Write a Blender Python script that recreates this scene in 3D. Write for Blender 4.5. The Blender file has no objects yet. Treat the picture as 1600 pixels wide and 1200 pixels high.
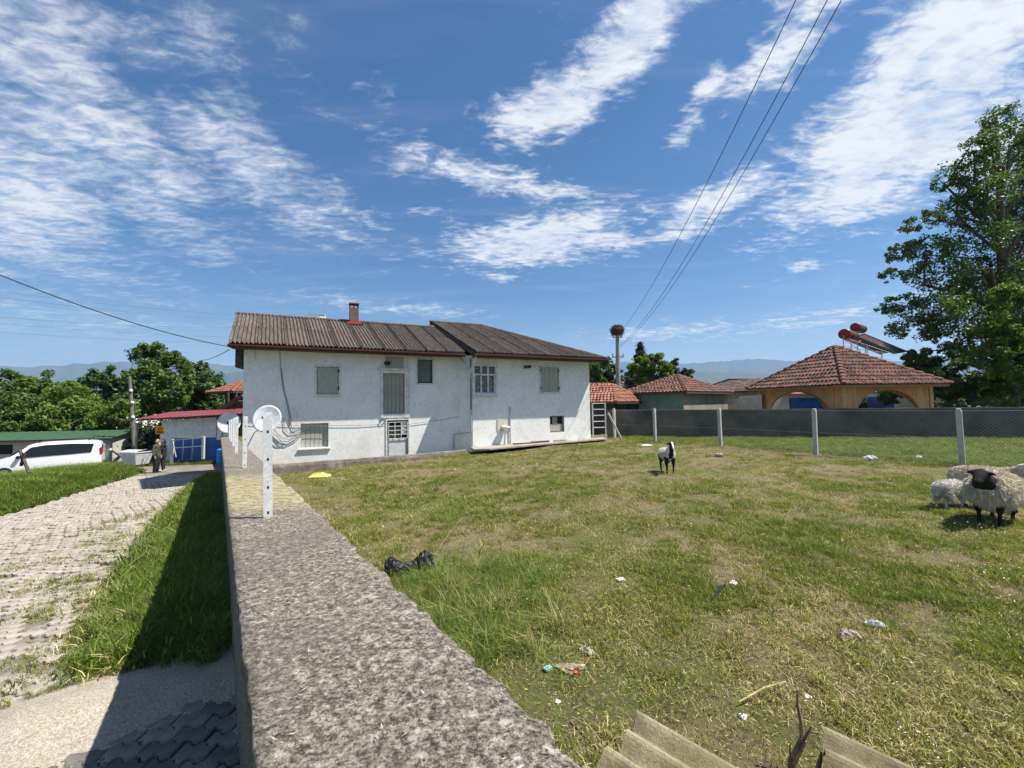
import bpy, math, random
import numpy as np
from math import radians, sin, cos, tan, pi, sqrt, atan2
from mathutils import Vector, Matrix
random.seed(7); RNG = np.random.default_rng(7)
S = bpy.context.scene; C = S.collection

# ------------------------------------------------------------------ camera
FPX = 640.0; PITCH = radians(2.7); ROLL = radians(0.8)
_U0 = np.array([0, -sin(PITCH), cos(PITCH)]); _X = np.array([1., 0, 0]); FW = np.array([0, cos(PITCH), sin(PITCH)])
RT = cos(ROLL)*_X - sin(ROLL)*_U0; UP = sin(ROLL)*_X + cos(ROLL)*_U0
cd = bpy.data.cameras.new('camera'); cam = bpy.data.objects.new('camera', cd); C.objects.link(cam)
cd.sensor_width = 36; cd.lens = 36*FPX/1600; cd.clip_start = .05; cd.clip_end = 60000
cam.matrix_world = Matrix(((RT[0], UP[0], -FW[0], 0), (RT[1], UP[1], -FW[1], 0), (RT[2], UP[2], -FW[2], 0), (0, 0, 0, 1)))
S.camera = cam

# ------------------------------------------------------------------ light
SUN_EL = radians(59); SUN_AZ = radians(-4.0)      # azimuth measured from +X towards +Y
sd = Vector((cos(SUN_EL)*cos(SUN_AZ), cos(SUN_EL)*sin(SUN_AZ), sin(SUN_EL)))
sl = bpy.data.lights.new('sun', 'SUN'); sl.energy = 5.0; sl.angle = radians(.53); sl.color = (1, .955, .87)
so = bpy.data.objects.new('sun', sl); C.objects.link(so); so.rotation_euler = sd.to_track_quat('Z', 'Y').to_euler()
W = bpy.data.worlds.new('World'); S.world = W; W.use_nodes = True
S.view_settings.view_transform = 'Standard'; S.view_settings.look = 'None'; S.view_settings.gamma = 1
S.view_settings.use_curve_mapping = False; S.view_settings.exposure = 0.92
S.cycles.max_bounces = 6; S.cycles.transparent_max_bounces = 8

class NT:
    def __init__(s, tree): s.t = tree; s.n = tree.nodes; s.l = tree.links
    def node(s, typ, **kw):
        nd = s.n.new(typ)
        for k, v in kw.items(): setattr(nd, k, v)
        return nd
    def set(s, sock, v):
        if isinstance(v, bpy.types.NodeSocket): s.l.new(v, sock)
        else: sock.default_value = v
    def math(s, op, a, b=None, c=None, clamp=False):
        nd = s.node('ShaderNodeMath', operation=op, use_clamp=clamp); s.set(nd.inputs[0], a)
        if b is not None: s.set(nd.inputs[1], b)
        if c is not None: s.set(nd.inputs[2], c)
        return nd.outputs[0]
    def noise(s, vec, scale, detail=4, rough=.55, dist=0., lac=2.):
        nd = s.node('ShaderNodeTexNoise'); s.set(nd.inputs['Vector'], vec); s.set(nd.inputs['Scale'], scale)
        s.set(nd.inputs['Detail'], detail); s.set(nd.inputs['Roughness'], rough); s.set(nd.inputs['Distortion'], dist); s.set(nd.inputs['Lacunarity'], lac)
        return nd.outputs['Fac']
    def ramp(s, fac, stops, interp='LINEAR'):
        nd = s.node('ShaderNodeValToRGB'); s.set(nd.inputs[0], fac); cr = nd.color_ramp; cr.interpolation = interp
        while len(cr.elements) < len(stops): cr.elements.new(.5)
        for e, (p, c) in zip(cr.elements, stops):
            e.position = p; e.color = (c, c, c, 1) if isinstance(c, (int, float)) else (*c, 1)
        return nd.outputs[0]
    def mix(s, fac, a, b, blend='MIX'):
        nd = s.node('ShaderNodeMix', data_type='RGBA', blend_type=blend); s.set(nd.inputs[0], fac)
        for sock, v in ((nd.inputs[6], a), (nd.inputs[7], b)):
            if isinstance(v, tuple) and len(v) == 3: v = (*v, 1)
            s.set(sock, v)
        return nd.outputs[2]
    def smooth(s, x, a, b):
        nd = s.node('ShaderNodeMapRange', interpolation_type='SMOOTHSTEP'); s.set(nd.inputs[0], x); s.set(nd.inputs[1], a); s.set(nd.inputs[2], b)
        return nd.outputs[0]
    def mapping(s, vec, loc=(0, 0, 0), rot=(0, 0, 0), scale=(1, 1, 1)):
        nd = s.node('ShaderNodeMapping'); s.set(nd.inputs[0], vec); nd.inputs[1].default_value = loc; nd.inputs[2].default_value = rot; nd.inputs[3].default_value = scale
        return nd.outputs[0]

def ray(x, y): return FW*FPX + RT*(x-800) + UP*(600-y)

def build_world():
    t = NT(W.node_tree); t.n.clear()
    out = t.node('ShaderNodeOutputWorld')
    sky = t.node('ShaderNodeTexSky', sky_type='NISHITA', sun_disc=False)
    sky.sun_elevation = SUN_EL; sky.sun_rotation = radians(90)-SUN_AZ
    sky.altitude = 300; sky.air_density = 1.0; sky.dust_density = .55; sky.ozone_density = 2.6
    hs = t.node('ShaderNodeHueSaturation'); hs.inputs['Saturation'].default_value = 1.32; t.l.new(sky.outputs[0], hs.inputs['Color'])
    bg = t.node('ShaderNodeBackground'); t.l.new(hs.outputs[0], bg.inputs[0]); bg.inputs[1].default_value = .060
    tc = t.node('ShaderNodeTexCoord'); g = tc.outputs['Generated']
    sp = t.node('ShaderNodeSeparateXYZ'); t.l.new(g, sp.inputs[0]); x, y, z = sp.outputs
    # flat cloud layer seen in perspective
    zz = t.math('MAXIMUM', z, .015); den = t.math('ADD', zz, .07)
    pu = t.math('DIVIDE', x, den); pv = t.math('DIVIDE', y, den)
    cb = t.node('ShaderNodeCombineXYZ'); t.l.new(pu, cb.inputs[0]); t.l.new(pv, cb.inputs[1]); pl = cb.outputs[0]
    az = t.math('ARCTAN2', x, y); el = t.math('ARCSINE', z)
    # each: pixel centre, pixel half sizes, tilt (deg, image ccw), strength
    blobs = [(90, 110, 260, 120, -30, .66), (130, 215, 300, 90, -28, .85), (10, 300, 190, 130, 0, .95), (420, 275, 190, 62, -22, .8), (250, 70, 140, 60, 15, .62), (470, 355, 130, 10, -14, .5), (230, 20, 160, 40, 0, .4),
             (450, 90, 100, 70, -40, .3), (505, 180, 45, 22, -30, .3),
             (870, 160, 105, 60, 10, 1.0), (985, 60, 120, 75, 28, 1.05), (840, 185, 50, 30, 0, .6), (960, 130, 120, 45, 25, .5), (850, 40, 60, 40, 0, .4), (1095, 165, 85, 28, 45, .7),
             (1420, 200, 270, 105, 22, 1.1), (1500, 60, 250, 120, 15, 1.05), (1330, 140, 160, 60, 30, .55), (1110, 320, 150, 32, 18, .9), (1230, 60, 130, 75, 25, .75), (1330, 270, 180, 45, 18, .85), (1560, 250, 120, 70, 10, .9),
             (840, 375, 165, 42, 4, 1.0), (780, 432, 38, 12, 0, .6), (760, 275, 170, 32, -12, .72), (640, 265, 80, 25, -8, .45), (590, 140, 40, 30, 0, .3), (1255, 412, 34, 16, 5, .6), (660, 330, 30, 9, 0, .4), (1360, 353, 22, 7, 0, .4),
             (1040, 520, 170, 20, 0, .62), (1250, 500, 200, 22, 6, .6), (600, 480, 190, 13, -3, .55), (1300, 560, 260, 14, 0, .5), (180, 440, 200, 45, 0, .42), (120, 500, 260, 40, 0, .5), (330, 510, 120, 18, 0, .4), (230, 350, 120, 35, -15, .4)]
    tot = None
    for (px, py, rx, ry, tl, st) in blobs:
        r = ray(px, py); r = r/np.linalg.norm(r); a0 = atan2(r[0], r[1]); e0 = math.asin(r[2])
        k = FPX/(1+((px-800)/FPX)**2)**-.5 if False else FPX
        # local angular sizes
        sx = rx/FPX/(1+((px-800)**2)/FPX**2); sy = ry/FPX/sqrt(1+((px-800)**2+(py-600)**2)/FPX**2)/(1+((py-600)**2)/(FPX**2+(px-800)**2))**.5
        th = radians(tl); dx = t.math('SUBTRACT', az, a0); dy = t.math('SUBTRACT', el, e0)
        ux = t.math('MULTIPLY_ADD', dx, cos(th)/sx, t.math('MULTIPLY', dy, sin(th)/sx))
        uy = t.math('MULTIPLY_ADD', dy, cos(th)/sy, t.math('MULTIPLY', dx, -sin(th)/sy))
        d2 = t.math('MULTIPLY_ADD', ux, ux, t.math('MULTIPLY', uy, uy))
        gsn = t.math('MULTIPLY', t.math('EXPONENT', t.math('MULTIPLY', d2, -.75)), st)
        tot = gsn if tot is None else t.math('MAXIMUM', tot, gsn)
    # sky behind and beside the picture: the same kind of broken cloud
    side = t.smooth(t.math('ABSOLUTE', az), 1.0, 1.35)
    big = t.noise(t.mapping(pl, loc=(3, 1, 0)), .55, 3)
    tot = t.math('MAXIMUM', tot, t.math('MULTIPLY', t.math('MULTIPLY', side, t.smooth(big, .42, .65)), .75))
    m1 = t.mapping(pl, rot=(0, 0, radians(-35)), scale=(1., 1.25, 1))
    n1 = t.noise(m1, 3.6, 10, .64, .9)
    n2 = t.noise(t.mapping(pl, rot=(0, 0, radians(-38)), scale=(1.0, 2.1, 1), loc=(5, 2, 0)), 13., 6, .62, .5)
    n3 = t.noise(t.mapping(pl, rot=(0, 0, radians(-30)), scale=(.8, 3.5, 1), loc=(1, 7, 0)), .9, 6, .6, 1.2)
    nn = t.math('ADD', t.math('MULTIPLY', n1, .62), t.math('ADD', t.math('MULTIPLY', n2, .46), t.math('MULTIPLY', n3, .10)))
    dens = t.math('ADD', t.math('MULTIPLY', tot, .42), t.math('SUBTRACT', nn, .775))
    cov = t.smooth(dens, t.math('MULTIPLY_ADD', t.smooth(az, -.55, -.05), .05, -.11), t.math('MULTIPLY_ADD', t.smooth(az, -.55, -.05), -.12, .32))
    thin = t.math('MULTIPLY', t.smooth(n3, .45, .75), .09)
    cov = t.math('MINIMUM', t.math('ADD', t.math('MULTIPLY', cov, .92), thin), .97)
    # milky air near the horizon
    low = t.math('MULTIPLY', t.math('SUBTRACT', 1, t.smooth(el, -.02, .25)), .34)
    cov = t.math('MAXIMUM', cov, low)
    ccol = t.ramp(t.math('MULTIPLY', nn, 1.0), [(.50, (.62, .71, .84)), (.66, (.95, .96, .98))])
    bc = t.node('ShaderNodeBackground'); t.l.new(ccol, bc.inputs[0]); bc.inputs[1].default_value = .54
    mx = t.node('ShaderNodeMixShader'); t.l.new(cov, mx.inputs[0]); t.l.new(bg.outputs[0], mx.inputs[1]); t.l.new(bc.outputs[0], mx.inputs[2])
    t.l.new(mx.outputs[0], out.inputs[0])
build_world()

# ------------------------------------------------------------------ materials
def lin(r, g, b):
    f = lambda v: (v/255/12.92) if v <= 10 else ((v/255+.055)/1.055)**2.4
    return (f(r), f(g), f(b))
def mat(name, stops, scale=4., detail=6, rough=.8, bump=.0, bscale=20., metal=0., spec=.3, stretch=(1, 1, 1), trans=0., island=0., fine=None, stain=None, dist=0., coat=0., inst=0.):
    m = bpy.data.materials.new(name); m.use_nodes = True; t = NT(m.node_tree); b = t.n['Principled BSDF']
    tc = t.node('ShaderNodeTexCoord'); vec = t.mapping(tc.outputs['Object'], scale=stretch)
    if isinstance(stops, tuple): col = t.mix(0., stops, stops)
    else: col = t.ramp(t.noise(vec, scale, detail, .6, dist), stops)
    if fine:      # (scale, amount, colour)
        f = t.smooth(t.noise(vec, fine[0], 5, .65), .5, .62); col = t.mix(t.math('MULTIPLY', f, fine[1]), col, fine[2])
    if stain:
        f = t.smooth(t.noise(t.mapping(vec, loc=(3, 5, 1)), stain[0], 6, .65, .4), stain[3] if len(stain) > 3 else .55, .72); col = t.mix(t.math('MULTIPLY', f, stain[1]), col, stain[2])
    if island or inst:
        hs = t.node('ShaderNodeHueSaturation'); t.l.new(col, hs.inputs['Color'])
        v = None
        if island:
            gi = t.node('ShaderNodeNewGeometry'); v = t.math('MULTIPLY_ADD', gi.outputs['Random Per Island'], 2*island, 1-island)
            t.l.new(t.math('MULTIPLY_ADD', gi.outputs['Random Per Island'], -.06*island, .5+.03*island), hs.inputs['Hue'])
        if inst:
            oi = t.node('ShaderNodeObjectInfo'); w = t.math('MULTIPLY_ADD', oi.outputs['Random'], 2*inst, 1-inst); v = w if v is None else t.math('MULTIPLY', v, w)
        t.l.new(v, hs.inputs['Value']); col = hs.outputs[0]
    t.l.new(col, b.inputs['Base Color']); b.inputs['Roughness'].default_value = rough; b.inputs['Metallic'].default_value = metal
    b.inputs['Specular IOR Level'].default_value = spec; b.inputs['Coat Weight'].default_value = coat
    if bump:
        bn = t.node('ShaderNodeBump'); bn.inputs['Strength'].default_value = 1; bn.inputs['Distance'].default_value = bump
        t.l.new(t.noise(vec, bscale, 6, .65), bn.inputs['Height']); t.l.new(bn.outputs[0], b.inputs['Normal'])
    if trans:
        tr = t.node('ShaderNodeBsdfTranslucent'); tcol = t.mix(1., col, (1.3, 1.35, .5), 'MULTIPLY'); t.l.new(tcol, tr.inputs[0])
        mx = t.node('ShaderNodeMixShader'); mx.inputs[0].default_value = trans
        t.l.new(b.outputs[0], mx.inputs[1]); t.l.new(tr.outputs[0], mx.inputs[2]); t.l.new(mx.outputs[0], t.n['Material Output'].inputs[0])
    return m
def mixs(m):   # access helpers
    return NT(m.node_tree), m.node_tree.nodes['Principled BSDF']
M = {}
M['plaster'] = mat('plaster', [(.3, (.68, .67, .645)), (.5, (.78, .77, .745)), (.7, (.81, .80, .78))], 1.3, 8, .92, .008, 7, fine=(9, .35, (.50, .50, .48)), stain=(1.1, .22, (.50, .48, .45), .55), dist=.6)
M['white_trim'] = mat('white_trim', [(.35, (.48, .48, .45)), (.6, (.72, .71, .68))], 6, 6, .8, .004, 30)
M['shutter'] = mat('weathered_board', [(.3, (.27, .26, .22)), (.6, (.44, .43, .38)), (.8, (.55, .54, .49))], 5, 8, .85, .004, 30, stretch=(8, 8, .7))
M['oldwood'] = mat('old_wood', [(.3, (.19, .185, .15)), (.55, (.33, .32, .27)), (.8, (.42, .41, .36))], 4, 8, .85, .005, 30, stretch=(8, 8, .5), stain=(3, .5, (.12, .12, .09)))
M['darkwood'] = mat('dark_wood', [(.3, (.035, .03, .027)), (.7, (.09, .08, .07))], 8, 6, .85, .004, 30)
M['glass'] = mat('window_glass', (.012, .014, .016), rough=.1, spec=.35)
M['curtain'] = mat('curtain', [(.4, (.08, .085, .09)), (.6, (.20, .21, .21))], 30, 4, .7, spec=.5, stretch=(3, 1, .5))
M['dark'] = mat('dark_inside', (.02, .02, .02), rough=.9)
M['ondulin'] = mat('corrugated_roof', [(.3, (.038, .028, .022)), (.5, (.088, .066, .054)), (.7, (.16, .128, .108))], 3.0, 8, .88, .004, 60, fine=(30, .5, (.34, .31, .28)), stain=(1.6, .55, (.10, .078, .07)), stretch=(6, .7, .7), inst=.16)
M['redtrim'] = mat('red_trim', [(.3, (.045, .010, .010)), (.7, (.085, .018, .016))], 5, 4, .5)
M['brick'] = mat('chimney_brick', [(.35, (.10, .06, .05)), (.65, (.22, .13, .10))], 14, 6, .9, .01, 30)
M['red'] = mat('red_sheet', (.42, .06, .04), rough=.5)
M['concrete_kerb'] = mat('kerb_concrete', [(.35, (.13, .11, .09)), (.55, (.22, .19, .16)), (.7, (.33, .30, .26))], 2.2, 8, .95, .02, 18, fine=(40, .4, (.12, .10, .085)))
M['slab'] = mat('slab_concrete', [(.35, (.24, .22, .18)), (.65, (.38, .35, .29))], 3, 6, .92, .01, 30)
M['steelwhite'] = mat('white_painted_steel', [(.46, (.58, .58, .575)), (.60, (.70, .70, .69))], 14, 4, .45, fine=(60, .7, (.50, .48, .46)))
M['galv'] = mat('galvanised', [(.3, (.34, .35, .36)), (.7, (.50, .51, .52))], 8, 4, .42, metal=.35)
M['postconc'] = mat('post_concrete', [(.3, (.36, .35, .32)), (.7, (.52, .51, .47))], 6, 6, .9, .004, 40)
M['wire'] = mat('wire', (.20, .20, .195), rough=.5, metal=.3)
M['cable'] = mat('black_cable', (.02, .02, .022), rough=.5)
M['greycable'] = mat('grey_cable', (.16, .16, .165), rough=.5)
M['greywall'] = mat('grey_render', [(.3, (.05, .048, .042)), (.5, (.09, .086, .075)), (.7, (.15, .142, .125))], 1.0, 8, .95, .02, 14, fine=(12, .4, (.12, .115, .10)))
M['dish'] = mat('dish_paint', [(.4, (.50, .51, .51)), (.6, (.62, .62, .62))], 5, 4, .5)
M['tile'] = mat('clay_tile', [(.3, (.065, .032, .024)), (.5, (.135, .064, .044)), (.7, (.23, .13, .095))], 7, 6, .85, .003, 60, island=.5, stain=(1.5, .6, (.09, .055, .045), .5))
M['tileorange'] = mat('orange_tile', [(.3, (.19, .07, .045)), (.7, (.33, .15, .10))], 7, 6, .85, .003, 60, island=.45, stain=(2, .4, (.15, .08, .06)))
M['tiledark'] = mat('old_brown_tile', [(.3, (.09, .065, .055)), (.7, (.20, .14, .115))], 7, 6, .9, .003, 60, island=.35)
M['pine'] = mat('varnished_pine', [(.3, (.36, .17, .06)), (.5, (.54, .29, .11)), (.75, (.66, .40, .19))], 3, 7, .6, .002, 30, stretch=(9, 9, .5), island=.16)
M['pinepale'] = mat('pale_pine', [(.3, (.42, .28, .13)), (.7, (.60, .44, .25))], 5, 5, .65)
M['cream'] = mat('cream_wall', [(.35, (.44, .41, .33)), (.65, (.58, .55, .46))], 1.6, 7, .92, .008, 14, stain=(1.4, .3, (.28, .26, .2)))
M['mint'] = mat('mint_wall', [(.35, (.19, .36, .29)), (.6, (.30, .47, .39)), (.75, (.42, .52, .45))], 1.6, 7, .92, .008, 14, stain=(1.2, .35, (.2, .28, .23)))
M['blue'] = mat('blue_sheet', [(.35, (.02, .085, .29)), (.65, (.035, .12, .38))], 2, 5, .5)
M['ltblue'] = mat('light_blue_barrel', (.03, .24, .62), rough=.45)
M['tarp'] = mat('white_tarp', [(.35, (.55, .57, .60)), (.65, (.74, .75, .76))], 2.5, 7, .6, .03, 5, dist=1.)
M['redmetal'] = mat('red_metal_roof', [(.3, (.15, .03, .036)), (.7, (.21, .05, .056))], 2, 5, .45, island=.05)
M['greenmetal'] = mat('green_metal_roof', [(.3, (.028, .072, .035)), (.7, (.045, .10, .05))], 2, 5, .6)
M['vanpaint'] = mat('white_car_paint', (.74, .745, .75), rough=.25, spec=.5, coat=.6)
M['rubber'] = mat('rubber', (.02, .02, .02), rough=.8)
M['rim'] = mat('rim', (.38, .38, .39), rough=.35, metal=.8)
M['taillight'] = mat('tail_light', (.42, .01, .01), rough=.2)
M['plasticblack'] = mat('black_plastic', (.015, .015, .017), rough=.5)
M['binmetal'] = mat('bin_metal', [(.3, (.42, .425, .43)), (.7, (.58, .585, .59))], 6, 5, .5, metal=.1, stain=(3, .35, (.16, .15, .14)))
M['orange'] = mat('orange_sign', (.60, .25, .03), rough=.5)
M['black'] = mat('black_paint', (.02, .02, .02), rough=.5)
M['wool'] = mat('wool', [(.3, (.56, .48, .35)), (.55, (.74, .67, .53)), (.8, (.82, .77, .65))], 9, 6, .95, .02, 30, island=.16, stain=(4, .3, (.30, .24, .17)))
M['woolwhite'] = mat('white_wool', [(.3, (.68, .65, .58)), (.8, (.82, .80, .74))], 12, 6, .95, .012, 40, island=.15)
M['blackhair'] = mat('black_hair', [(.3, (.008, .007, .007)), (.8, (.022, .018, .016))], 12, 6, .9, .012, 50, island=.2)
M['hoof'] = mat('hoof', (.035, .03, .025), rough=.6)
M['eye'] = mat('eye', (.01, .01, .01), rough=.1)
M['skin'] = mat('skin', [(.4, (.46, .27, .20)), (.6, (.52, .32, .24))], 20, 3, .6)
M['olive'] = mat('olive_jacket', [(.4, (.055, .06, .03)), (.6, (.085, .09, .05))], 10, 4, .85, .006, 14)
M['blackcloth'] = mat('black_cloth', [(.4, (.010, .010, .012)), (.6, (.022, .022, .026))], 10, 4, .9, .006, 12)
M['shoe'] = mat('pale_shoe', (.5, .49, .47), rough=.7)
M['plasticbag'] = mat('black_bag', [(.4, (.006, .007, .009)), (.6, (.014, .016, .019))], 20, 5, .42, .02, 14, spec=.4)
M['yellowbag'] = mat('yellow_bag', [(.4, (.62, .60, .08)), (.6, (.75, .74, .30))], 8, 4, .6, .02, 14)
M['paper'] = mat('paper', (.74, .73, .70), rough=.8)
M['stone'] = mat('stone', [(.35, (.20, .16, .12)), (.65, (.46, .39, .31))], 18, 6, .95, .01, 50)
M['asbestos'] = mat('fibre_cement', [(.3, (.15, .13, .07)), (.5, (.29, .255, .15)), (.75, (.43, .385, .26))], 6, 9, .92, .005, 110, fine=(55, .45, (.16, .145, .09)), stain=(5, .5, (.14, .13, .08)))
M['bark'] = mat('bark', [(.3, (.06, .05, .04)), (.7, (.15, .125, .10))], 6, 6, .95, .02, 20, stretch=(3, 3, .7))
M['stick'] = mat('dry_stick', [(.3, (.12, .085, .055)), (.7, (.25, .19, .13))], 20, 6, .9, .004, 60)
M['nest'] = mat('nest_sticks', [(.3, (.06, .045, .03)), (.7, (.16, .12, .085))], 20, 4, .95, island=.4)
M['poleconc'] = mat('pole_concrete', [(.3, (.20, .195, .18)), (.7, (.34, .33, .31))], 3, 5, .9)
M['polewood'] = mat('pole_wood', [(.3, (.10, .085, .065)), (.7, (.21, .185, .145))], 4, 6, .9, .004, 30, stretch=(5, 5, .5))
M['porcelain'] = mat('porcelain', (.75, .75, .72), rough=.3)
M['rosemetal'] = mat('rose_metal_roof', (.42, .17, .17), rough=.5)
M['tankred'] = mat('tank_red', (.23, .02, .02), rough=.4)
M['tankdark'] = mat('tank_rust', [(.4, (.08, .03, .025)), (.6, (.16, .07, .05))], 6, 4, .5)
M['collector'] = mat('solar_glass', (.02, .025, .035), rough=.12, spec=.6)
M['paver'] = mat('paver', [(.3, (.20, .175, .14)), (.55, (.33, .295, .245)), (.75, (.43, .39, .33))], 9, 7, .93, .004, 90, inst=.12, island=.12, fine=(60, .35, (.26, .235, .2)))
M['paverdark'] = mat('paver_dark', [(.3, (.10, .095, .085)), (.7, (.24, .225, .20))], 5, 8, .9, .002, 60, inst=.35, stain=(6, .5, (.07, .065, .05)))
M['leaf'] = mat('leaf_green', [(.35, (0.0562, 0.1063, 0.02)), (.65, (0.1063, 0.175, 0.035))], .6, 3, .55, spec=.35, trans=.32, island=.38)
M['leafdark'] = mat('leaf_dark', [(.35, (0.0377, 0.0798, 0.0174)), (.65, (0.0725, 0.1377, 0.0319))], .6, 3, .5, spec=.4, trans=.25, island=.38)
M['leafbig'] = mat('leaf_big_tree', [(.35, (0.0508, 0.1015, 0.0203)), (.65, (0.1015, 0.1668, 0.0377))], .6, 3, .5, spec=.4, trans=.3, island=.42)
M['leaflight'] = mat('leaf_light', [(.35, (0.0938, 0.1625, 0.025)), (.65, (0.15, 0.225, 0.0438))], .6, 3, .55, spec=.3, trans=.38, island=.35)
M['leafconifer'] = mat('needle_green', [(.35, (.018, .04, .016)), (.65, (.035, .065, .026))], .8, 3, .6, trans=.12, island=.35)
M['grass'] = mat('grass_green', [(.35, (.125, .16, .02)), (.65, (.24, .262, .045))], 3, 2, .55, spec=.3, trans=.35, island=.3, inst=.28)
M['grasslush'] = mat('grass_lush', [(.35, (.07, .125, .014)), (.65, (.17, .22, .035))], 9, 3, .5, spec=.3, trans=.32, island=.42, inst=.42)
M['straw'] = mat('grass_straw', [(.35, (.27, .23, .085)), (.65, (.47, .41, .20))], 9, 3, .7, trans=.25, island=.5, inst=.35)
M['husk'] = mat('pale_husk', [(.35, (.30, .27, .19)), (.65, (.48, .44, .33))], 30, 3, .8, island=.3)
M['flower'] = mat('small_flower', (.78, .76, .62), rough=.7)

# garden wall concrete: fine pale and dark aggregate, lichen, a wash of yellow
def wall_mat():
    m = bpy.data.materials.new('wall_top_concrete'); m.use_nodes = True; t, b = mixs(m)
    tc = t.node('ShaderNodeTexCoord'); v = tc.outputs['Object']
    a = t.ramp(t.noise(v, 52, 10, .80, .1), [(.40, (.036, .030, .022)), (.47, (.115, .10, .076)), (.54, (.235, .208, .165)), (.645, (.49, .455, .385))])
    a = t.mix(t.math('MULTIPLY', t.smooth(t.noise(v, 130, 6, .75), .52, .60), .55), a, (.34, .31, .26))
    a = t.mix(t.math('MULTIPLY', t.smooth(t.noise(v, 120, 7, .75, .2), .52, .57), .8), a, (.035, .03, .026))
    vo = t.node('ShaderNodeTexVoronoi', feature='DISTANCE_TO_EDGE'); wv = t.node('ShaderNodeVectorMath', operation='ADD'); nz = t.node('ShaderNodeTexNoise'); nz.inputs['Scale'].default_value = 5; nz.inputs['Detail'].default_value = 6; t.l.new(v, nz.inputs['Vector'])
    t.l.new(v, wv.inputs[0]); t.l.new(nz.outputs['Color'], wv.inputs[1]); t.l.new(wv.outputs[0], vo.inputs['Vector']); vo.inputs['Scale'].default_value = 1.5
    crack = t.math('SUBTRACT', 1, t.smooth(vo.outputs['Distance'], .0, .009)); a = t.mix(t.math('MULTIPLY', crack, t.math('MULTIPLY', t.smooth(t.noise(v, 3, 3), .52, .62), .5)), a, (.46, .43, .36))
    a = t.mix(t.math('MULTIPLY', t.smooth(t.noise(v, 2.2, 4), .50, .68), .35), a, (.10, .09, .075))
    a = t.mix(t.math('MULTIPLY', t.smooth(t.noise(t.mapping(v, loc=(4, 4, 0)), 11, 5, .7), .60, .66), .55), a, (.44, .42, .35))
    sp = t.node('ShaderNodeSeparateXYZ'); t.l.new(v, sp.inputs[0]); y = sp.outputs[1]
    yv = t.math('ADD', y, t.math('MULTIPLY', t.noise(t.mapping(v, scale=(2, 5, 1)), 2, 5), .7))
    band = t.math('MULTIPLY', t.smooth(yv, 2.85, 3.15), t.math('SUBTRACT', 1, t.smooth(yv, 4.1, 5.0)))
    ny = t.smooth(t.noise(t.mapping(v, scale=(1.3, 3., 1)), 9, 8, .8), .42, .56)
    ge = t.node('ShaderNodeSeparateXYZ'); gg = t.node('ShaderNodeNewGeometry'); t.l.new(gg.outputs['True Normal'], ge.inputs[0]); ny = t.math('MULTIPLY', ny, t.smooth(ge.outputs[2], .5, .8)); a = t.mix(t.math('MULTIPLY', t.math('MULTIPLY', band, ny), .55), a, (.50, .42, .18))
    t.l.new(a, b.inputs['Base Color']); b.inputs['Roughness'].default_value = .95; b.inputs['Specular IOR Level'].default_value = .2
    bn = t.node('ShaderNodeBump'); bn.inputs['Strength'].default_value = 1; bn.inputs['Distance'].default_value = .006
    t.l.new(t.noise(v, 55, 8, .75), bn.inputs['Height']); t.l.new(bn.outputs[0], b.inputs['Normal'])
    return m
M['walltop'] = wall_mat()
def ground_mat(name, green, straw, dirt, thr=(.42, .58)):
    m = bpy.data.materials.new(name); m.use_nodes = True; t, b = mixs(m)
    tc = t.node('ShaderNodeTexCoord'); v = tc.outputs['Object']
    base = t.mix(t.smooth(t.noise(v, .55, 6, .6), thr[0], thr[1]), green, straw)
    base = t.mix(t.math('MULTIPLY', t.smooth(t.noise(v, 14, 8, .75), .45, .62), .8), base, dirt)
    base = t.mix(t.math('MULTIPLY', t.smooth(t.noise(v, 38, 5, .7), .55, .66), .5), base, tuple(c*1.9 for c in straw))
    t.l.new(base, b.inputs['Base Color']); b.inputs['Roughness'].default_value = 1; b.inputs['Specular IOR Level'].default_value = .1
    bn = t.node('ShaderNodeBump'); bn.inputs['Strength'].default_value = 1; bn.inputs['Distance'].default_value = .03
    t.l.new(t.noise(v, 24, 8, .75), bn.inputs['Height']); t.l.new(bn.outputs[0], b.inputs['Normal'])
    return m
M['yard'] = ground_mat('yard_turf', (.095, .115, .03), (.185, .145, .085), (.095, .07, .048))
M['verge'] = ground_mat('verge_soil', (.06, .09, .02), (.10, .105, .035), (.07, .058, .04))
M['roadbed'] = mat('road_bedding', [(.3, (.10, .09, .06)), (.5, (.20, .18, .14)), (.7, (.32, .29, .24))], 3, 9, .97, .01, 40, stretch=(.7, 1.6, 1), fine=(26, .5, (.10, .095, .06)), stain=(1.4, .35, (.10, .11, .045)))
M['sand'] = mat('grit', [(.35, (.26, .22, .17)), (.65, (.50, .445, .36))], 60, 8, .98, .012, 90, fine=(120, .5, (.6, .55, .47)), stain=(5, .4, (.2, .17, .125)))
M['field'] = mat('far_field', [(.3, (.05, .08, .03)), (.7, (.12, .13, .06))], .01, 6, 1.)
M['mountain'] = mat('mountain', [(.3, (.03, .05, .03)), (.7, (.08, .085, .06))], .0006, 8, 1.)

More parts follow.
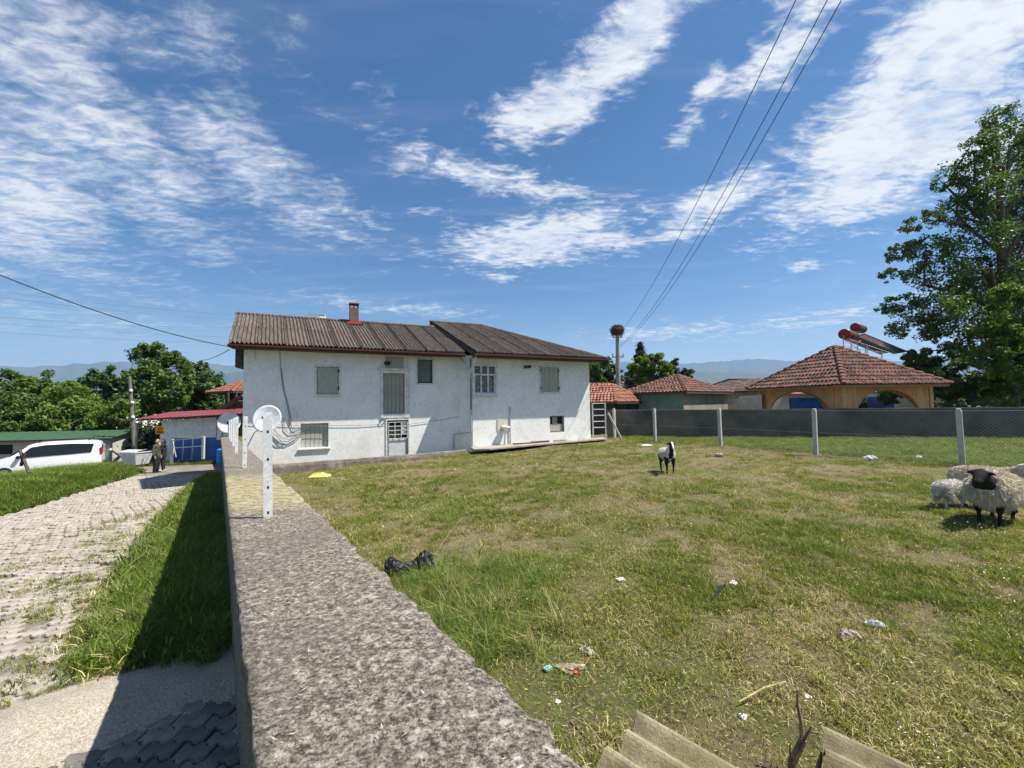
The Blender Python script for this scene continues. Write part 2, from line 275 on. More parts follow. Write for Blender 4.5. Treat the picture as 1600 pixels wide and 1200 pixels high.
# ------------------------------------------------------------------ mesh helpers
def link_tag(o, label=None, cat=None, group=None, kind=None):
    if label: o['label'] = label
    if cat: o['category'] = cat
    if group: o['group'] = group
    if kind: o['kind'] = kind
    return o
def empty(name, loc=(0, 0, 0), rz=0., label=None, cat=None, group=None, parent=None):
    o = bpy.data.objects.new(name, None); C.objects.link(o); o.location = loc; o.rotation_euler = (0, 0, rz); o.empty_display_size = .2
    if parent: o.parent = parent
    return link_tag(o, label, cat, group)
class MB:
    def __init__(s): s.v = []; s.f = []; s.m = []; s.off = (0, 0, 0)
    def add(s, vs, fs, mi=0):
        b = len(s.v); s.v += [tuple(v) for v in vs]; s.f += [tuple(b+i for i in f) for f in fs]; s.m += [mi]*len(fs); return s
    def box(s, x0, x1, y0, y1, z0, z1, mi=0, bev=0):
        if bev:
            b = min(bev, (x1-x0)*.4, (y1-y0)*.4, (z1-z0)*.4); vs = []
            for z, i in ((z0, b), (z0+b, 0), (z1-b, 0), (z1, b)):
                vs += [(x0+i, y0+i, z), (x1-i, y0+i, z), (x1-i, y1-i, z), (x0+i, y1-i, z)]
            fs = [(3, 2, 1, 0), (12, 13, 14, 15)]
            for k in range(3):
                for j in range(4): fs.append((4*k+j, 4*k+(j+1) % 4, 4*k+4+(j+1) % 4, 4*k+4+j))
            return s.add(vs, fs, mi)
        return s.add([(x0, y0, z0), (x1, y0, z0), (x1, y1, z0), (x0, y1, z0), (x0, y0, z1), (x1, y0, z1), (x1, y1, z1), (x0, y1, z1)],
                     [(3, 2, 1, 0), (4, 5, 6, 7), (0, 1, 5, 4), (1, 2, 6, 5), (2, 3, 7, 6), (3, 0, 4, 7)], mi)
    def tube(s, pts, r, n=8, mi=0, cap=True):
        pts = [np.array(p, float) for p in pts]; rs = r if isinstance(r, (list, tuple)) else [r]*len(pts)
        rings = []; prev = None
        for i, p in enumerate(pts):
            d = pts[min(i+1, len(pts)-1)]-pts[max(i-1, 0)]; d = d/(np.linalg.norm(d)+1e-9)
            if prev is None:
                a = np.cross(d, [0, 0, 1.]);
                if np.linalg.norm(a) < .1: a = np.cross(d, [1., 0, 0])
            else: a = prev-d*(prev@d)
            a = a/(np.linalg.norm(a)+1e-9); prev = a; b = np.cross(d, a)
            rings.append([p+rs[i]*(cos(2*pi*k/n)*a+sin(2*pi*k/n)*b) for k in range(n)])
        vs = [q for rg in rings for q in rg]; fs = []
        for i in range(len(pts)-1):
            for k in range(n): fs.append((i*n+k, i*n+(k+1) % n, (i+1)*n+(k+1) % n, (i+1)*n+k))
        if cap: fs += [tuple(range(n))[::-1], tuple((len(pts)-1)*n+k for k in range(n))]
        return s.add(vs, fs, mi)
    def bar(s, p, q, w, h=None, mi=0, up=(0, 0, 1)):
        h = h or w; p = np.array(p, float); q = np.array(q, float); d = q-p; d /= np.linalg.norm(d)
        a = np.cross(d, up)
        if np.linalg.norm(a) < .05: a = np.cross(d, [0, 1., 0])
        a /= np.linalg.norm(a); b = np.cross(a, d); a = a*w/2; b = b*h/2
        return s.add([p-a-b, p+a-b, p+a+b, p-a+b, q-a-b, q+a-b, q+a+b, q-a+b], [(0, 1, 2, 3), (7, 6, 5, 4), (0, 4, 5, 1), (1, 5, 6, 2), (2, 6, 7, 3), (3, 7, 4, 0)], mi)
    def lathe(s, prof, n=16, c=(0, 0, 0), mi=0, sx=1, sy=1):
        vs = [(c[0]+r*cos(2*pi*k/n)*sx, c[1]+r*sin(2*pi*k/n)*sy, c[2]+z) for r, z in prof for k in range(n)]; fs = []
        for i in range(len(prof)-1):
            for k in range(n): fs.append((i*n+k, i*n+(k+1) % n, (i+1)*n+(k+1) % n, (i+1)*n+k))
        fs += [tuple(range(n))[::-1], tuple((len(prof)-1)*n+k for k in range(n))]
        return s.add(vs, fs, mi)
    def poly(s, pts, mi=0): return s.add(pts, [tuple(range(len(pts)))], mi)
    def prism(s, pts, vec, mi=0):
        n = len(pts); v = np.array(vec, float); a = [np.array(p, float) for p in pts]; vs = a+[p+v for p in a]
        return s.add(vs, [tuple(range(n))[::-1], tuple(range(n, 2*n))]+[(i, (i+1) % n, n+(i+1) % n, n+i) for i in range(n)], mi)
    def grid(s, P, mi=0):    # P[i][j] points
        n = len(P); m = len(P[0]); return s.add([q for r in P for q in r], [(i*m+j, i*m+j+1, (i+1)*m+j+1, (i+1)*m+j) for i in range(n-1) for j in range(m-1)], mi)
    def mesh(s, name, mats, smooth=False):
        me = bpy.data.meshes.new(name); me.from_pydata(s.v, [], s.f); mats = mats if isinstance(mats, (list, tuple)) else [mats]
        for m in mats: me.materials.append(m)
        if any(s.m): me.polygons.foreach_set('material_index', s.m)
        if smooth: me.polygons.foreach_set('use_smooth', [True]*len(me.polygons))
        me.update(); return me
    def build(s, name, mats, parent=None, smooth=False, loc=None, label=None, cat=None, group=None, kind=None, fixn=False):
        me = s.mesh(name, mats, smooth)
        if fixn:
            import bmesh; bm = bmesh.new(); bm.from_mesh(me); bmesh.ops.recalc_face_normals(bm, faces=bm.faces); bm.to_mesh(me); bm.free()
        o = bpy.data.objects.new(name, me); C.objects.link(o)
        if parent: o.parent = parent
        if loc is not None: o.location = loc
        return link_tag(o, label, cat, group, kind)
def obj(name, me, parent=None, loc=(0, 0, 0), rot=(0, 0, 0), **k):
    o = bpy.data.objects.new(name, me); C.objects.link(o); o.location = loc; o.rotation_euler = rot
    if parent: o.parent = parent
    return link_tag(o, **k)
def np_mesh(name, V, Fq, mats, midx=None, smooth=False):
    me = bpy.data.meshes.new(name); n = Fq.shape[1]
    me.vertices.add(len(V)); me.vertices.foreach_set('co', V.astype('f').ravel())
    me.loops.add(Fq.size); me.loops.foreach_set('vertex_index', Fq.astype('i').ravel())
    me.polygons.add(len(Fq)); me.polygons.foreach_set('loop_start', np.arange(0, Fq.size, n, dtype='i')); me.polygons.foreach_set('loop_total', np.full(len(Fq), n, 'i'))
    for m in (mats if isinstance(mats, (list, tuple)) else [mats]): me.materials.append(m)
    if midx is not None: me.polygons.foreach_set('material_index', midx.astype('i'))
    if smooth: me.polygons.foreach_set('use_smooth', np.ones(len(Fq), bool))
    me.update(calc_edges=True); me.validate(); return me
def copy_thing(root, loc, rz, label=None, sc=None):
    c = root.copy(); C.objects.link(c); c.location = loc; c.rotation_euler = (0, 0, rz)
    if label: c['label'] = label
    if sc: c.scale = (sc, sc, sc)
    for ch in list(root.children):
        a = ch.copy(); C.objects.link(a); a.parent = c
        for g in list(ch.children): b = g.copy(); C.objects.link(b); b.parent = a
    return c

def P(px, py, Y): d = ray(px, py); return d*(Y/d[1])
_tab = np.random.default_rng(3).random((256, 256))
def vn(x, y, s=1., o=0):       # value noise, numpy
    x = np.asarray(x, float)*s+o*17.3+500; y = np.asarray(y, float)*s+o*9.1+500
    xi = np.floor(x).astype(int); yi = np.floor(y).astype(int); fx = x-xi; fy = y-yi; fx = fx*fx*(3-2*fx); fy = fy*fy*(3-2*fy)
    g = lambda a, b: _tab[a % 256, b % 256]
    return (g(xi, yi)*(1-fx)+g(xi+1, yi)*fx)*(1-fy)+(g(xi, yi+1)*(1-fx)+g(xi+1, yi+1)*fx)*fy
def fbm(x, y, s, o=0): return (vn(x, y, s, o)*.5+vn(x, y, s*2.1, o+1)*.28+vn(x, y, s*4.3, o+2)*.15+vn(x, y, s*9, o+3)*.07)
def ss(x, a, b): t = np.clip((np.asarray(x, float)-a)/(b-a), 0, 1); return t*t*(3-2*t)

# ------------------------------------------------------------------ ground heights
YP = np.array([(11.46, 10.54, -1.76), (9.61, 13.1, -1.79), (8.27, 16.4, -1.82), (6.69, 19.3, -1.89), (6.7, 5.9, -1.83), (3.6, 9.5, -1.76), (-8.14, 14.4, -2.36), (-3.6, 16.6, -2.22),
               (-2, 17.4, -2.08), (3.8, 19.5, -1.95), (0, 2, -1.93), (3, 3, -1.88), (-1.5, 4.5, -1.98), (-4.5, 8.5, -2.12), (0, 12, -1.93), (20, 8, -1.8), (22, 17, -1.8), (5, 30, -2.1), (20, 30, -2.1), (8, 0, -1.88), (0, -5, -1.9)])
def yard_z(x, y):
    x = np.asarray(x, float); y = np.asarray(y, float); w = 0; s = 0
    for a, b, c in YP: k = 1/((x-a)**2+(y-b)**2+2.5)**1.6; w = w+k; s = s+k*c
    return s/w+(fbm(x, y, .9, 5)-.5)*.10
def bank(x, y):    # how much of the weed bank left of the road is here
    bx = np.asarray(x, float); return bx
def wallx(y): return -.715*np.asarray(y, float)+.345
LB = np.array([(-10.8, 2.), (-11.6, 6.), (-12.9, 10.5), (-13.7, 12.), (-14.5, 13.4), (-16.5, 17.1), (-18.7, 20.8), (-19.6, 22.)])   # left road border
RB = np.array([(-3.0, 0.), (-3.8, 3.2), (-5.0, 4.65), (-6.3, 6.4), (-8.9, 10.2), (-10.9, 13.2), (-12.6, 16.), (-13.6, 18.), (-13.4, 22)])
def lbx(y): return np.interp(y, LB[:, 1], LB[:, 0])
def rbx(y): return np.interp(y, RB[:, 1], RB[:, 0])
def road_z(x, y):
    x = np.asarray(x, float); y = np.asarray(y, float); xc = np.clip(x, -30, 10); yc = np.clip(y, -10, 30)
    z = -2.0-.03*yc+.022*xc-.0004*yc*np.abs(yc)
    d = lbx(y)-x      # >0 left of the left border
    b = ss(d, .05, 1.2)*(1-ss(d, 3.0, 5.5))*(1-ss(y, 20., 21.8))
    z = z+b*.36*(.7+.6*vn(x, y, .8, 3))
    dv = x-rbx(y)     # verge beside the wall
    z = z+ss(dv, 0., 1.)*.05*(fbm(x, y, 1.5, 2))*(y < 18)
    return z
def mound(x, y):
    return .10*np.exp(-(((x+2.95)*.95+(y-3.05)*.28)/.62)**2-(((y-3.05)*.95-(x+2.95)*.28)/.36)**2)+.07*np.exp(-((x+3.3)/.5)**2-((y-2.75)/.3)**2)
def gz(x, y):
    return float(yard_z(x, y)) if x > wallx(y) else float(road_z(x, y))
def hit(px, py, fn=gz, y0=.6, y1=80):
    d = ray(px, py); y = y0
    while y < y1:
        q = d*(y/d[1])
        if q[2] < fn(q[0], q[1]): break
        y *= 1.004
    return q[0], q[1], fn(q[0], q[1])

def sheet(name, xs_fn, ys, nt, zf, m, kind='structure'):
    V = []; 
    for y in ys:
        xa, xb = xs_fn(y)
        for k in range(nt): V.append((xa(k/(nt-1)) if callable(xa) else xa+(xb-xa)*k/(nt-1), y, 0))
    V = np.array(V); V[:, 2] = zf(V[:, 0], V[:, 1]); n = len(ys); i, j = np.meshgrid(np.arange(n-1), np.arange(nt-1), indexing='ij'); a = i*nt+j
    Fq = np.stack([a, a+1, a+nt+1, a+nt], -1).reshape(-1, 4); me = np_mesh(name, V, Fq, m, smooth=True)
    return obj(name, me, kind=kind)
ys = np.concatenate([np.arange(-6, 1, .4), np.arange(1, 12, .12), np.arange(12, 24, .25), np.arange(24, 60, 1.5)])
sheet('yard', lambda y: ((lambda s: float(wallx(y))+.02+55*s**1.9), 0), ys, 150, yard_z, M['yard'])
sheet('roadside_ground', lambda y: ((lambda s: float(wallx(y))-.02-75*s**1.9), 0), ys, 170, lambda x, y: road_z(x, y)-.03, M['verge'])
# the cobbled road
def road_edges(y):
    if y < 17.5: return float(lbx(y)), float(rbx(y))+.0
    return -14.7-(y-17)*3.2, -12.4+(y-17)*.6
ysr = np.concatenate([np.arange(-2, 10, .12), np.arange(10, 24.5, .25)])
def road_edges2(y):
    a, b = float(lbx(y)), float(rbx(y))
    if y > 20.6: a -= (y-20.6)*14
    if y > 17.5: b += (y-17.5)*.4
    return a-.1+.3*float(vn(0, y, 1.1, 9)), b+.4*(float(vn(3, y, .9, 8))-.2)
sheet('road', lambda y: road_edges2(y), ysr, 90, lambda x, y: road_z(x, y)-.004+.02*ss(y, 17.5, 19)+.012*(fbm(x, y, 2.5, 7)-.5), M['roadbed'])
# gritty heap at the edge of the paving
def heap():
    xs = np.linspace(-5.2, -1.2, 110); ysx = np.linspace(1.9, 4.4, 80); X, Y = np.meshgrid(xs, ysx, indexing='ij')
    H = road_z(X, Y)-.022+mound(X, Y)*(.85+.5*vn(X, Y, 5, 4))+.012*(fbm(X, Y, 8, 3)-.5)
    V = np.stack([X, Y, H], -1).reshape(-1, 3); n, m = X.shape; i, j = np.meshgrid(np.arange(n-1), np.arange(m-1), indexing='ij'); a = i*m+j
    me = np_mesh('grit_heap', V, np.stack([a, a+1, a+m+1, a+m], -1).reshape(-1, 4), M['sand'], smooth=True); obj('grit', me, kind='structure')
heap()
# plain and mountains
def far():
    az = np.linspace(-pi, pi, 241); rr = np.array([45, 70, 110, 200, 400, 900, 2000, 5000, 9000, 16000, 30000.]); V = []
    for r in rr:
        for a in az: V.append((r*sin(a), r*cos(a), -4.2-(r-45)*.02 if r < 900 else -21-(min(r, 5000)-900)*.012))
    V = np.array(V); n = len(rr); m = len(az); i, j = np.meshgrid(np.arange(n-1), np.arange(m-1), indexing='ij'); a = i*m+j
    F = np.stack([a, a+1, a+m+1, a+m], -1).reshape(-1, 4)
    obj('plain', np_mesh('plain', V, F, M['field'], smooth=True), kind='structure')
    # ridge line from the photograph: (pixel x, pixel y) for near and far chains
    def chain(name, pts, R, ox, jag, base=-80):
        pts = np.array(pts, float); azs = []; els = []
        for px, py in pts: r = ray(px, py); azs.append(atan2(r[0], r[1])); els.append(r[2]/sqrt(r[0]**2+r[1]**2))
        A = np.linspace(-1.5, 1.5, 700); E = np.interp(A, azs, els); E = E+jag*(fbm(A, A*0, 26, ox)-.5)+jag*.4*(vn(A, A*0, 160, ox)-.5)
        rows = 26; V = []
        for k in range(rows):
            f = k/(rows-1); rad = R*(.72+.28*f)
            h = E*R*f**1.15*(1-.55*(1-f)*fbm(A*9, A*0+k*.35, 2.2, ox+4)) if k < rows-1 else E*R
            V.append(np.stack([rad*np.sin(A), rad*np.cos(A), base+(h-base)*f**.6], -1))
        V = np.array(V).reshape(-1, 3); m = len(A); i, j = np.meshgrid(np.arange(rows-1), np.arange(m-1), indexing='ij'); a = i*m+j
        obj(name, np_mesh(name, V, np.stack([a, a+m, a+m+1, a+1], -1).reshape(-1, 4), M['mountain'], smooth=True), kind='structure')
    chain('mountains', [(-900, 590), (-200, 582), (0, 572), (30, 574), (70, 572), (130, 568), (200, 567), (260, 569), (330, 568), (370, 571), (500, 575), (700, 572), (930, 572), (960, 568), (1000, 564), (1060, 569), (1110, 567), (1160, 562), (1190, 559), (1230, 564), (1300, 562), (1400, 566), (1500, 560), (1600, 572), (2200, 570), (3500, 570)], 9500, 1, .008)
    chain('foothills', [(-900, 605), (0, 594), (100, 604), (200, 598), (300, 602), (360, 584), (380, 580), (500, 594), (900, 590), (1000, 592), (1100, 580), (1200, 586), (1400, 584), (1600, 590), (3000, 590)], 6000, 2, .006)
far()

# ------------------------------------------------------------------ house
HB = radians(25.93); A0 = np.array([-9.69, 14.75, 0.]); HD = np.array([cos(HB), sin(HB), 0]); HN = np.array([sin(HB), -cos(HB), 0])
def fac(px, py, off=0.): r = ray(px, py); t = ((A0+HN*off)@HN)/(r@HN); q = r*t-A0; return float(q@HD), float(q[2])
def rect(a, b, off=0.):    # pixel corners -> local x0,x1,z0,z1
    p = fac(a[0], a[1], off); q = fac(b[0], b[1], off); return min(p[0], q[0]), max(p[0], q[0]), min(p[1], q[1]), max(p[1], q[1])
house = empty('house', tuple(A0), HB, 'long two storey whitewashed farmhouse with brown corrugated roof', 'house')
SK = -.084; ZE = 2.2; GZ = -2.75; UJ = fac(715, 600)[0]; UB = fac(738, 600, .6)[0]; UR_ = fac(921, 600, .6)[0]; PR = .6
def wall_holes(x0, x1, z0, z1, y, holes, depth=.16, name='wall', seg=.6):
    mb = MB(); xs = sorted(set([x0, x1]+[h[0] for h in holes]+[h[1] for h in holes]+list(np.arange(x0+seg, x1-.1, seg)))); zs = sorted(set([z0, z1]+[h[2] for h in holes]+[h[3] for h in holes]))
    for i in range(len(xs)-1):
        for j in range(len(zs)-1):
            cx = (xs[i]+xs[i+1])/2; cz = (zs[j]+zs[j+1])/2
            if any(h[0] < cx < h[1] and h[2] < cz < h[3] for h in holes): continue
            mb.add([(xs[i], y, zs[j]), (xs[i+1], y, zs[j]), (xs[i+1], y, zs[j+1]), (xs[i], y, zs[j+1])], [(0, 1, 2, 3)])
    for h in holes:
        a, b, c, d = h[:4]; q = y+depth
        mb.add([(a, y, c), (b, y, c), (b, y, d), (a, y, d), (a, q, c), (b, q, c), (b, q, d), (a, q, d)], [(0, 4, 5, 1), (1, 5, 6, 2), (2, 6, 7, 3), (3, 7, 4, 0), (4, 7, 6, 5)])
    return mb
hLup = rect((495, 573), (529, 616)); hLlow = rect((470, 662), (513, 698)); hDoorUp = rect((599, 583), (632, 653)); hDoor = rect((605, 657), (638, 717)); hWin = rect((652, 561), (676, 599))
hR1 = rect((741, 572), (774, 615), .6); hR2 = rect((844, 574), (873, 612), .6); hR3 = rect((859, 650), (882, 675), .6)
def down(mb, zz): return mb
w = wall_holes(0, UJ, GZ, ZE-.03, 0, [hLup, hLlow, (hDoorUp[0], hDoorUp[1], hDoorUp[2]+.15, hDoorUp[3]), (hDoor[0], hDoor[1], -2.45, hDoor[3]), hWin])
w.build('wall', M['plaster'], house, label='long left wing wall with grey shaded plaster')
DEPTH = 5.5
w = wall_holes(UB, UR_, GZ, ZE-.08, -PR, [hR1, hR2, hR3]); w.build('wall', M['plaster'], house, label='right wing front wall')
mb = MB(); x0 = SK*DEPTH
mb.add([(0, 0, GZ), (x0, DEPTH, GZ), (x0, DEPTH, ZE), (SK*2.8, 2.8, 3.72), (0, 0, ZE-.03)], [(0, 4, 3, 2, 1)]); mb.build('gable_wall', M['plaster'], house)
mb = MB(); mb.add([(UJ, 0, GZ), (UB, -PR, GZ), (UB, -PR, ZE-.05), (UJ, 0, ZE-.05)], [(0, 1, 2, 3)]); mb.build('return_wall', M['plaster'], house)
mb = MB(); mb.add([(UR_, -PR, GZ), (UR_, 6.6, GZ), (UR_, 6.6, ZE-.08), (UR_, -PR, ZE-.08)], [(0, 1, 2, 3)])
mb.add([(x0, DEPTH, GZ), (UJ, DEPTH, GZ), (UJ, 6.6, GZ), (UR_, 6.6, GZ), (UR_, 6.6, ZE-.08), (UJ, 6.6, ZE-.08), (UJ, DEPTH, ZE-.03), (x0, DEPTH, ZE-.03)], [(0, 7, 6, 1), (2, 5, 4, 3), (1, 6, 5, 2)])
mb.build('rear_wall', M['plaster'], house)

# corrugated roofing: real sheets, overlapping in two courses
def corr_pt(a, b, orig, e1, e2, nn, pitch, amp): return orig+e1*a+e2*b+nn*(amp*sin(2*pi*a/pitch))
roof = MB(); roof.add([(-.33, -.66, ZE-.10), (UJ, -.66, ZE-.10), (UJ, 2.8, 3.80), (-.33+SK*3.3, 2.8, 3.80)], [(0, 1, 2, 3), (3, 2, 1, 0)])
xl = -.33+SK*6.1
roof.add([(-.33+SK*3.3, 2.8, 3.80), (UJ+1.2, 2.8, 3.80), (UJ+1.2, 6.0, 2.02), (xl, 6.0, 2.02)], [(0, 1, 2, 3), (3, 2, 1, 0)])
roofo = roof.build('roof_deck', M['darkwood'], house)
def sheets(parent, x0, x1, y0, z0, y1, z1, rows, wsheet=.86, clip=None, skew=SK, xoff=0.):
    dy = y1-y0; dz = z1-z0; L = sqrt(dy*dy+dz*dz); e1 = np.array([1., 0, 0]); nn = np.array([0, -dz, dy])/L
    def pt(a, f, lift): # f 0..1 along slope
        return np.array([a+skew*dy*f, y0+dy*f, z0+dz*f])+nn*lift
    pitch = wsheet/6.5; nx = 40; ncol = int(math.ceil((x1-x0)/wsheet)); rnd = random.Random(5)
    cache = {}
    for r in range(rows):
        f0 = r/rows; f1 = (r+1)/rows+.035
        if r == rows-1: f1 = 1.0
        for c in range(ncol):
            a0 = x0+c*wsheet; a1 = min(a0+wsheet+.05, x1); jl = rnd.uniform(0, .018); jf = rnd.uniform(-.006, .006); rotj = rnd.uniform(-.01, .01)
            n = max(4, int(nx*(a1-a0)/(wsheet+.05))); 
            full = clip is None and abs(a1-a0-wsheet-.05) < 1e-6
            if full and r in cache: me = cache[r]
            else:
                V = []; Fs = []
                k = 0
                for i in range(n+1):
                    a = (a1-a0)*i/n; fe = f1
                    if clip is not None: fe = min(f1, clip(a0+a))
                    fa = min(f0, fe) ; lift = .04+.036*cos(2*pi*a/pitch)+(.018 if f0 < .01 else .03)*0
                    for f, l in ((fa, lift+.016), ((fa+fe)/2, lift+.008), (fe, lift)):
                        q = np.array([a+skew*dy*f, dy*f, dz*f])+nn*l; V.append(q)
                Fs = [(3*i+j, 3*(i+1)+j, 3*(i+1)+j+1, 3*i+j+1) for i in range(n) for j in range(2)]
                mb = MB(); mb.add(V, Fs)
                # cut edge thickness at the lower end
                b = len(mb.v); low = [np.array(V[3*i])-nn*.007 for i in range(n+1)]; mb.add(low, []); mb.f += [(b+i, b+i+1, 3*(i+1), 3*i) for i in range(n)]; mb.m += [0]*n
                me = mb.mesh('roof_sheet', M['ondulin'])
                if full: cache[r] = me
            o = obj('roof_sheet', me, parent, loc=(a0, y0+jf, z0+jl*.8)); o.rotation_euler = (0, 0, rotj*.3)
yR = 2.8; zR = 3.88
sheets(roofo, -.36, UJ+.12, -.70, ZE-.02, yR, zR, 2)
# rear slope of the left wing, plain corrugated
def plain_corr(pts, name, parent, m, n=160, amp=.02, rep=60):
    a, b, c, d = [np.array(p, float) for p in pts]; nn = np.cross(b-a, d-a); nn /= np.linalg.norm(nn); G = []
    for i in range(n+1):
        t = i/n; G.append([a+(b-a)*t+nn*amp*cos(2*pi*rep*t), d+(c-d)*t+nn*amp*cos(2*pi*rep*t)])
    mb = MB(); mb.grid(G); return mb.build(name, m, parent)
plain_corr([(xl, 6.05, 2.06), (UJ+.9, 6.05, 2.06), (UJ+.9, yR, zR), (-.36+SK*3.3, yR, zR)], 'rear_roof_sheet', roofo, M['ondulin'], 300, .02, 55)
mb = MB(); mb.tube([(-.40+SK*3.3, yR, zR+.05), (UJ-.3, yR, zR+.05)], .07, 8); mb.build('ridge_cap', M['ondulin'], roofo)
# right wing roof
XL = fac(745, 553, 1.32)[0]-.03; XR = fac(948, 557, 1.32)[0]; y0r = -1.32; z0r = 2.14; y1r = 3.4; z1r = 4.28; XLt = fac(672, 506, -3.4)[0]; XRt = fac(752, 509, -3.4)[0]
skR = (XLt-XL)/(y1r-y0r)
rmb = MB(); rmb.add([(XL+.03, y0r+.04, z0r-.07), (XR-.03, y0r+.04, z0r-.07), (XRt, y1r, z1r-.06), (XLt+.03, y1r, z1r-.06)], [(0, 1, 2, 3), (3, 2, 1, 0)])
rmb.add([(XR-.03, y0r+.04, z0r-.07), (XR-.03, 7.2, z0r-.07), (XRt, y1r, z1r-.06)], [(0, 1, 2), (2, 1, 0)])
rmb.add([(XLt+.03, y1r, z1r-.06), (XRt, y1r, z1r-.06), (XR-.03, 7.2, z0r-.07), (XLt+.4, 7.2, z0r-.07)], [(0, 1, 2, 3), (3, 2, 1, 0)])
rroof = rmb.build('roof_deck', M['darkwood'], house)
def clipR(a):      # a = x at the eave of a skewed column; fraction where the hip cuts it
    f = 1.
    xt = XRt-(y1r-y0r)*skR      # eave x whose column reaches the ridge end
    if a > xt: f = max(.004, 1-(a-xt)/(XR-xt))
    return f
sheets(rroof, XL, XR, y0r, z0r, y1r, z1r, 2, clip=clipR, skew=skR)
plain_corr([(XR, y0r, z0r), (XR, 7.2, z0r), (XRt, y1r, z1r), (XRt, y1r, z1r)], 'hip_roof_sheet', rroof, M['ondulin'], 200, .018, 45)
plain_corr([(XR, 7.2, z0r), (XLt+.4, 7.2, z0r), (XLt, y1r, z1r), (XRt, y1r, z1r)], 'rear_roof_sheet', rroof, M['ondulin'], 200, .018, 45)
mb = MB(); mb.tube([(XLt-.02, y1r, z1r+.05), (XRt, y1r, z1r+.06)], .07, 8); mb.build('ridge_cap', M['ondulin'], rroof)
mb = MB(); mb.tube([(XRt, y1r, z1r+.05), (XR-.02, y0r, z0r+.05)], .065, 8); mb.build('hip_cap', M['ondulin'], rroof)
# dark barge boards and gable infill of the right wing above the left roof
mb = MB(); mb.prism([(XL-.02, y0r, z0r-.17), (XL-.02, y0r, z0r+.03), (XLt-.02, y1r, z1r+.03), (XLt-.02, y1r, z1r-.24)], (.05, 0, 0)); mb.build('barge_board', M['darkwood'], rroof)
mb = MB(); mb.prism([(UJ+.1, -.35, 2.1), (UJ+.1, 3.4, 4.05), (UJ+.1, 7, 2.1)], (.06, 0, 0)); mb.build('gable_boarding', M['darkwood'], rroof)
# eave soffits, fascias and gutters
def gutter(x0, x1, y, z, m):
    g = MB(); pr = [(-.045, .04), (-.05, -.015), (-.025, -.045), (.025, -.045), (.05, -.015), (.045, .04)]
    g.grid([[(x, y+a, z+b) for a, b in pr] for x in np.linspace(x0, x1, 24)]); g.grid([[(x, y+a*.85, z+b*.85+.004) for a, b in pr][::-1] for x in (x0, x1)]); return g
gutter(-.38, UJ+.12, -.76, ZE-.07, 0).build('gutter', M['redtrim'], house)
gutter(XL-.02, XR+.02, y0r-.07, z0r-.06, 0).build('gutter', M['redtrim'], house)
mb = MB(); mb.box(-.34, UJ+.1, -.705, -.66, ZE-.15, ZE-.03); mb.box(-.34, UJ+.1, -.66, -.02, ZE-.12, ZE-.105); mb.build('soffit', M['darkwood'], house)
mb = MB(); mb.box(XL+.02, XR-.03, y0r-.015, y0r+.08, z0r-.13, z0r+.0); mb.box(XL+.05, XR-.03, y0r+.08, -PR-.02, z0r-.12, z0r-.10)
mb.build('soffit', M['darkwood'], house)
mb = MB(); mb.prism([(-.37, -.52, ZE-.12), (-.37, -.52, ZE+.05), (-.37+SK*3.3, yR, zR+.04), (-.37+SK*3.3, yR, zR-.14)], (.04, 0, 0)); mb.prism([(-.37+SK*3.3, yR, zR-.14), (-.37+SK*3.3, yR, zR+.04), (xl-.03, 6.05, 2.1), (xl-.03, 6.05, 1.92)], (.04, 0, 0)); mb.build('barge_board', M['darkwood'], house)
# gutter brackets seen as small bright clips
# dark boarding under the left verge
mb = MB()
for k in range(5): mb.box(-.28+.0*k, -.05, .15+.5*k, .58+.5*k, ZE-.75+.02*k, ZE+.02+.27*k)
mb.build('verge_boarding', M['darkwood'], house)

# shutters, windows, doors ---------------------------------------------
def frame(mb, x0, x1, z0, z1, y, t=.06, d=.05):
    mb.box(x0-t, x0, y-d, y+.01, z0-t, z1+t); mb.box(x1, x1+t, y-d, y+.01, z0-t, z1+t); mb.box(x0, x1, y-d, y+.01, z1, z1+t); mb.box(x0, x1, y-d, y+.01, z0-t, z0)
def boards(parent, x0, x1, z0, z1, y, n, m, t=.03, name='board', jitter=.01):
    rnd = random.Random(int(x0*97)); w = (x1-x0)/n
    me = MB().box(0, w-.012, 0, t, 0, z1-z0, bev=.004).mesh(name, m)
    for k in range(n): o = obj(name, me, parent, loc=(x0+k*w+.006, y+rnd.uniform(-jitter, 0), z0+rnd.uniform(-.008, .006)))
def shutter_window(h, y, n, inset, label, fr=True, sill=True, m=None):
    w = empty('window', (0, 0, 0), parent=house); 
    if fr: mb = MB(); frame(mb, h[0], h[1], h[2], h[3], y-.002, .075, .03); mb.build('frame', M['white_trim'], w)
    w['label'] = label
    for zz in (h[2]+.1, h[3]-.2): MB().box(h[0]+.03, h[1]-.03, y+inset+.035, y+inset+.055, zz, zz+.1).build('batten', M['shutter'], w)
    boards(w, h[0]+.015, h[1]-.015, h[2]+.015, h[3]-.015, y+inset, n, m or M['shutter'])
    if sill: MB().box(h[0]-.08, h[1]+.08, y-.07, y-.003, h[2]-.08, h[2]-.02, bev=.01).build('sill', M['white_trim'], w)
    return w
w1 = shutter_window(hLup, 0, 1, .015, 'weathered square shutter'); 
for z in (hLup[2]+.18, hLup[3]-.22): MB().box(hLup[1]-.03, hLup[1]+.02, -.05, -.02, z, z+.12).build('hinge', M['black'], w1)
shutter_window(hLlow, 0, 6, .13, 'pale boarded shutter set deep', fr=False)
w2 = shutter_window(hR2, -PR, 4, .015, 'closed pale shutter of four boards')
for z in (hR2[2]+.12, hR2[3]-.2):
    for x in (hR2[0]-.03, hR2[1]-.02): MB().box(x, x+.05, -PR-.045, -PR-.01, z, z+.1).build('hinge', M['black'], w2)
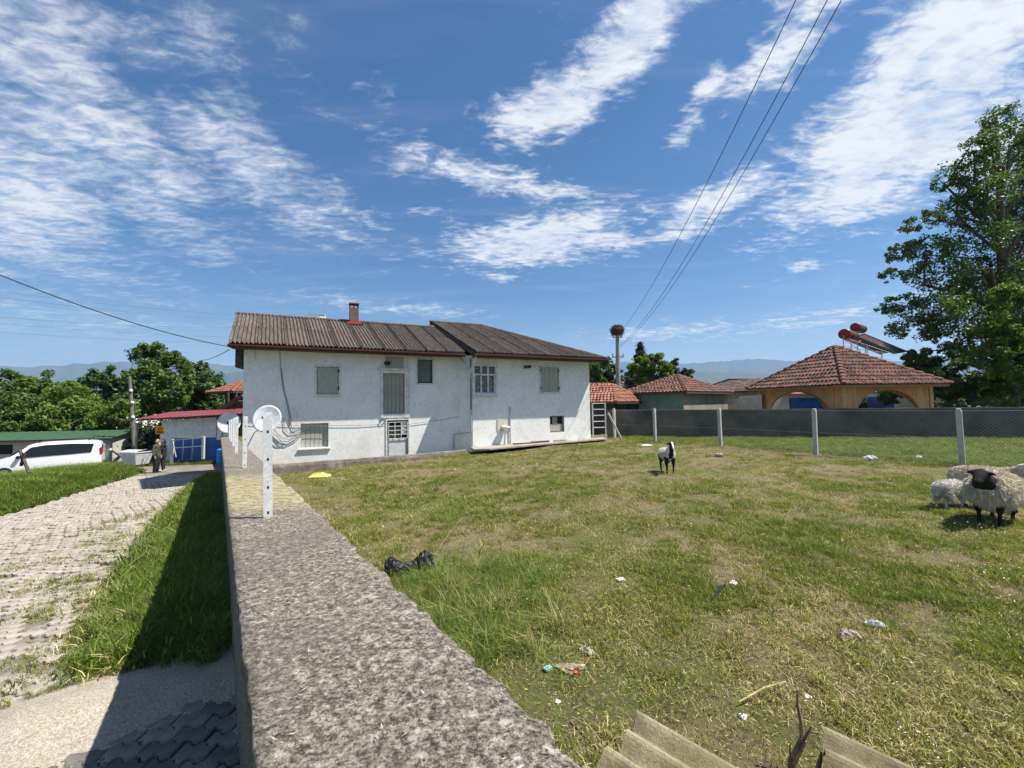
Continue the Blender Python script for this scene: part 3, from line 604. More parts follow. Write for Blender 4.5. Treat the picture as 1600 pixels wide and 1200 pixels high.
# small upstairs window
w = empty('window', parent=house); h = hWin; mb = MB(); frame(mb, h[0], h[1], h[2], h[3], -.002, .06, .03); mb.build('frame', M['white_trim'], w)
MB().box(h[0]+.0, h[1], .10, .11, h[2], h[3]).build('pane', M['glass'], w)
G = [[(h[0]+.02+(h[1]-h[0]-.1)*i/30, .085+.012*sin(i*1.3), z) for z in (h[2]+.05, h[3]-.03)] for i in range(31)]; MB().grid(G).build('curtain', M['curtain'], w)
# six-light window
w = empty('window', parent=house); h = hR1; y = -PR; mb = MB(); frame(mb, h[0], h[1], h[2], h[3], y-.002, .10, .035); mb.build('frame', M['white_trim'], w)
mb = MB(); wd = h[1]-h[0]; zt = h[3]-(h[3]-h[2])*.30; t = .035
for k in range(1, 3): xx = h[0]+wd*k/3; mb.box(xx-t, xx+t, y+.02, y+.07, h[2], zt-t); mb.box(xx-t, xx+t, y+.02, y+.07, zt+t, h[3])
mb.box(h[0], h[1], y+.02, y+.07, zt-t, zt+t); mb.box(h[0], h[0]+.05, y+.018, y+.068, h[2], zt-t); mb.box(h[1]-.05, h[1], y+.018, y+.068, h[2], zt-t); mb.box(h[0]+.05, h[1]-.05, y+.016, y+.066, h[2], h[2]+.05); mb.build('sash', M['white_trim'], w)
for k in range(3):
    for (a, b) in ((h[2]+.05, zt-t), (zt+t, h[3])):
        MB().box(h[0]+wd*k/3+t, h[0]+wd*(k+1)/3-t, y+.085, y+.092, a, b).build('pane', M['glass'], w)
M['lace'] = mat('lace', [(.45, (.03, .03, .035)), (.55, (.30, .30, .29))], 26, 3, .7, spec=.3)
G = [[(h[0]+.02+(wd-.04)*i/30, y+.08+.004*sin(i*1.3), z) for z in (h[2]+.03, h[3]-.03)] for i in range(31)]; MB().grid(G).build('curtain', M['lace'], w)
MB().box(h[0]-.13, h[1]+.13, y-.08, y-.04, h[2]-.13, h[2]-.09).build('sill', M['white_trim'], w)
# low right cellar window
w = empty('window', parent=house); h = hR3; mb = MB(); frame(mb, h[0]+.03, h[1]-.03, h[2]+.03, h[3]-.03, y+.08, .03, .05); mb.build('frame', M['oldwood'], w)
MB().box(h[0]+.06, h[1]-.06, y+.10, y+.13, h[2]+.06, h[2]+(h[3]-h[2])*.5).build('board', M['shutter'], w); MB().box(h[0]+.03, h[1]-.03, y+.135, y+.15, h[2]+.03, h[3]-.03).build('pane', M['dark'], w)
MB().box(h[0]+.2, h[1]-.35, y+.09, y+.12, h[2]+(h[3]-h[2])*.5, h[3]-.06).build('post', M['oldwood'], w)
# tall boarded upper door with its casing
d = empty('door', parent=house); h = hDoorUp; dz0 = fac(600, 646)[1]
boards(d, h[0]+.02, h[1]-.03, dz0, h[3]-.02, .03, 5, M['oldwood'], .035)
mb = MB(); zt = fac(600, 577)[1]; zb = fac(600, 655)[1]
mb.box(h[0]-.10, h[0]-.005, -.05, -.003, zb+.05, zt); mb.box(h[1]+.005, h[1]+.20, -.05, -.003, zb+.05, zt); mb.box(h[0]-.0, h[1]+.0, -.04, -.003, zb+.05, dz0-.02); mb.box(h[0], h[1], -.04, -.003, h[3], zt); mb.build('frame', M['white_trim'], d)
MB().box(h[0]-.2, h[1]+.28, -.13, -.052, zt-.03, zt+.05, bev=.01).build('lintel', M['white_trim'], d)
r = rect((602, 557), (629, 575)); MB().box(r[0], r[1], -.02, -.003, r[2], r[3]).build('panel', M['shutter'], d, label='grey board panel above the tall door')
mb = MB(); mb.box(r[1]+.02, r[1]+.08, -.03, -.003, r[2], r[3]); mb.box(r[1]+.2, r[1]+.26, -.03, -.003, r[2], r[3]); mb.build('frame', M['white_trim'], d)
# lower door with barred upper light
d = empty('door', parent=house); h = (hDoor[0], hDoor[1], -2.45, hDoor[3]); zs = fac(620, 685)[1]
mb = MB(); frame(mb, h[0], h[1], h[2], h[3], -.002, .06, .03); mb.build('frame', M['white_trim'], d)
MB().box(h[0]+.08, h[1]-.08, .04, .08, h[2], zs-.02, bev=.006).build('panel', M['dish'], d)
mb = MB(); mb.box(h[0]+.12, h[1]-.12, .03, .039, -2.12, -2.05); mb.box((h[0]+h[1])/2-.03, (h[0]+h[1])/2+.03, .03, .039, -2.4, -2.12); mb.build('rail', mat('pale_blue_rail', (.42, .52, .58), rough=.6), d)
mb = MB(); x0, x1 = h[0]+.06, h[1]-.04; z1 = h[3]-.08
for k in range(4): xx = x0+(x1-x0)*k/3; mb.box(xx-.012, xx+.012, -.015, .005, zs, z1)
for k in range(5): zz = zs+(z1-zs)*k/4; mb.box(x0, x1, -.012, .012, zz-.014, zz+.014)
mb.build('grille', M['steelwhite'], d)
MB().box(h[0], h[1], .13, .14, zs-.02, h[3]).build('pane', M['dark'], d)
mb = MB(); mb.box(x0+(x1-x0)*.67, x1-.03, .05, .06, zs+(z1-zs)*.25, zs+(z1-zs)*.95); mb.build('pane', M['dish'], d, label='white panel behind the bars')
mb = MB(); mb.box(x0+.05, x0+(x1-x0)*.6, .09, .10, zs+.03, zs+(z1-zs)*.8); mb.build('curtain', mat('brown_rag', [(.4, (.05, .04, .03)), (.6, (.18, .15, .11))], 12, 4), d)
# wall lamp over the door, vents, pipes
x, z = fac(604, 568); l = MB(); l.box(x-.1, x+.02, -.16, -.02, z-.06, z+.06, bev=.02); l.tube([(x+.06, -.02, z), (x+.06, -.2, z), (x+.06, -.21, z-.01)], [.09, .08, .02], 12); l.build('wall_lamp', M['cable'], house)
x, z = fac(823, 574, .6); l = MB(); l.tube([(x-.10, -PR, z), (x-.12, -PR-.22, z+.0), (x-.12, -PR-.24, z)], [.06, .075, .05], 10); l.tube([(x+.05, -PR, z+.02), (x+.10, -PR-.2, z+.03), (x+.10, -PR-.22, z+.03)], [.06, .07, .05], 10); l.box(x-.15, x+.15, -PR-.10, -PR-.002, z-.03, z+.05); l.build('floodlight', M['tankdark'], house)
x, z = fac(735, 580, .62); x2, z2 = fac(736, 697, .62)
mb = MB(); mb.tube([(x, -PR-.05, z+.55), (x, -PR-.05, -.25)], .035, 8); mb.build('down_pipe', M['greycable'], house)
mb = MB(); mb.tube([(x, -PR-.05, -.27), (x, -PR-.05, -1.2), (x-.03, -PR-.05, -1.22), (UJ-.2, -.07, -1.32), (UJ-.22, -.07, -2.1)], .03, 8); mb.build('waste_pipe', M['galv'], house)
mb = MB(); a = fac(718, 560); b = fac(733, 580, .7); c = fac(746, 556, 1.0)
mb.bar((a[0]-.05, -.2, a[1]), (b[0], -.68, b[1]-.05), .07, .07); mb.bar((c[0]-.1, -1.1, c[1]-.05), (b[0]+.06, -.69, b[1]-.05), .07, .07); mb.bar((b[0]+.03, -.66, b[1]-.02), (b[0]+.03, -.66, b[1]-.35), .06); mb.build('eave_brace', M['white_trim'], house)
MB().box(.6, hLup[0]-.2, -.006, .0, .13, .155).build('plaster_seam', M['plaster'], house)
MB().box(hLup[1]+.2, hDoorUp[0]-.15, -.006, .0, .10, .125).build('plaster_seam', M['plaster'], house)
# cables on the facade
def fcable(pts, off=.03, r=.009, m='greycable', name='cable'):
    q = []
    for px, py in pts: x, z = fac(px, py, off); q.append((x, -off, z))
    mb = MB(); mb.tube(q, r, 5); return mb.build(name, M[m], house)
fcable([(437, 545), (438, 570), (441, 600), (447, 625), (452, 650), (455, 664), (457, 672), (470, 668), (478, 664)])
fcable([(439, 575), (444, 610), (452, 640), (456, 660)]); fcable([(443, 652), (444, 670), (452, 678), (468, 675), (477, 667)]); fcable([(450, 655), (457, 670), (462, 673)])
fcable([(386, 662), (470, 665), (560, 665), (605, 662)], r=.007); fcable([(638, 663), (690, 656), (733, 647)], r=.007)
fcable([(428, 672), (440, 684), (452, 687), (465, 680), (480, 665)], off=.06, r=.012); fcable([(425, 682), (436, 690), (450, 690), (466, 682), (480, 667)], off=.07, r=.012); fcable([(424, 676), (432, 680), (440, 690), (447, 689)], off=.06, r=.012)
fcable([(598, 640), (598, 655), (592, 660), (596, 664), (603, 656)], r=.012)
fcable([(461, 634), (465, 652)], off=.04, r=.008, m='white_trim'); fcable([(399, 560), (399, 545)], r=.006)
# plaster sink with tiled splash panel by the cellar window
x0, x1, z0, z1 = rect((777, 655), (796, 673), .62)
sk = empty('outdoor_sink', parent=house)
MB().box(x0, x1, -PR-.03, -PR-.003, z0, z1).build('splash_panel', M['cream'], sk)
mb = MB(); xa, za = fac(790, 668, .8)
prof = [(.02, -.10), (.10, -.09), (.18, -.02), (.20, .04), (.185, .05), (.15, .0), (.02, -.03)]
mb.lathe(prof, 16, (xa, -PR-.22, za)); mb.build('basin', M['porcelain'], sk, smooth=True)
mb = MB(); mb.lathe([(.09, -1.95-za+.0), (.07, -.9+.2), (.06, -.12), (.09, -.06)], 12, (xa-.02, -PR-.2, za)); mb.build('pedestal', M['porcelain'], sk, smooth=True)
mb = MB(); xp, _ = fac(797, 660, .65); mb.tube([(xp, -PR-.05, -.15), (xp, -PR-.05, -1.9)], .03, 8); mb.tube([(xa-.05, -PR-.03, za+.18), (xa-.05, -PR-.14, za+.2), (xa-.05, -PR-.15, za+.14)], .015, 6); mb.build('pipe', M['galv'], sk)
# chimney
xc, zc = fac(553, 503, -2.6); ch = MB().box(xc-.19, xc+.19, 2.4, 2.8, 3.55, 4.50, bev=.01)
cho = ch.build('chimney', M['brick'], house)
MB().box(xc-.19, xc-.14, 2.4, 2.8, 4.503, 4.66).box(xc+.14, xc+.19, 2.4, 2.8, 4.503, 4.66).box(xc-.025, xc+.025, 2.4, 2.8, 4.503, 4.66).box(xc-.22, xc+.22, 2.37, 2.83, 4.663, 4.72, bev=.01).build('chimney_cap', M['brick'], cho)
MB().box(xc-.34, xc+.30, 2.2, 2.397, 3.70, 3.77).box(xc-.32, xc+.38, 2.2, 2.9, 3.773, 3.80).build('flashing', M['red'], cho)
# small roof aerial behind the ridge
mb = MB(); xq, zq = fac(495, 494, -3.2)
mb.tube([(xq, 3.0, 3.7), (xq, 3.0, 4.22)], .02, 6); mb.bar((xq-.35, 3., 4.2), (xq+.35, 3.02, 4.16), .05); mb.prism([(xq+.1, 2.95, 4.05), (xq+.38, 2.95, 4.02), (xq+.36, 3.1, 4.2), (xq+.08, 3.1, 4.22)], (0, .03, 0)); mb.tube([(xq-.3, 3, 3.9), (xq-.3, 3, 4.2)], .015, 6)
mb.build('roof_aerial', M['galv'], label='small metal aerial frame just behind the house ridge', cat='aerial').matrix_world = house.matrix_basis

def hl(x, y, z): q = A0+HD*x-HN*y; return (q[0], q[1], z)   # house local -> world
# low concrete kerb wall at the yard edge in front of the house
kx = [(fac(428, 726, 1.)[0], -2.0), (3.5, -1.99), (6.24, -1.97), (8.1, -1.93)]
mb = MB(); G = []
for x in np.linspace(kx[0][0]-1.1, 8.1, 60):
    zt = np.interp(x, [p[0] for p in kx], [p[1] for p in kx])+.015*(random.random()-.5); j = .03*(random.random()-.5)
    G.append([hl(x, -1.08+j, -2.9), hl(x, -1.06+j, zt-.12+.02*random.random()), hl(x, -1.04, zt-.01), hl(x, -1.02, zt), hl(x, -.88, zt), hl(x, -.86, zt-.02), hl(x, -.84, -2.9)])
mb.grid(G); mb.poly(G[-1]); mb.poly(G[0][::-1]); mb.build('kerb_wall', M['concrete_kerb'], label='low brown concrete kerb wall at the foot of the farmhouse', cat='kerb wall')
# concrete apron in front of the right wing
mb = MB(); xa = fac(740, 703, 1.5)[0]
mb.prism([hl(xa, -1.5, -1.93), hl(xa+.6, -1.75, -1.92), hl(11, -1.5, -1.90), hl(15.4, -1.2, -1.86), hl(15.6, -.55, -1.86), hl(xa+.2, -.605, -1.92)], (0, 0, .06)); mb.build('apron_slab', M['slab'], label='thin pale concrete apron in front of the right wing wall', cat='slab')
for k, (px, w, hgt, mm) in enumerate([(822, 1.2, .05, 'redtrim'), (846, .9, .06, 'redtrim'), (878, .7, .04, 'oldwood')]):
    x = fac(px, 690, 1.)[0]; mb = MB(); mb.box(-w/2, w/2, -.08, .08, 0, hgt, bev=.01)
    o = mb.build('plank', M[mm], label=['long dark red plank on the apron beside the sink', 'shorter dark red plank lying between the sink and the cellar window', 'grey broken plank lying under the cellar window'][k], cat='plank'); o.location = hl(x, -.95+.05*k, -1.86+.02*k+.022); o.rotation_euler = (0, 0, HB+.06*(k-1))

# ------------------------------------------------------------------ garden wall with steel posts
def wz(y): return -.56-.033*y
WEND = 15.2
gw = empty('garden_wall', (0, 0, 0), label='thick low concrete wall with lichen speckled top running to the farmhouse', cat='wall')
def build_wall():
    ysw = np.concatenate([np.arange(-1.2, .5, .05), np.arange(.5, 3.5, .018), np.arange(3.5, 7, .045), np.arange(7, WEND, .15)]); rows = []
    prof = [(-1, -2.6), (-1, -1.2), (-1, -.5), (-1, -.16), (-1, -.09), (-1, -.045), (-1, -.015)]+[(u, 0) for u in np.linspace(-.985, .985, 22)]+[(1, -.015), (1, -.05), (1, -.12), (1, -.4), (1, -1.0), (1, -2.2)]
    xc = -.715; hw = .272
    V = np.zeros((len(ysw), len(prof), 3))
    for i, y in enumerate(ysw):
        for j, (u, dz) in enumerate(prof): V[i, j] = (-.715*y+.345+u*hw, y, wz(y)+dz)
    X, Y, Z = V[..., 0].copy(), V[..., 1].copy(), V[..., 2].copy(); U = np.array([p[0] for p in prof])[None, :]; D = np.array([p[1] for p in prof])[None, :]
    edge = np.clip(1-(1-np.abs(U))/.12, 0, 1)*(np.abs(D) < .2)
    s = Y*1.23
    chip = np.maximum(0, fbm(s, U*3, 5.5, 1)-.50)*.05+np.maximum(0, vn(s, U*2, 24, 4)-.5)*.03+(fbm(s, s*0, 30, 6)-.5)*.012
    chip = np.where(U < 0, chip*.55-.006, chip); V[..., 0] -= np.sign(U)*edge*chip; V[..., 2] -= edge*chip*.9*(D > -.05)
    top = (np.abs(D) < .02)
    V[..., 2] += top*((fbm(X, Y, 30, 2)-.5)*.007+(fbm(X, Y, 6, 3)-.5)*.010)
    V[..., 0] += ((U < 0) & (D < -.07))*.085*np.minimum(1, (-D-.04)*12); side = D < -.08; V[..., 0] += side*np.sign(U)*((fbm(s, Z, 5, 4)-.5)*.02-.004)
    n, m = U.shape[1], len(ysw); V = V.reshape(-1, 3); i, j = np.meshgrid(np.arange(m-1), np.arange(n-1), indexing='ij'); a = i*n+j
    F = np.stack([a, a+1, a+n+1, a+n], -1).reshape(-1, 4); me = np_mesh('wall_body', V, F, [M['walltop']], smooth=True)
    obj('wall_body', me, gw)
    MB().poly([tuple(V[(m-1)*n+k]) for k in range(n)]).build('wall_end', M['walltop'], gw)
build_wall()
posts = [((417, 810), 643, .0), ((381, 731), 650, .02), ((368.5, 709), 651, 0), ((364.5, 697), 653, 0), ((361, 690), 655, 0), ((358.5, 686), 656, 0)]
def wallhit(px, py): r = ray(px, py); t = -.56/(r[2]+.033*r[1]); return r*t
for k, (b, ty, ln) in enumerate(posts):
    q = wallhit(*b); h = (b[1]-ty)/FPX*np.dot(q, FW)*1.0; t = .0058; s = .046
    mb = MB(); prof = [(0, 0), (s, 0), (s, t), (t, t), (t, s), (0, s)]
    if k == 0: s = .048
    mb.prism([(x, y, 0) for x, y in prof], (0, 0, h)); o = mb.build('fence_post', M['steelwhite'], gw, loc=(q[0]-.02, q[1], q[2]-.006)); o.rotation_euler = (.0, radians(-.9 if k == 0 else (.4 if k == 1 else 0)), radians(32+3*k))
    if k < 3:
        hb = MB()
        for zz in (.035, .18, .34, .5): hb.box(s*.5-.005, s*.5+.005, -.0012, -.0002, zz-.007, zz+.007)
        hb.build('bolt_holes', M['black'], o, kind='stuff')
        gm = MB(); gm.lathe([(.055, -.004), (.05, .004), (.036, .010), (.02, .012)], 10, (s*.5, s*.4, 0)); gm.build('mortar_collar', M['walltop'], o)

# ------------------------------------------------------------------ satellite dishes
def dish(name, c, R, facing, label, arm_to, grp='satellite dishes by the end of the garden wall'):
    root = empty(name, c, 0, label, 'satellite dish', grp)
    f = Vector(facing).normalized(); q = f.to_track_quat('Z', 'Y'); mb = MB(); n = 36; rings = 8; vs = []; fs = []
    for i in range(rings+1):
        r = R*i/rings; 
        for k in range(n): vs.append(q@Vector((r*cos(2*pi*k/n), r*1.07*sin(2*pi*k/n), .16*R*(i/rings)**2)))
    for i in range(rings):
        for k in range(n): fs.append((i*n+k, i*n+(k+1) % n, (i+1)*n+(k+1) % n, (i+1)*n+k))
    b = len(vs); vs2 = [v-f*.012 for v in vs]; fs2 = [tuple(b+i for i in t[::-1]) for t in fs]
    rim = [((rings)*n+k, rings*n+(k+1) % n, b+rings*n+(k+1) % n, b+rings*n+k) for k in range(n)]
    mb.add(vs+vs2, fs+fs2+rim); mb.build('reflector', M['dish'], root, smooth=True)
    mb = MB(); lnb = q@Vector((0, -.15*R, 1.0*R)); low = q@Vector((0, -R*1.0, .14*R)); mb.tube([low, lnb], .012, 6); mb.tube([q@Vector((R*.7, 0, .1*R)), lnb], .006, 5); mb.tube([q@Vector((-R*.7, 0, .1*R)), lnb], .006, 5); mb.build('feed_arm', M['galv'], root)
    mb = MB(); mb.tube([lnb, lnb-f*.10], [.03, .025], 8); mb.box(lnb[0]-.03, lnb[0]+.03, lnb[1]-.03, lnb[1]+.03, lnb[2]-.04, lnb[2]+.04); mb.build('receiver', M['plasticblack'], root)
    mb = MB(); a = -f*.05; mb.tube([(0, 0, 0), tuple(a-f*.08), tuple(Vector(arm_to)-Vector(c))], .02, 8); mb.build('bracket', M['galv'], root)
c1 = P(418, 655, 14.1); tgt = hl(*[fac(437, 690)[0], 0, fac(437, 690)[1]])
dish('satellite_dish', tuple(c1), .45, (.25, -1, .32), 'grey satellite dish partly behind the nearest white post', hl(.35, 0, -.95))
c2 = P(358, 661, 14.6)
dish('satellite_dish', tuple(c2), .35, (.55, -1, .25), 'white satellite dish above the far end of the concrete wall', (c2[0]+.05, c2[1]+.1, wz(14.7)), )

# ------------------------------------------------------------------ mesh fence on the right
fp = [(11.46, 10.54), (9.61, 13.09), (8.27, 16.4), (6.69, 19.34)]; fp = [(15.0, 5.6), (13.3, 8.0)]+fp+[(5.35, 21.6)]
fence = empty('mesh_fence', (0, 0, 0), label='chain link fence on square white concrete posts across the yard', cat='fence')
def ftop(x, y): return -.29-.004*y if y > 9 else -.28
for k, (x, y) in enumerate(fp):
    z = gz(x, y); h = ftop(x, y)-z+.02; mb = MB(); mb.box(-.055, .055, -.055, .055, -.3, h-.02, bev=.012); mb.box(-.045, .045, -.045, .045, h-.018, h+.02, bev=.02)
    o = mb.build('post', M['postconc'], fence, loc=(x, y, z)); o.rotation_euler = (radians(random.uniform(-.6, .6)), radians(random.uniform(-.8, .4)), radians(-52))
mb = MB()
for k in range(1, len(fp)-2):    # woven diagonal wires, panel by panel
    a = np.array(fp[k]); b = np.array(fp[k+1]); L = np.linalg.norm(b-a); zb0 = gz(*a)+.02; zb1 = gz(*b)+.02; H = 1.42; st = .085
    def at(s, h): f = s/L; q = a+(b-a)*f; zb = zb0+(zb1-zb0)*f; zt = ftop(*q)-.02; return (q[0], q[1]-.07, zb+(zt-zb)*h/H)
    n = int((L+H)/st)
    for dr in (0, 1):
        for i in range(n):
            s0 = i*st-H; h0 = 0.; s1 = s0+H; h1 = H
            if s0 < 0: h0 = -s0; s0 = 0
            if s1 > L: h1 = H-(s1-L); s1 = L
            if h1 <= h0: continue
            p, q = ((s0, h0), (s1, h1)) if dr == 0 else ((L-s0, h0), (L-s1, h1))
            mb.tube([at(*p), at(*q)], .0027, 3, cap=False)
mb.build('wire_mesh', M['wire'], fence)
mb = MB()
for h in (0., .7, 1.42):
    pts = []
    for k in range(0, len(fp)):
        x, y = fp[k]; zb = gz(x, y)+.02; zt = ftop(x, y)-.02; pts.append((x, y-.075, zb+(zt-zb)*h/1.42))
    mb.tube(pts, .0045, 4)
mb.build('line_wire', M['wire'], fence)
mb = MB(); q = hit(971, 686); p = P(950, 645, 21.4); mb.bar((p[0], p[1], p[2]), (q[0], q[1]-.0, q[2]), .08, .08); mb.build('brace', M['postconc'], fence)
# gate panel by the house corner
g0 = P(927, 686, 20.9); g1 = P(947, 687, 21.1); zt = P(927, 629, 20.9)[2]; zt1 = P(947, 631, 21.1)[2]
gate = empty('ladder_gate', (g0[0], g0[1], g0[2]), 0, 'white ladder-like metal gate standing against the house corner', 'gate'); v = g1-g0; v[2] = 0
for f in (0, 1): MB().box(v[0]*f-.03, v[0]*f+.03, v[1]*f-.03, v[1]*f+.03, -.05, zt-g0[2]).build('upright', M['steelwhite'], gate)
for h in (0.0, .2, .4, .6, .8): z = (zt-g0[2]-.04)*(1-h*.85); MB().bar((.03, .0, z), (v[0]-.03, v[1], z), .035, .045).build('rung', M['steelwhite'], gate)
# grey boundary wall
ga = P(948, 640, 22.6); gb = P(1600, 637, 17.4); gc = gb+(gb-ga)*.8; ga[2] = gb[2] = -.46; gc[2] = -.46
bw = MB(); dv = (gb-ga)/np.linalg.norm(gb-ga); nv = np.array([-dv[1], dv[0], 0.]); L = np.linalg.norm(gc-ga); G = []
for s in np.linspace(0, L, 80):
    q = ga+dv*s; w0 = (random.random()-.5)*.012; G.append([tuple(q+np.array([0, 0, -1.9])), tuple(q+np.array([0, 0, -.05])), tuple(q+nv*.01+np.array([0, 0, w0])), tuple(q+nv*.2+np.array([0, 0, w0])), tuple(q+nv*.21+np.array([0, 0, -1.9]))])
bw.grid(G); bw.poly(G[0][::-1]); bw.poly(G[-1]); bwo = bw.build('boundary_wall', M['greywall'], label='long dark grey rendered wall behind the mesh fence', cat='wall')

# ------------------------------------------------------------------ tiled roofs
def tile_face(mb, E0, E1, R0, R1, tw=.22, tl=.34, amp=.05):
    E0, E1, R0, R1 = [np.array(v, float) for v in (E0, E1, R0, R1)]; u = E1-E0; L = np.linalg.norm(u); u /= L; mid = (R0+R1)/2-(E0+E1)/2; sl = mid-u*(mid@u); SL = np.linalg.norm(sl); sl /= SL; nn = np.cross(u, sl)
    if nn[2] < 0: nn = -nn
    rows = max(1, int(round(SL/tl))); tl = SL/rows; ra = (R0-E0)@u; rb = (R1-E0)@u
    for r in range(rows):
        f = (r+.5)/rows; x0 = ra*f; x1 = L+(rb-L)*f; n = int((x1-x0)/tw)
        if n < 1: continue
        o = x0+((x1-x0)-n*tw)/2
        for k in range(n):
            a = o+k*tw; b = r*tl; jz = random.uniform(0, .012); ja = random.uniform(-.008, .008); P0 = []; P1 = []
            for i in range(6):
                t = i/5; h = amp*sin(pi*min(1, t/.72)) if t < .72 else -.2*amp*sin(pi*(t-.72)/.28)
                P0.append(E0+u*(a+t*tw+ja)+sl*(b-.03)+nn*(h+.045+jz)); P1.append(E0+u*(a+t*tw+ja)+sl*(b+tl)+nn*(h*.9+.0))
            base = len(mb.v); mb.v += [tuple(p) for p in P0+P1]+[tuple(p-nn*.045) for p in P0]
            for i in range(5): mb.f += [(base+i, base+i+1, base+7+i, base+6+i), (base+12+i, base+13+i, base+i+1, base+i)]; mb.m += [0, 0]
def ridge_tiles(parent, a, b, m, step=.36, r=.125, knob=True):
    a = np.array(a, float); b = np.array(b, float); d = b-a; L = np.linalg.norm(d); d /= L; n = max(1, int(L/step)); step = L/n
    mb = MB(); G = []
    side = np.cross(d, [0, 0, 1.]); side /= np.linalg.norm(side); up = np.cross(side, d)
    for s, rr in ((0, r*1.12), (.05, r*1.18), (step*1.05, r*.9)):
        G.append([d*s+side*rr*cos(t)+up*(rr*sin(t)*.9+(.03 if s < .1 else .0)) for t in np.linspace(0, pi, 8)])
    mb.grid(G); mb.poly([tuple(p) for p in G[0]][::-1]); me = mb.mesh('ridge_tile', m, True)
    for k in range(n): obj('ridge_tile', me, parent, loc=tuple(a+d*step*k+np.array([0, 0, -.035+random.uniform(-.008, .008)])))
def hip_roof(parent, corners, z, apexL, apexR, m, tw=.22, tl=.34, ridges=True, name='roof_tiles'):
    # corners: near-left, near-right, far-right, far-left (xy); apexL/R xyz
    c = [np.array([x, y, z]) for x, y in corners]; aL = np.array(apexL, float); aR = np.array(apexR, float); tot = 0
    for (e0, e1, r0, r1) in ((c[0], c[1], aL, aR), (c[1], c[2], aR, aR), (c[2], c[3], aR, aL), (c[3], c[0], aL, aL)):
        mb = MB(); tile_face(mb, e0, e1, r0, r1, tw, tl); o = mb.build(name, m, parent, kind='stuff')
    mb = MB(); cc = [tuple(p-np.array([0, 0, .02])) for p in c]; l = tuple(aL-[0, 0, .02]); rr = tuple(aR-[0, 0, .02])
    mb.poly([cc[0], cc[1], rr, l]); mb.poly([cc[1], cc[2], rr]); mb.poly([cc[2], cc[3], l, rr]); mb.poly([cc[3], cc[0], l]); dk = mb.build('roof_deck', M['darkwood'], parent)
    if ridges:
        for k, a in ((0, aL), (3, aL), (1, aR), (2, aR)): ridge_tiles(parent, c[k], a, m)
        if np.linalg.norm(aR-aL) > .3: ridge_tiles(parent, aL, aR, m)
# timber gazebo
gN = np.array([16.9, 21.0]); th = radians(76); dl = np.array([-cos(th), sin(th)]); drr = np.array([sin(th), cos(th)])
def solve_edge(d, px, H=40):
    lo, hi = 0, 30
    for _ in range(50):
        m_ = (lo+hi)/2; q = gN+d*m_; w = np.array([q[0], q[1], 1.0]); sx = 800+FPX*(w@RT)/(w@FW)
        if (sx-px)*(1 if d[0] > 0 else -1) < 0: lo = m_
        else: hi = m_
    return lo
gN = P(1317, 600, 19.8)[:2]; 
best = None
for thd in range(20, 88, 2):
    th = radians(thd); dl = np.array([-cos(th), sin(th)]); drr = np.array([sin(th), cos(th)]); a = solve_edge(dl, 1187); b = solve_edge(drr, 1451)
    if best is None or abs(a-b) < best[0]: best = (abs(a-b), thd, a, b)
th = radians(best[1]); GA, GB_ = best[2], best[3]; GS = (GA+GB_)/2; dl = np.array([-cos(th), sin(th)]); drr = np.array([sin(th), cos(th)])
gzb = -1.95; gaz = empty('gazebo', (gN[0], gN[1], gzb), 0, 'pine board gazebo with arched openings and red tiled hip roof', 'gazebo')
EZ = P(1317, 602, 19.8)[2]+.05
def gp_(a, b): return (dl*a+drr*b)
def gaz_side(o2, d2, nrm):      # planks with an arch cut out, real thickness
    mb = MB(); trim = MB(); W_ = GS; n = int(W_/.11); zt = EZ-gzb; zc = 1.05; r = (W_-.62*2)/2; rise = zt-.22-zc
    def arch(x):
        u = (x-W_/2)/r; return None if abs(u) >= 1 else zc+rise*sqrt(1-u*u)
    for k in range(n):
        x0 = k*W_/n+.003; x1 = (k+1)*W_/n-.003; y = 0
        a0 = arch(x0); a1 = arch(x1); b0 = 0. if a0 is None else a0; b1 = 0. if a1 is None else a1
        if (a0 is None) != (a1 is None): b0 = b1 = zc if a0 or a1 else 0
        p = [o2+d2*x0, o2+d2*x1]; q = nrm*.035
        vs = [(*p[0], b0), (*p[1], b1), (*p[1], zt), (*p[0], zt)]; vs2 = [(v[0]-q[0], v[1]-q[1], v[2]) for v in vs]
        mb.add(vs+vs2, [(0, 1, 2, 3), (7, 6, 5, 4), (0, 4, 5, 1), (3, 2, 6, 7), (0, 3, 7, 4), (1, 5, 6, 2)])
    pts = []
    for t in np.linspace(0, pi, 25):
        x = W_/2-r*cos(t); z = zc+rise*sin(t); c = o2+d2*x+nrm*.012; pts.append((c[0], c[1], z-.02))
    c0 = o2+d2*(W_/2-r)+nrm*.012; c1 = o2+d2*(W_/2+r)+nrm*.012; pts = [(c0[0], c0[1], 0)]+pts+[(c1[0], c1[1], 0)]
    trim.tube(pts, .035, 4)
    mb.build('board_panel', M['pine'], gaz, kind='stuff', fixn=True); trim.build('arch_trim', M['pinepale'], gaz)
nl = -drr; nr = -dl
gaz_side(np.array([0., 0.]), dl, nl); gaz_side(np.array([0., 0.]), drr, nr); gaz_side(dl*GS, drr, dl); gaz_side(drr*GS, dl, drr)
for a, b in ((0, 0), (1, 0), (0, 1), (1, 1)):
    c = gp_(a*GS, b*GS); MB().box(c[0]-.07, c[0]+.07, c[1]-.07, c[1]+.07, 0, EZ-gzb, bev=.01).build('corner_post', M['pinepale'], gaz)
ov = .55; ez = EZ-gzb-.02
cs = [gp_(-ov, -ov), gp_(-ov, GS+ov), gp_(GS+ov, GS+ov), gp_(GS+ov, -ov)]; ctr = gp_(GS/2, GS/2)
apz = 0
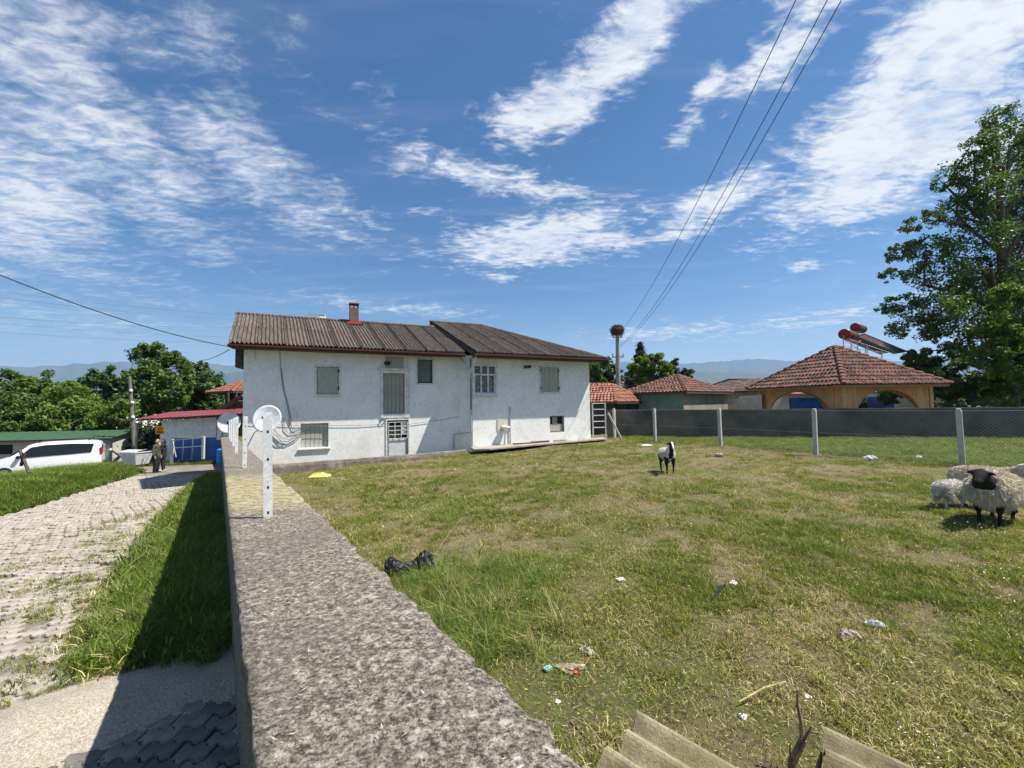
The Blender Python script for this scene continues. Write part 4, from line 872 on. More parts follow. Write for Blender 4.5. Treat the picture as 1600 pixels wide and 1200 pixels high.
for yy in np.arange(0, 8, .02):
    w = np.array([gN[0]+ctr[0], gN[1]+ctr[1], gzb+yy]); 
    if 600-FPX*(w@UP)/(w@FW) < 541: apz = yy; break
hip_roof(gaz, [tuple(c) for c in cs], ez, (*ctr, apz), (*ctr, apz), M['tile'])
mb = MB()
for k in range(4):     # scalloped pale fascia under the tiles
    a = cs[k]*.985+ctr*.015; b = cs[(k+1) % 4]*.985+ctr*.015; n = 40
    for i in range(n):
        p = a+(b-a)*i/n; q = a+(b-a)*(i+1)/n; m_ = (p+q)/2; mb.add([(*p, ez), (*q, ez), (*q, ez-.10), (*m_, ez-.17), (*p, ez-.10)], [(0, 1, 2, 3, 4), (4, 3, 2, 1, 0)])
mb.build('fascia', M['pinepale'], gaz)
mb = MB(); mb.poly([(*c, ez-.03) for c in cs]); mb.build('ceiling', M['pine'], gaz)

# solar water heater
def solar():
    Ys = gN[1]+ctr[1]+1.0; root_p = P(1360, 556, Ys); sc = Ys/FPX
    r = empty('solar_heater', tuple(root_p), 0, 'solar water heater with two dark red tanks on the gazebo roof', 'solar heater')
    def q(px, py, dy=0.): return tuple(P(px, py, Ys+dy)-root_p)
    def tank(px, py, R, L, dy):
        c = np.array(q(px, py, dy)); d = np.array([.80, .60, 0])/1.0; mb = MB(); mb.tube([c, c+d*.05, c+d*.06], [R*.9, R, R*.97], 20); mb.tube([c-d*.01, c-d*.0], [R*.5, R*.9], 20)
        mb.build('tank_end', M['tankred'], r); b = MB(); b.tube([c+d*.062, c+d*L, c+d*(L+.02)], [R*.95, R*.95, R*.6], 20); b.build('tank', M['tankdark'], r, smooth=False)
    tank(1319, 521.5, .31, 1.9, 0); tank(1336, 511, .27, 1.5, .9)
    for dy, off in ((0., 0), (1.35, 22)):
        a = np.array(q(1329+off, 523, dy)); b = np.array(q(1395+off, 550, dy)); w = np.array([.25, 1.15, 0]); mb = MB(); mb.prism([a, b, b+w, a+w], (0, 0, .08)); mb.build('collector', M['collector'], r)
    mb = MB(); 
    for px, dy in ((1318, 0), (1340, 0), (1355, 0), (1378, .0), (1330, 1.6), (1352, 1.6)):
        mb.tube([q(px, 524+(px-1318)*.38, dy), q(px, 560, dy)], .025, 5)
    for a, b in (((1318, 530), (1345, 548)), ((1318, 550), (1345, 532)), ((1318, 541), (1385, 552)), ((1318, 527), (1390, 551)), ((1345, 538), (1380, 556)), ((1318, 548), (1380, 560))): mb.tube([q(*a), q(*b)], .018, 5)
    mb.build('stand', M['galv'], r)
solar()

# small outbuildings behind the grey wall ----------------------------------
def hutfn(name, label, pxs, Y, wall_bot, ezpy, apex, mats, cat='hut', tw=.24, tl=.34, ov=.35):
    pass
def box_hut(name, label, corner_px, Yc, left_px, right_px, th, eave_py, m_left, m_right, m_roof, apexes, ov=.3, zb=-2.2, cat='hut', tw=.24, tl=.34, ridges=True):
    global gN
    old = gN; gN = P(corner_px, 600, Yc)[:2]; t = radians(th); d1 = np.array([-cos(t), sin(t)]); d2 = np.array([sin(t), cos(t)]); La = solve_edge(d1, left_px); Lb = solve_edge(d2, right_px); o2 = gN.copy(); gN = old
    ez = P(corner_px, eave_py, Yc)[2]; root = empty(name, (o2[0], o2[1], zb), 0, label, cat)
    f = lambda a, b: d1*a+d2*b
    def w(a, b, m, nm='wall'):
        a = np.array(a); b = np.array(b); MB().add([(*a, 0), (*b, 0), (*b, ez-zb), (*a, ez-zb)], [(0, 1, 2, 3), (3, 2, 1, 0)]).build(nm, m, root)
    w(f(La, 0), f(0, 0), m_left); w(f(0, 0), f(0, Lb), m_right); w(f(0, Lb), f(La, Lb), m_right); w(f(La, Lb), f(La, 0), m_left)
    cs = [f(-ov, -ov), f(-ov, Lb+ov), f(La+ov, Lb+ov), f(La+ov, -ov)]
    # eave boards
    mb = MB()
    for k in range(4): a = cs[k]; b = cs[(k+1) % 4]; mb.bar((*a, ez-zb-.06), (*b, ez-zb-.06), .05, .12)
    mb.poly([(*c, ez-zb-.01) for c in cs]); mb.build('eave_board', M['darkwood'], root)
    ap = []
    for (fa, fb, py) in apexes:
        c = f(La*fa, Lb*fb)
        for zz in np.arange(0, 12, .02):
            wv = np.array([o2[0]+c[0], o2[1]+c[1], zb+zz])
            if 600-FPX*(wv@UP)/(wv@FW) < py: break
        ap.append((c[0], c[1], zz))
    if apexes[0][0] != apexes[-1][0]: cs = [cs[3], cs[0], cs[1], cs[2]]
    hip_roof(root, [tuple(c) for c in cs], ez-zb, ap[0], ap[-1], m_roof, tw, tl, ridges); return root
box_hut('hut', 'small mint and cream hut with red tiled hip roof behind the grey wall', 1067, 26, 976, 1136, 48, 612, M['mint'], M['cream'], M['tile'], [(.5, .5, 586)])
box_hut('shed', 'low shed with orange tiled roof peeking out beside the house corner', 958, 25.5, 850, 1000, 40, 628, M['greywall'], M['greywall'], M['tileorange'], [(.85, .5, 601), (.2, .5, 601)])
box_hut('brown_roofed_house', 'low cream house under an old brown tiled roof beyond the mint hut', 1215, 38, 1085, 1260, 70, 609, M['cream'], M['cream'], M['tiledark'], [(.7, .5, 593), (.35, .5, 593)], ov=.4)
box_hut('far_house', 'distant house with pink metal roof below the conifer', 1005, 62, 975, 1022, 60, 597, M['cream'], M['cream'], M['rosemetal'], [(.5, .5, 583)], ridges=False)
# cream wall running between brown house and gazebo
a = P(1137, 622, 30); b = P(1190, 614, 24.5); mb = MB(); mb.prism([(a[0], a[1], -2.2), (b[0], b[1], -2.2), (b[0], b[1], P(1190, 616, 24.5)[2]), (a[0], a[1], P(1137, 626, 30)[2])], (.1, .2, 0)); mb.build('cream_wall', M['cream'], label='plain cream garden wall between the mint hut and the gazebo', cat='wall')
# blue fronted shed behind the gazebo
r0 = P(1215, 640, 31); sh = empty('blue_shed', (r0[0], r0[1], -2.2), 0, 'blue and white shed with pink roof seen through the gazebo arches', 'shed')
w_ = 13.; MB().box(-.6, w_, 0, 4, 0, 2.55).build('wall', M['cream'], sh); MB().box(.9, 3.6, -.04, -.003, 0, 2.3).build('door', M['blue'], sh); MB().box(6.5, 8.8, -.04, -.003, 0, 2.3).build('door', M['blue'], sh)
mb = MB(); mb.prism([(.2, -.5, 2.6), (6, -.5, 2.6), (6, 2, 3.3), (2.5, 2, 3.3)], (0, 0, .05)); mb.build('roof', M['rosemetal'], sh)
MB().bar((5.7, -.6, 0), (6.3, -.6, 2.6), .09).build('post', M['galv'], sh)

# ------------------------------------------------------------------ poles and lines
def pole(name, px, base_py, top_py, Y, r0, r1, m, label, tilt=0.):
    b = P(px, base_py, Y); t = P(px+tilt, top_py, Y); root = empty(name, tuple(b), 0, label, 'pole'); mb = MB(); mb.tube([(0, 0, -.4), (0, 0, 0), tuple(t-b)], [r0, r0, r1], 12); mb.build('shaft', m, root); return root, b, t
np_, nb, nt = pole('nest_pole', 966, 606, 520, 32, .20, .13, M['poleconc'], 'concrete electricity pole with a stork nest on top', -1.5)
mb = MB(); zt = nt-nb
for h, L in ((.78, .75), (.42, .9)): mb.bar((zt[0]-L*.5, 0, zt[2]*h+.6), (zt[0]+L*.5, 0, zt[2]*h+.6), .08, .1)
mb.build('cross_arm', M['galv'], np_)
mb = MB()
for h, L in ((.78, .75), (.42, .9)):
    for s in (-1, 1): mb.lathe([(.03, 0), (.05, .05), (.03, .1), (.05, .14), (.02, .2)], 8, (zt[0]+s*L*.45, 0, zt[2]*h+.65))
mb.build('insulator', M['tankdark'], np_)
# nest: sticks
V = []; mb = MB(); rn = np.random.default_rng(4)
for k in range(900):
    a = rn.uniform(0, 2*pi); h = rn.uniform(-.2, .75); R = (.40+.28*sin(pi*min(1, (h+.2)/.95)))*rn.uniform(.55, 1.05); c = np.array([R*cos(a), R*sin(a), h]); d = np.array([-sin(a), cos(a), rn.uniform(-.3, .3)])+rn.normal(0, .45, 3); d /= np.linalg.norm(d)
    if rn.random() < .06: d = np.array([cos(a)*.4, sin(a)*.4, -1.]); c = c*1.0; c[2] = -.05
    l = rn.uniform(.2, .55); c = c*.76; l *= .85; mb.tube([c-d*l/2, c+d*l/2], .011, 3, cap=False)
mb.lathe([(.05, -.2), (.25, -.1), (.40, .14), (.43, .32), (.36, .42), (.1, .44)], 14, (0, 0, 0))
n_ = mb.build('stork_nest', M['nest'], label='large dark stork nest of sticks on top of the concrete pole', cat='nest'); n_.location = tuple(nt)
def wire(name, pts, label, r=.012, sag=.0, grp=None, m='cable', n=24):
    mb = MB(); a, b = np.array(pts[0], float), np.array(pts[1], float); q = []
    for i in range(n+1): t = i/n; p = a+(b-a)*t; p[2] -= sag*4*t*(1-t); q.append(p)
    mb.tube(q, r, 5); return mb.build(name, M[m], label=label, cat='wire', group=grp)
def fit_wire(px0, py0, Y0, px1, py1, Y1, ext=1.35): a = P(px0, py0, Y0); b = P(px1, py1, Y1); return a, a+(b-a)*ext
for k, (p, q, s) in enumerate([((980, 512), (1235, 0), .9), ((985, 530), (1280, 0), 1.2), ((985, 545), (1303, 0), 1.2)]):
    a, b = fit_wire(p[0], p[1], 32, q[0], q[1], 9, 1.12)
    if k == 0: a = P(967, 521, 32)
    else: a = P(964+k*3, 541, 32)
    wire('power_line', (a, b), ['leftmost of the three overhead lines rising from the nest pole', 'middle of the three overhead lines rising from the nest pole', 'rightmost of the three overhead lines rising from the nest pole'][k], .0105, s, 'overhead lines at the nest pole')
up_, ub, ut = pole('utility_pole', 211.5, 722, 588, 27, .14, .085, M['polewood'], 'weathered wooden utility pole behind the metal waste bin', -9)
mb = MB()
for f, s in ((.69, .16), (.83, .12), (.52, .14)): c = (ut-ub)*f; mb.lathe([(.02, -.06), (.09, -.04), (.1, .05), (.05, .1)], 8, (c[0]+s, c[1]-.1, c[2]))
mb.build('insulator', M['porcelain'], up_)
mb = MB(); mb.tube([tuple((ut-ub)+np.array([-.35, 0, .25])), tuple((ut-ub)+np.array([0, 0, -.1])), tuple((ut-ub)+np.array([.25, 0, 1.2]))], .015, 5); mb.build('spike', M['cable'], up_)
hook = np.array(hl(-.36, -.5, 2.1))
wire('cable', (P(-60, 405, 9), hook), 'thick black cable sloping down from the top left to the farmhouse eave', .014, .22)
wire('cable', (P(314, 563, 27), hook+np.array([0, 0, -.1])), 'thin cable rising from the trees to the farmhouse eave', .013, .1)
for k, (y0, y1) in enumerate([(505, 527), (497, 512), (520, 535), (462, 500), (452, 492)]):
    wire('distant_wire', (P(-80, y0-8, 45), P(372, y1, 60)), ['lowest but one distant wire above the left trees', 'middle distant wire above the left trees', 'lowest distant wire above the left trees', 'second highest distant wire above the left trees', 'highest distant wire above the left trees'][k], .014, .4, 'faint distant wires above the left trees', 'greycable')

# ------------------------------------------------------------------ things on the left
# white van
def van():
    q = P(167, 740, 24.6); x, y = q[0]-.25, 24.6; root = empty('van', (x, y, float(road_z(x, y))-.10), radians(220), 'white compact van with long dark side window parked beyond the weed bank', 'van')
    # local: +x forward, rear at x=0, side toward camera is +y... body centred at y=-.85
    st = [(0.0, .45, 1.25, .62, .80), (.03, .36, 1.70, .80, .86), (.25, .30, 1.80, .86, .90), (1.2, .28, 1.86, .88, .90), (2.2, .28, 1.85, .88, .90), (2.75, .28, 1.78, .87, .89), (3.05, .28, 1.60, .85, .88), (3.45, .28, 1.16, .82, .88), (3.9, .28, 1.02, .78, .86), (4.25, .30, .88, .68, .82), (4.38, .38, .72, .5, .7)]
    belt = 1.02; G = []
    for (xx, zb, zt, wt, wb) in st:
        bl = min(belt, zt-.06); ring = []
        pts = [(wb*.92, zb), (wb, zb+.1), (wb+.015, .62 if zt > .8 else zb+.15), (wb, bl), ((wb*.35+wt*.65)*.98, bl+(zt-bl)*.6), (wt*.86, zt-.05 if zt-bl > .1 else zt-.02), (wt*.6, zt), (0, zt+.015)]
        half = [(p[0], p[1]) for p in pts]; ring = [(xx, p[0], p[1]) for p in half]+[(xx, -p[0], p[1]) for p in half[-2::-1]]; G.append(ring)
    mb = MB(); mb.grid(G); mb.poly([tuple(p) for p in G[0]]); mb.poly([tuple(p) for p in G[-1]][::-1]); b = mb.build('body', M['vanpaint'], root, smooth=False, fixn=True); b.location = (0, .0, 0)
    md = b.modifiers.new('s', 'SUBSURF'); md.levels = 2; md.render_levels = 2
    for s in (1, -1):
        mb = MB(); top = [(.32, 1.64), (1.2, 1.70), (2.2, 1.69), (2.72, 1.60)]; bot = [(.42, 1.17), (1.2, 1.12), (2.2, 1.09), (3.18, 1.07)]
        G = [[(t[0], s*.842, t[1]), ((t[0]+bb[0])/2, s*.89, (t[1]+bb[1])/2), (bb[0], s*.915, bb[1])] for t, bb in zip(top, bot)]; mb.grid(G); mb.build('side_window', M['glass'], root)
        for xw in (.78, 3.62):
            t = MB(); t.tube([(xw, s*.72, .31), (xw, s*.90, .31)], .31, 24); w = t.build('wheel', M['rubber'], root); t = MB(); t.tube([(xw, s*.86, .31), (xw, s*.915, .31)], [.2, .18], 16); t.build('rim', M['rim'], w)
        MB().box(-.02, .09, s*.80-.06, s*.80+.06, .98, 1.42, bev=.03).build('tail_light', M['taillight'], root)
        mb = MB(); mb.tube([(.5, s*.70, 1.90), (2.5, s*.70, 1.90)], .02, 6); mb.box(.5, .56, s*.70-.02, s*.70+.02, 1.82, 1.9); mb.box(2.4, 2.46, s*.70-.02, s*.70+.02, 1.82, 1.9); mb.build('roof_rail', M['plasticblack'], root)
        MB().box(3.05, 3.2, s*1.0-.09, s*1.0+.09, 1.05, 1.2, bev=.03).build('mirror', M['plasticblack'], root)
        MB().box(4.16, 4.34, s*.66-.12, s*.66+.12, .68, .84, bev=.04).build('headlight', M['porcelain'], root)
    mb = MB(); G = [[(2.83, -.74, 1.62), (2.83, .74, 1.62)], [(3.16, -.80, 1.36), (3.16, .80, 1.36)], [(3.45, -.82, 1.12), (3.45, .82, 1.12)]]; G = [[(p[0]+.05, p[1], p[2]+.05) for p in r] for r in G]; mb.grid(G); mb.build('windscreen', M['glass'], root)
    MB().box(-.03, .0, -.6, .6, 1.1, 1.55).build('rear_window', M['glass'], root); MB().box(-.06, .12, -.8, .8, .32, .52, bev=.04).build('bumper', M['plasticblack'], root)
van()
# green roofed shed
def lowshed():
    Y = 27.0; c = P(171, 724, Y); zb = float(road_z(c[0], Y)); r = empty('green_roof_shed', (c[0], Y, zb), radians(8), 'long grey block shed with green metal roof behind the van', 'shed')
    f = lambda px, py, y=Y: tuple(P(px, py, y)-np.array([c[0], Y, zb])); zt = f(171, 684)[2]
    MB().box(-12, 0, 0, 3.5, 0, zt).build('wall', M['postconc'], r)
    G = []; n = 90
    for i in range(n+1):
        x = -12+12.25*i/n; G.append([(x, -.35, zt+.0-.02+.02*cos(i*2.4)), (x, 1.9, zt+.42+.02*cos(i*2.4)), (x, 3.8, zt+.05+.02*cos(i*2.4))])
    MB().grid(G).build('roof', M['greenmetal'], r); MB().prism([(.001, 0, zt), (.001, 3.5, zt), (.001, 1.9, zt+.38)], (-.05, 0, 0)).build('gable', M['postconc'], r)
    MB().box(-12, .2, -.36, -.33, zt-.12, zt+.0).build('fascia', M['darkwood'], r)
    MB().box(-7.5, -5.5, -.03, -.003, .9, zt-.3).build('window', M['dark'], r)
lowshed()
# red roofed lean-to with white tarpaulin and blue sheeting
def redshed():
    Y = 26.; z0 = -3.35; a = P(252, 690, Y); r = empty('red_roof_shed', (a[0], Y, z0), radians(0), 'lean-to with red metal roof, white tarpaulin wall and blue lower sheets', 'shed')
    f = lambda px, py, y=Y: P(px, py, y)-np.array([a[0], Y, z0])
    x1 = f(338, 690)[0]; zm = f(300, 684)[2]; zt0 = f(252, 657)[2]; zt1 = f(338, 652)[2]
    G = [[(x, .03*sin(x*3)+.02*sin(x*7+z*3), z) for z in np.linspace(zm, zt0+(zt1-zt0)*x/x1, 8)] for x in np.linspace(0, x1, 30)]; MB().grid(G).build('tarpaulin', M['tarp'], r, smooth=True)
    MB().box(0, .6, .04, .08, 0, zm).build('tarpaulin', M['tarp'], r, label='dirty white lower tarpaulin')
    bl = f(352, 690)[0]; n = 6; xa = .65
    me = MB().box(0, (bl-xa)/n-.01, -.02, .01, 0, zm-.02, bev=.003).mesh('blue_panel', M['blue'])
    for k in range(n): obj('blue_panel', me, r, loc=(xa+(bl-xa)*k/n, random.uniform(-.02, .02), 0))
    MB().box(x1+.05, x1+.35, -.05, 0, zm*.9, zt1-.15).box(x1+.4, bl+.4, -.02, .02, zm, zt1-.4).build('white_board', M['white_trim'], r)
    e0 = f(213, 655, Y-.8); e1 = f(395, 645, Y-.8); b0 = f(265, 645, Y+3); b1 = f(395, 638, Y+3); n = 60; G = []
    for i in range(n+1):
        t = i/n; w = .02*cos(i*pi); G.append([tuple(e0+(e1-e0)*t+np.array([0, 0, w])), tuple(b0+(b1-b0)*t+np.array([0, 0, w+.05]))])
    MB().grid(G).build('roof', M['redmetal'], r); mb = MB(); mb.bar(tuple(e0-np.array([0, 0, .06])), tuple(e1-np.array([0, 0, .06])), .05, .10); mb.build('fascia', M['redtrim'], r)
    MB().box(-1.3, -1.2, -.4, -.3, 0, zt0-.1).box(bl+1.0, bl+1.1, .1, .2, 0, zt1).build('post', M['oldwood'], r)
    MB().box(0, bl+2, 3, 3.1, 0, zt0-.3).build('rear_wall', M['greywall'], r)
redshed()
b = P(347, 707, 24.5); mb = MB(); mb.lathe([(.24, 0), (.27, .03), (.27, .45), (.28, .47), (.27, .5), (.27, .86), (.22, .9), (.05, .91)], 16); o = mb.build('barrel', M['ltblue'], label='bright blue plastic barrel at the end of the blue sheeting', cat='barrel'); o.location = (b[0], 24.5, float(road_z(b[0], 24.5)))
# little wire fence in front
fx = [(268.5, 716, 686), (317.5, 709, 682)]; fr = empty('rail_fence', tuple(P(268, 716, 23.5)), 0, 'white post and rail fence in front of the blue sheeting', 'fence'); o0 = P(268, 716, 23.5)
for px, pb, pt in fx: a = P(px, pb, 23.5)-o0; t = P(px, pt, 23.5)-o0; MB().box(a[0]-.06, a[0]+.06, -.06, .06, a[2]-.3, t[2], bev=.01).build('post', M['postconc'], fr)
for px in (285, 300): a = P(px, 713, 23.5)-o0; t = P(px, 686, 23.5)-o0; MB().box(a[0]-.025, a[0]+.025, -.025, .025, a[2]-.2, t[2]).build('post', M['greycable'], fr)
for u0, u1 in ((688, 684), (700, 697)): MB().bar(tuple(P(269, u0, 23.45)-o0), tuple(P(316, u1, 23.45)-o0), .05, .05).build('rail', M['galv'], fr)
MB().bar(tuple(P(270, 690, 23.4)-o0), tuple(P(275, 714, 23.3)-o0), .035).build('brace', M['galv'], fr)
# sign
s0 = P(250, 716, 22.6); sg = empty('sign', (s0[0], 22.6, float(road_z(s0[0], 22.6))), 0, 'small orange sign with dark square symbol on a thin post', 'sign'); zb = sg.location[2]
c = P(250, 672, 22.6); MB().tube([(0, 0, 0), (0, 0, c[2]-zb+.2)], .03, 8).build('post', M['galv'], sg)
hz = c[2]-zb; pn = MB().box(-.25, .25, -.05, -.03, hz-.23, hz+.21, bev=.005).build('panel', M['orange'], sg)
mb = MB()
for a in ((-.08, .08, .13, .155), (-.08, .08, .02, .045), (-.08, -.055, .045, .13), (.055, .08, .045, .13)): mb.box(a[0], a[1], -.056, -.051, hz+a[2], hz+a[3])
for k in range(5): mb.box(-.17+k*.07, -.12+k*.07, -.056, -.051, hz-.15, hz-.06)
mb.build('symbol', M['black'], pn)
# waste bin
def bin_():
    Y = 24.2; c = P(213, 724, Y); g = float(road_z(c[0], Y)); r = empty('waste_bin', (c[0], Y, g), radians(-14), 'dented galvanised wheeled waste bin beside the utility pole', 'bin')
    mb = MB(); lo = (.48, .34, .20); hi = (.62, .48, .88)
    mb.add([(-lo[0], -lo[1], lo[2]), (lo[0], -lo[1], lo[2]), (lo[0], lo[1], lo[2]), (-lo[0], lo[1], lo[2]), (-hi[0], -hi[1], hi[2]), (hi[0], -hi[1], hi[2]), (hi[0], hi[1], hi[2]), (-hi[0], hi[1], hi[2])], [(3, 2, 1, 0), (4, 5, 6, 7), (0, 1, 5, 4), (1, 2, 6, 5), (2, 3, 7, 6), (3, 0, 4, 7)]); mb.build('tub', M['binmetal'], r)
    mb = MB(); mb.box(-.66, .66, -.52, .52, .883, .93, bev=.02)
    G = [[(x, y, .935+.10*cos(y*2.9)) for y in np.linspace(-.5, .5, 9)] for x in (-.64, 0, .64)]; mb.grid(G); mb.build('lid', M['binmetal'], r)
    for sx in (-1, 1):
        mb = MB(); mb.tube([(sx*.62, 0, .62), (sx*.75, 0, .62)], .035, 8); mb.build('handle', M['galv'], r)
        for sy in (-1, 1):
            mb = MB(); mb.tube([(sx*.40-.03, sy*.3, .09), (sx*.40+.03, sy*.3, .09)], .09, 12); mb.box(sx*.4-.04, sx*.4+.04, sy*.3-.02, sy*.3+.02, .1, .22); mb.build('wheel', M['rubber'], r)
    for k in range(3):
        MB().box(-.40, .40, -.44-.035*k+.02, -.40-.035*k+.02, .36+.16*k, .40+.16*k).build('rib', M['galv'], r)
bin_()
a = P(173, 702, 25.5); b = hit(199, 722, lambda x, y: float(road_z(x, y))); mb = MB(); mb.tube([tuple(a), (b[0], b[1], b[2]+.05)], .07, 10); mb.build('leaning_pole', M['steelwhite'], label='white pole leaning down from the green roofed shed to the bin', cat='pole')
# tiled wooden house beyond the farmhouse corner
box_hut('wooden_house', 'dark wooden house with orange tiled roof behind the farmhouse left end', 372, 31, 352, 400, 30, 612, M['darkwood'], M['darkwood'], M['tileorange'], [(.5, .5, 597)], ov=.9, zb=-3.4, cat='house')
a = P(345, 640, 29); mb = MB(); mb.bar(tuple(P(344, 640, 29)), tuple(P(380, 618, 29)), .3, .2); mb.bar(tuple(P(350, 643, 29.3)), tuple(P(382, 626, 29.3)), 1.2, .08); mb.bar(tuple(P(356, 612, 29)), tuple(P(357, 650, 29)), .12); mb.bar(tuple(P(369, 612, 29)), tuple(P(369, 650, 29)), .12)
mb.build('timber_canopy', M['darkwood'], label='dark slanting timber canopy under the orange tiled house', cat='canopy')
mb = MB(); 
for k, (px, py) in enumerate([(30, 705), (36, 716), (45, 722)]): pass
q0 = P(31, 703, 13.4); q1 = P(46, 724, 13.2); mb.bar(tuple(q0), tuple(q1+np.array([0, 0, -.3])), .07, .05); mb.bar(tuple(P(33, 728, 13.3)), tuple(P(38, 708, 13.3)), .06); mb.build('broken_frame', M['darkwood'], label='dark broken timber sticking out of the weeds by the van', cat='timber')

# ------------------------------------------------------------------ pavers on the road
def paver_mesh(L, Wd, t=.05):
    mb = MB(); top = []; n = 8
    for i in range(n+1): x = L*i/n; top.append((x, -Wd/2+.14*Wd*(1 if (i//2) % 2 == 0 else -1)*(.5 if i in (0, n) else 1)))
    bot = [(x, y+Wd) for x, y in top][::-1]; ring = top+bot; cx = L/2
    ins = [(cx+(x-cx)*.93, y*.86) for x, y in ring]; N = len(ring)
    vs = [(x, y, -t) for x, y in ring]+[(x, y, -.008) for x, y in ring]+[(x, y, 0) for x, y in ins]
    fs = [tuple(range(2*N, 3*N))]
    for r in range(2):
        for i in range(N): fs.append((r*N+i, r*N+(i+1) % N, (r+1)*N+(i+1) % N, (r+1)*N+i))
    mb.add(vs, fs); return mb
roado = bpy.data.objects['road']
PL, PW = .225, .125
cand = []
for r in range(int(20/PW)):
    y = 1.9+r*PW
    for c in range(80):
        x = -18.5+c*PL+(PL/2 if r % 2 else 0); yy = y+.05*sin(x*1.3)+.05*sin(x*3.1+y)+.03*x
        if x < float(lbx(yy))+.1 or x > float(rbx(yy))+(2.0 if yy < 3.1 else .15) or yy > 18.6 or yy < 1.9: continue
        if yy > 8.5 and (r % 2) == 2: continue
        cand.append((x, yy))
def insee(x, y):
    w = np.array([x, y, float(road_z(x, y))]); d = w@FW
    if d < .3: return False
    sx = 800+FPX*(w@RT)/d; sy = 600-FPX*(w@UP)/d; return -30 < sx < 1600 and sy < 1260
cand = [c for c in cand if insee(*c)]; cand.sort(key=lambda c: c[1]+abs(c[0])*.3)
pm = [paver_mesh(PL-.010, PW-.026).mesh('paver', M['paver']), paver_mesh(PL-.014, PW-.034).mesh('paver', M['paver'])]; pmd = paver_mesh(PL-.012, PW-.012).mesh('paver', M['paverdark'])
stuff = MB(); cnt = 0; base = paver_mesh(PL-.006, PW-.034); rp = random.Random(2)
for (x, y) in cand:
    z = float(road_z(x, y)); n = float(fbm(x, y, 1.3, 11)); sink = (.018*rp.random()+max(0, n-.58)*.10) if y > 3.2 else .012+.005*rp.random(); drop = rp.random() < (.07 if y > 3.2 else .0)
    far_left = x < -3.9-.7*(y-2.6) if y < 5 else True
    if y > 3.35 and not far_left and x > float(rbx(y))-.5 and rp.random() < .3: continue
    if drop: continue
    zz = z+(.040 if y > 3.2 else .026)-sink; rot = (rp.gauss(.05, .05), rp.gauss(0, .04), rp.gauss(0, .05)) if y > 3.2 else (rp.gauss(0, .02), rp.gauss(0, .02), rp.gauss(0, .02))
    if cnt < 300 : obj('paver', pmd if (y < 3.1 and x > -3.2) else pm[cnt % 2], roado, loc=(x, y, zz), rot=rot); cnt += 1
    else:
        R = Matrix.Rotation(rot[2], 3, 'Z')@Matrix.Rotation(rot[0], 3, 'X'); sc = rp.uniform(.9, 1.02)
        stuff.add([tuple(R@Vector((v[0]*sc, v[1]*sc, v[2]))+Vector((x, y, zz))) for v in base.v], base.f)
stuff.build('pavers', M['paver'], roado, kind='stuff')

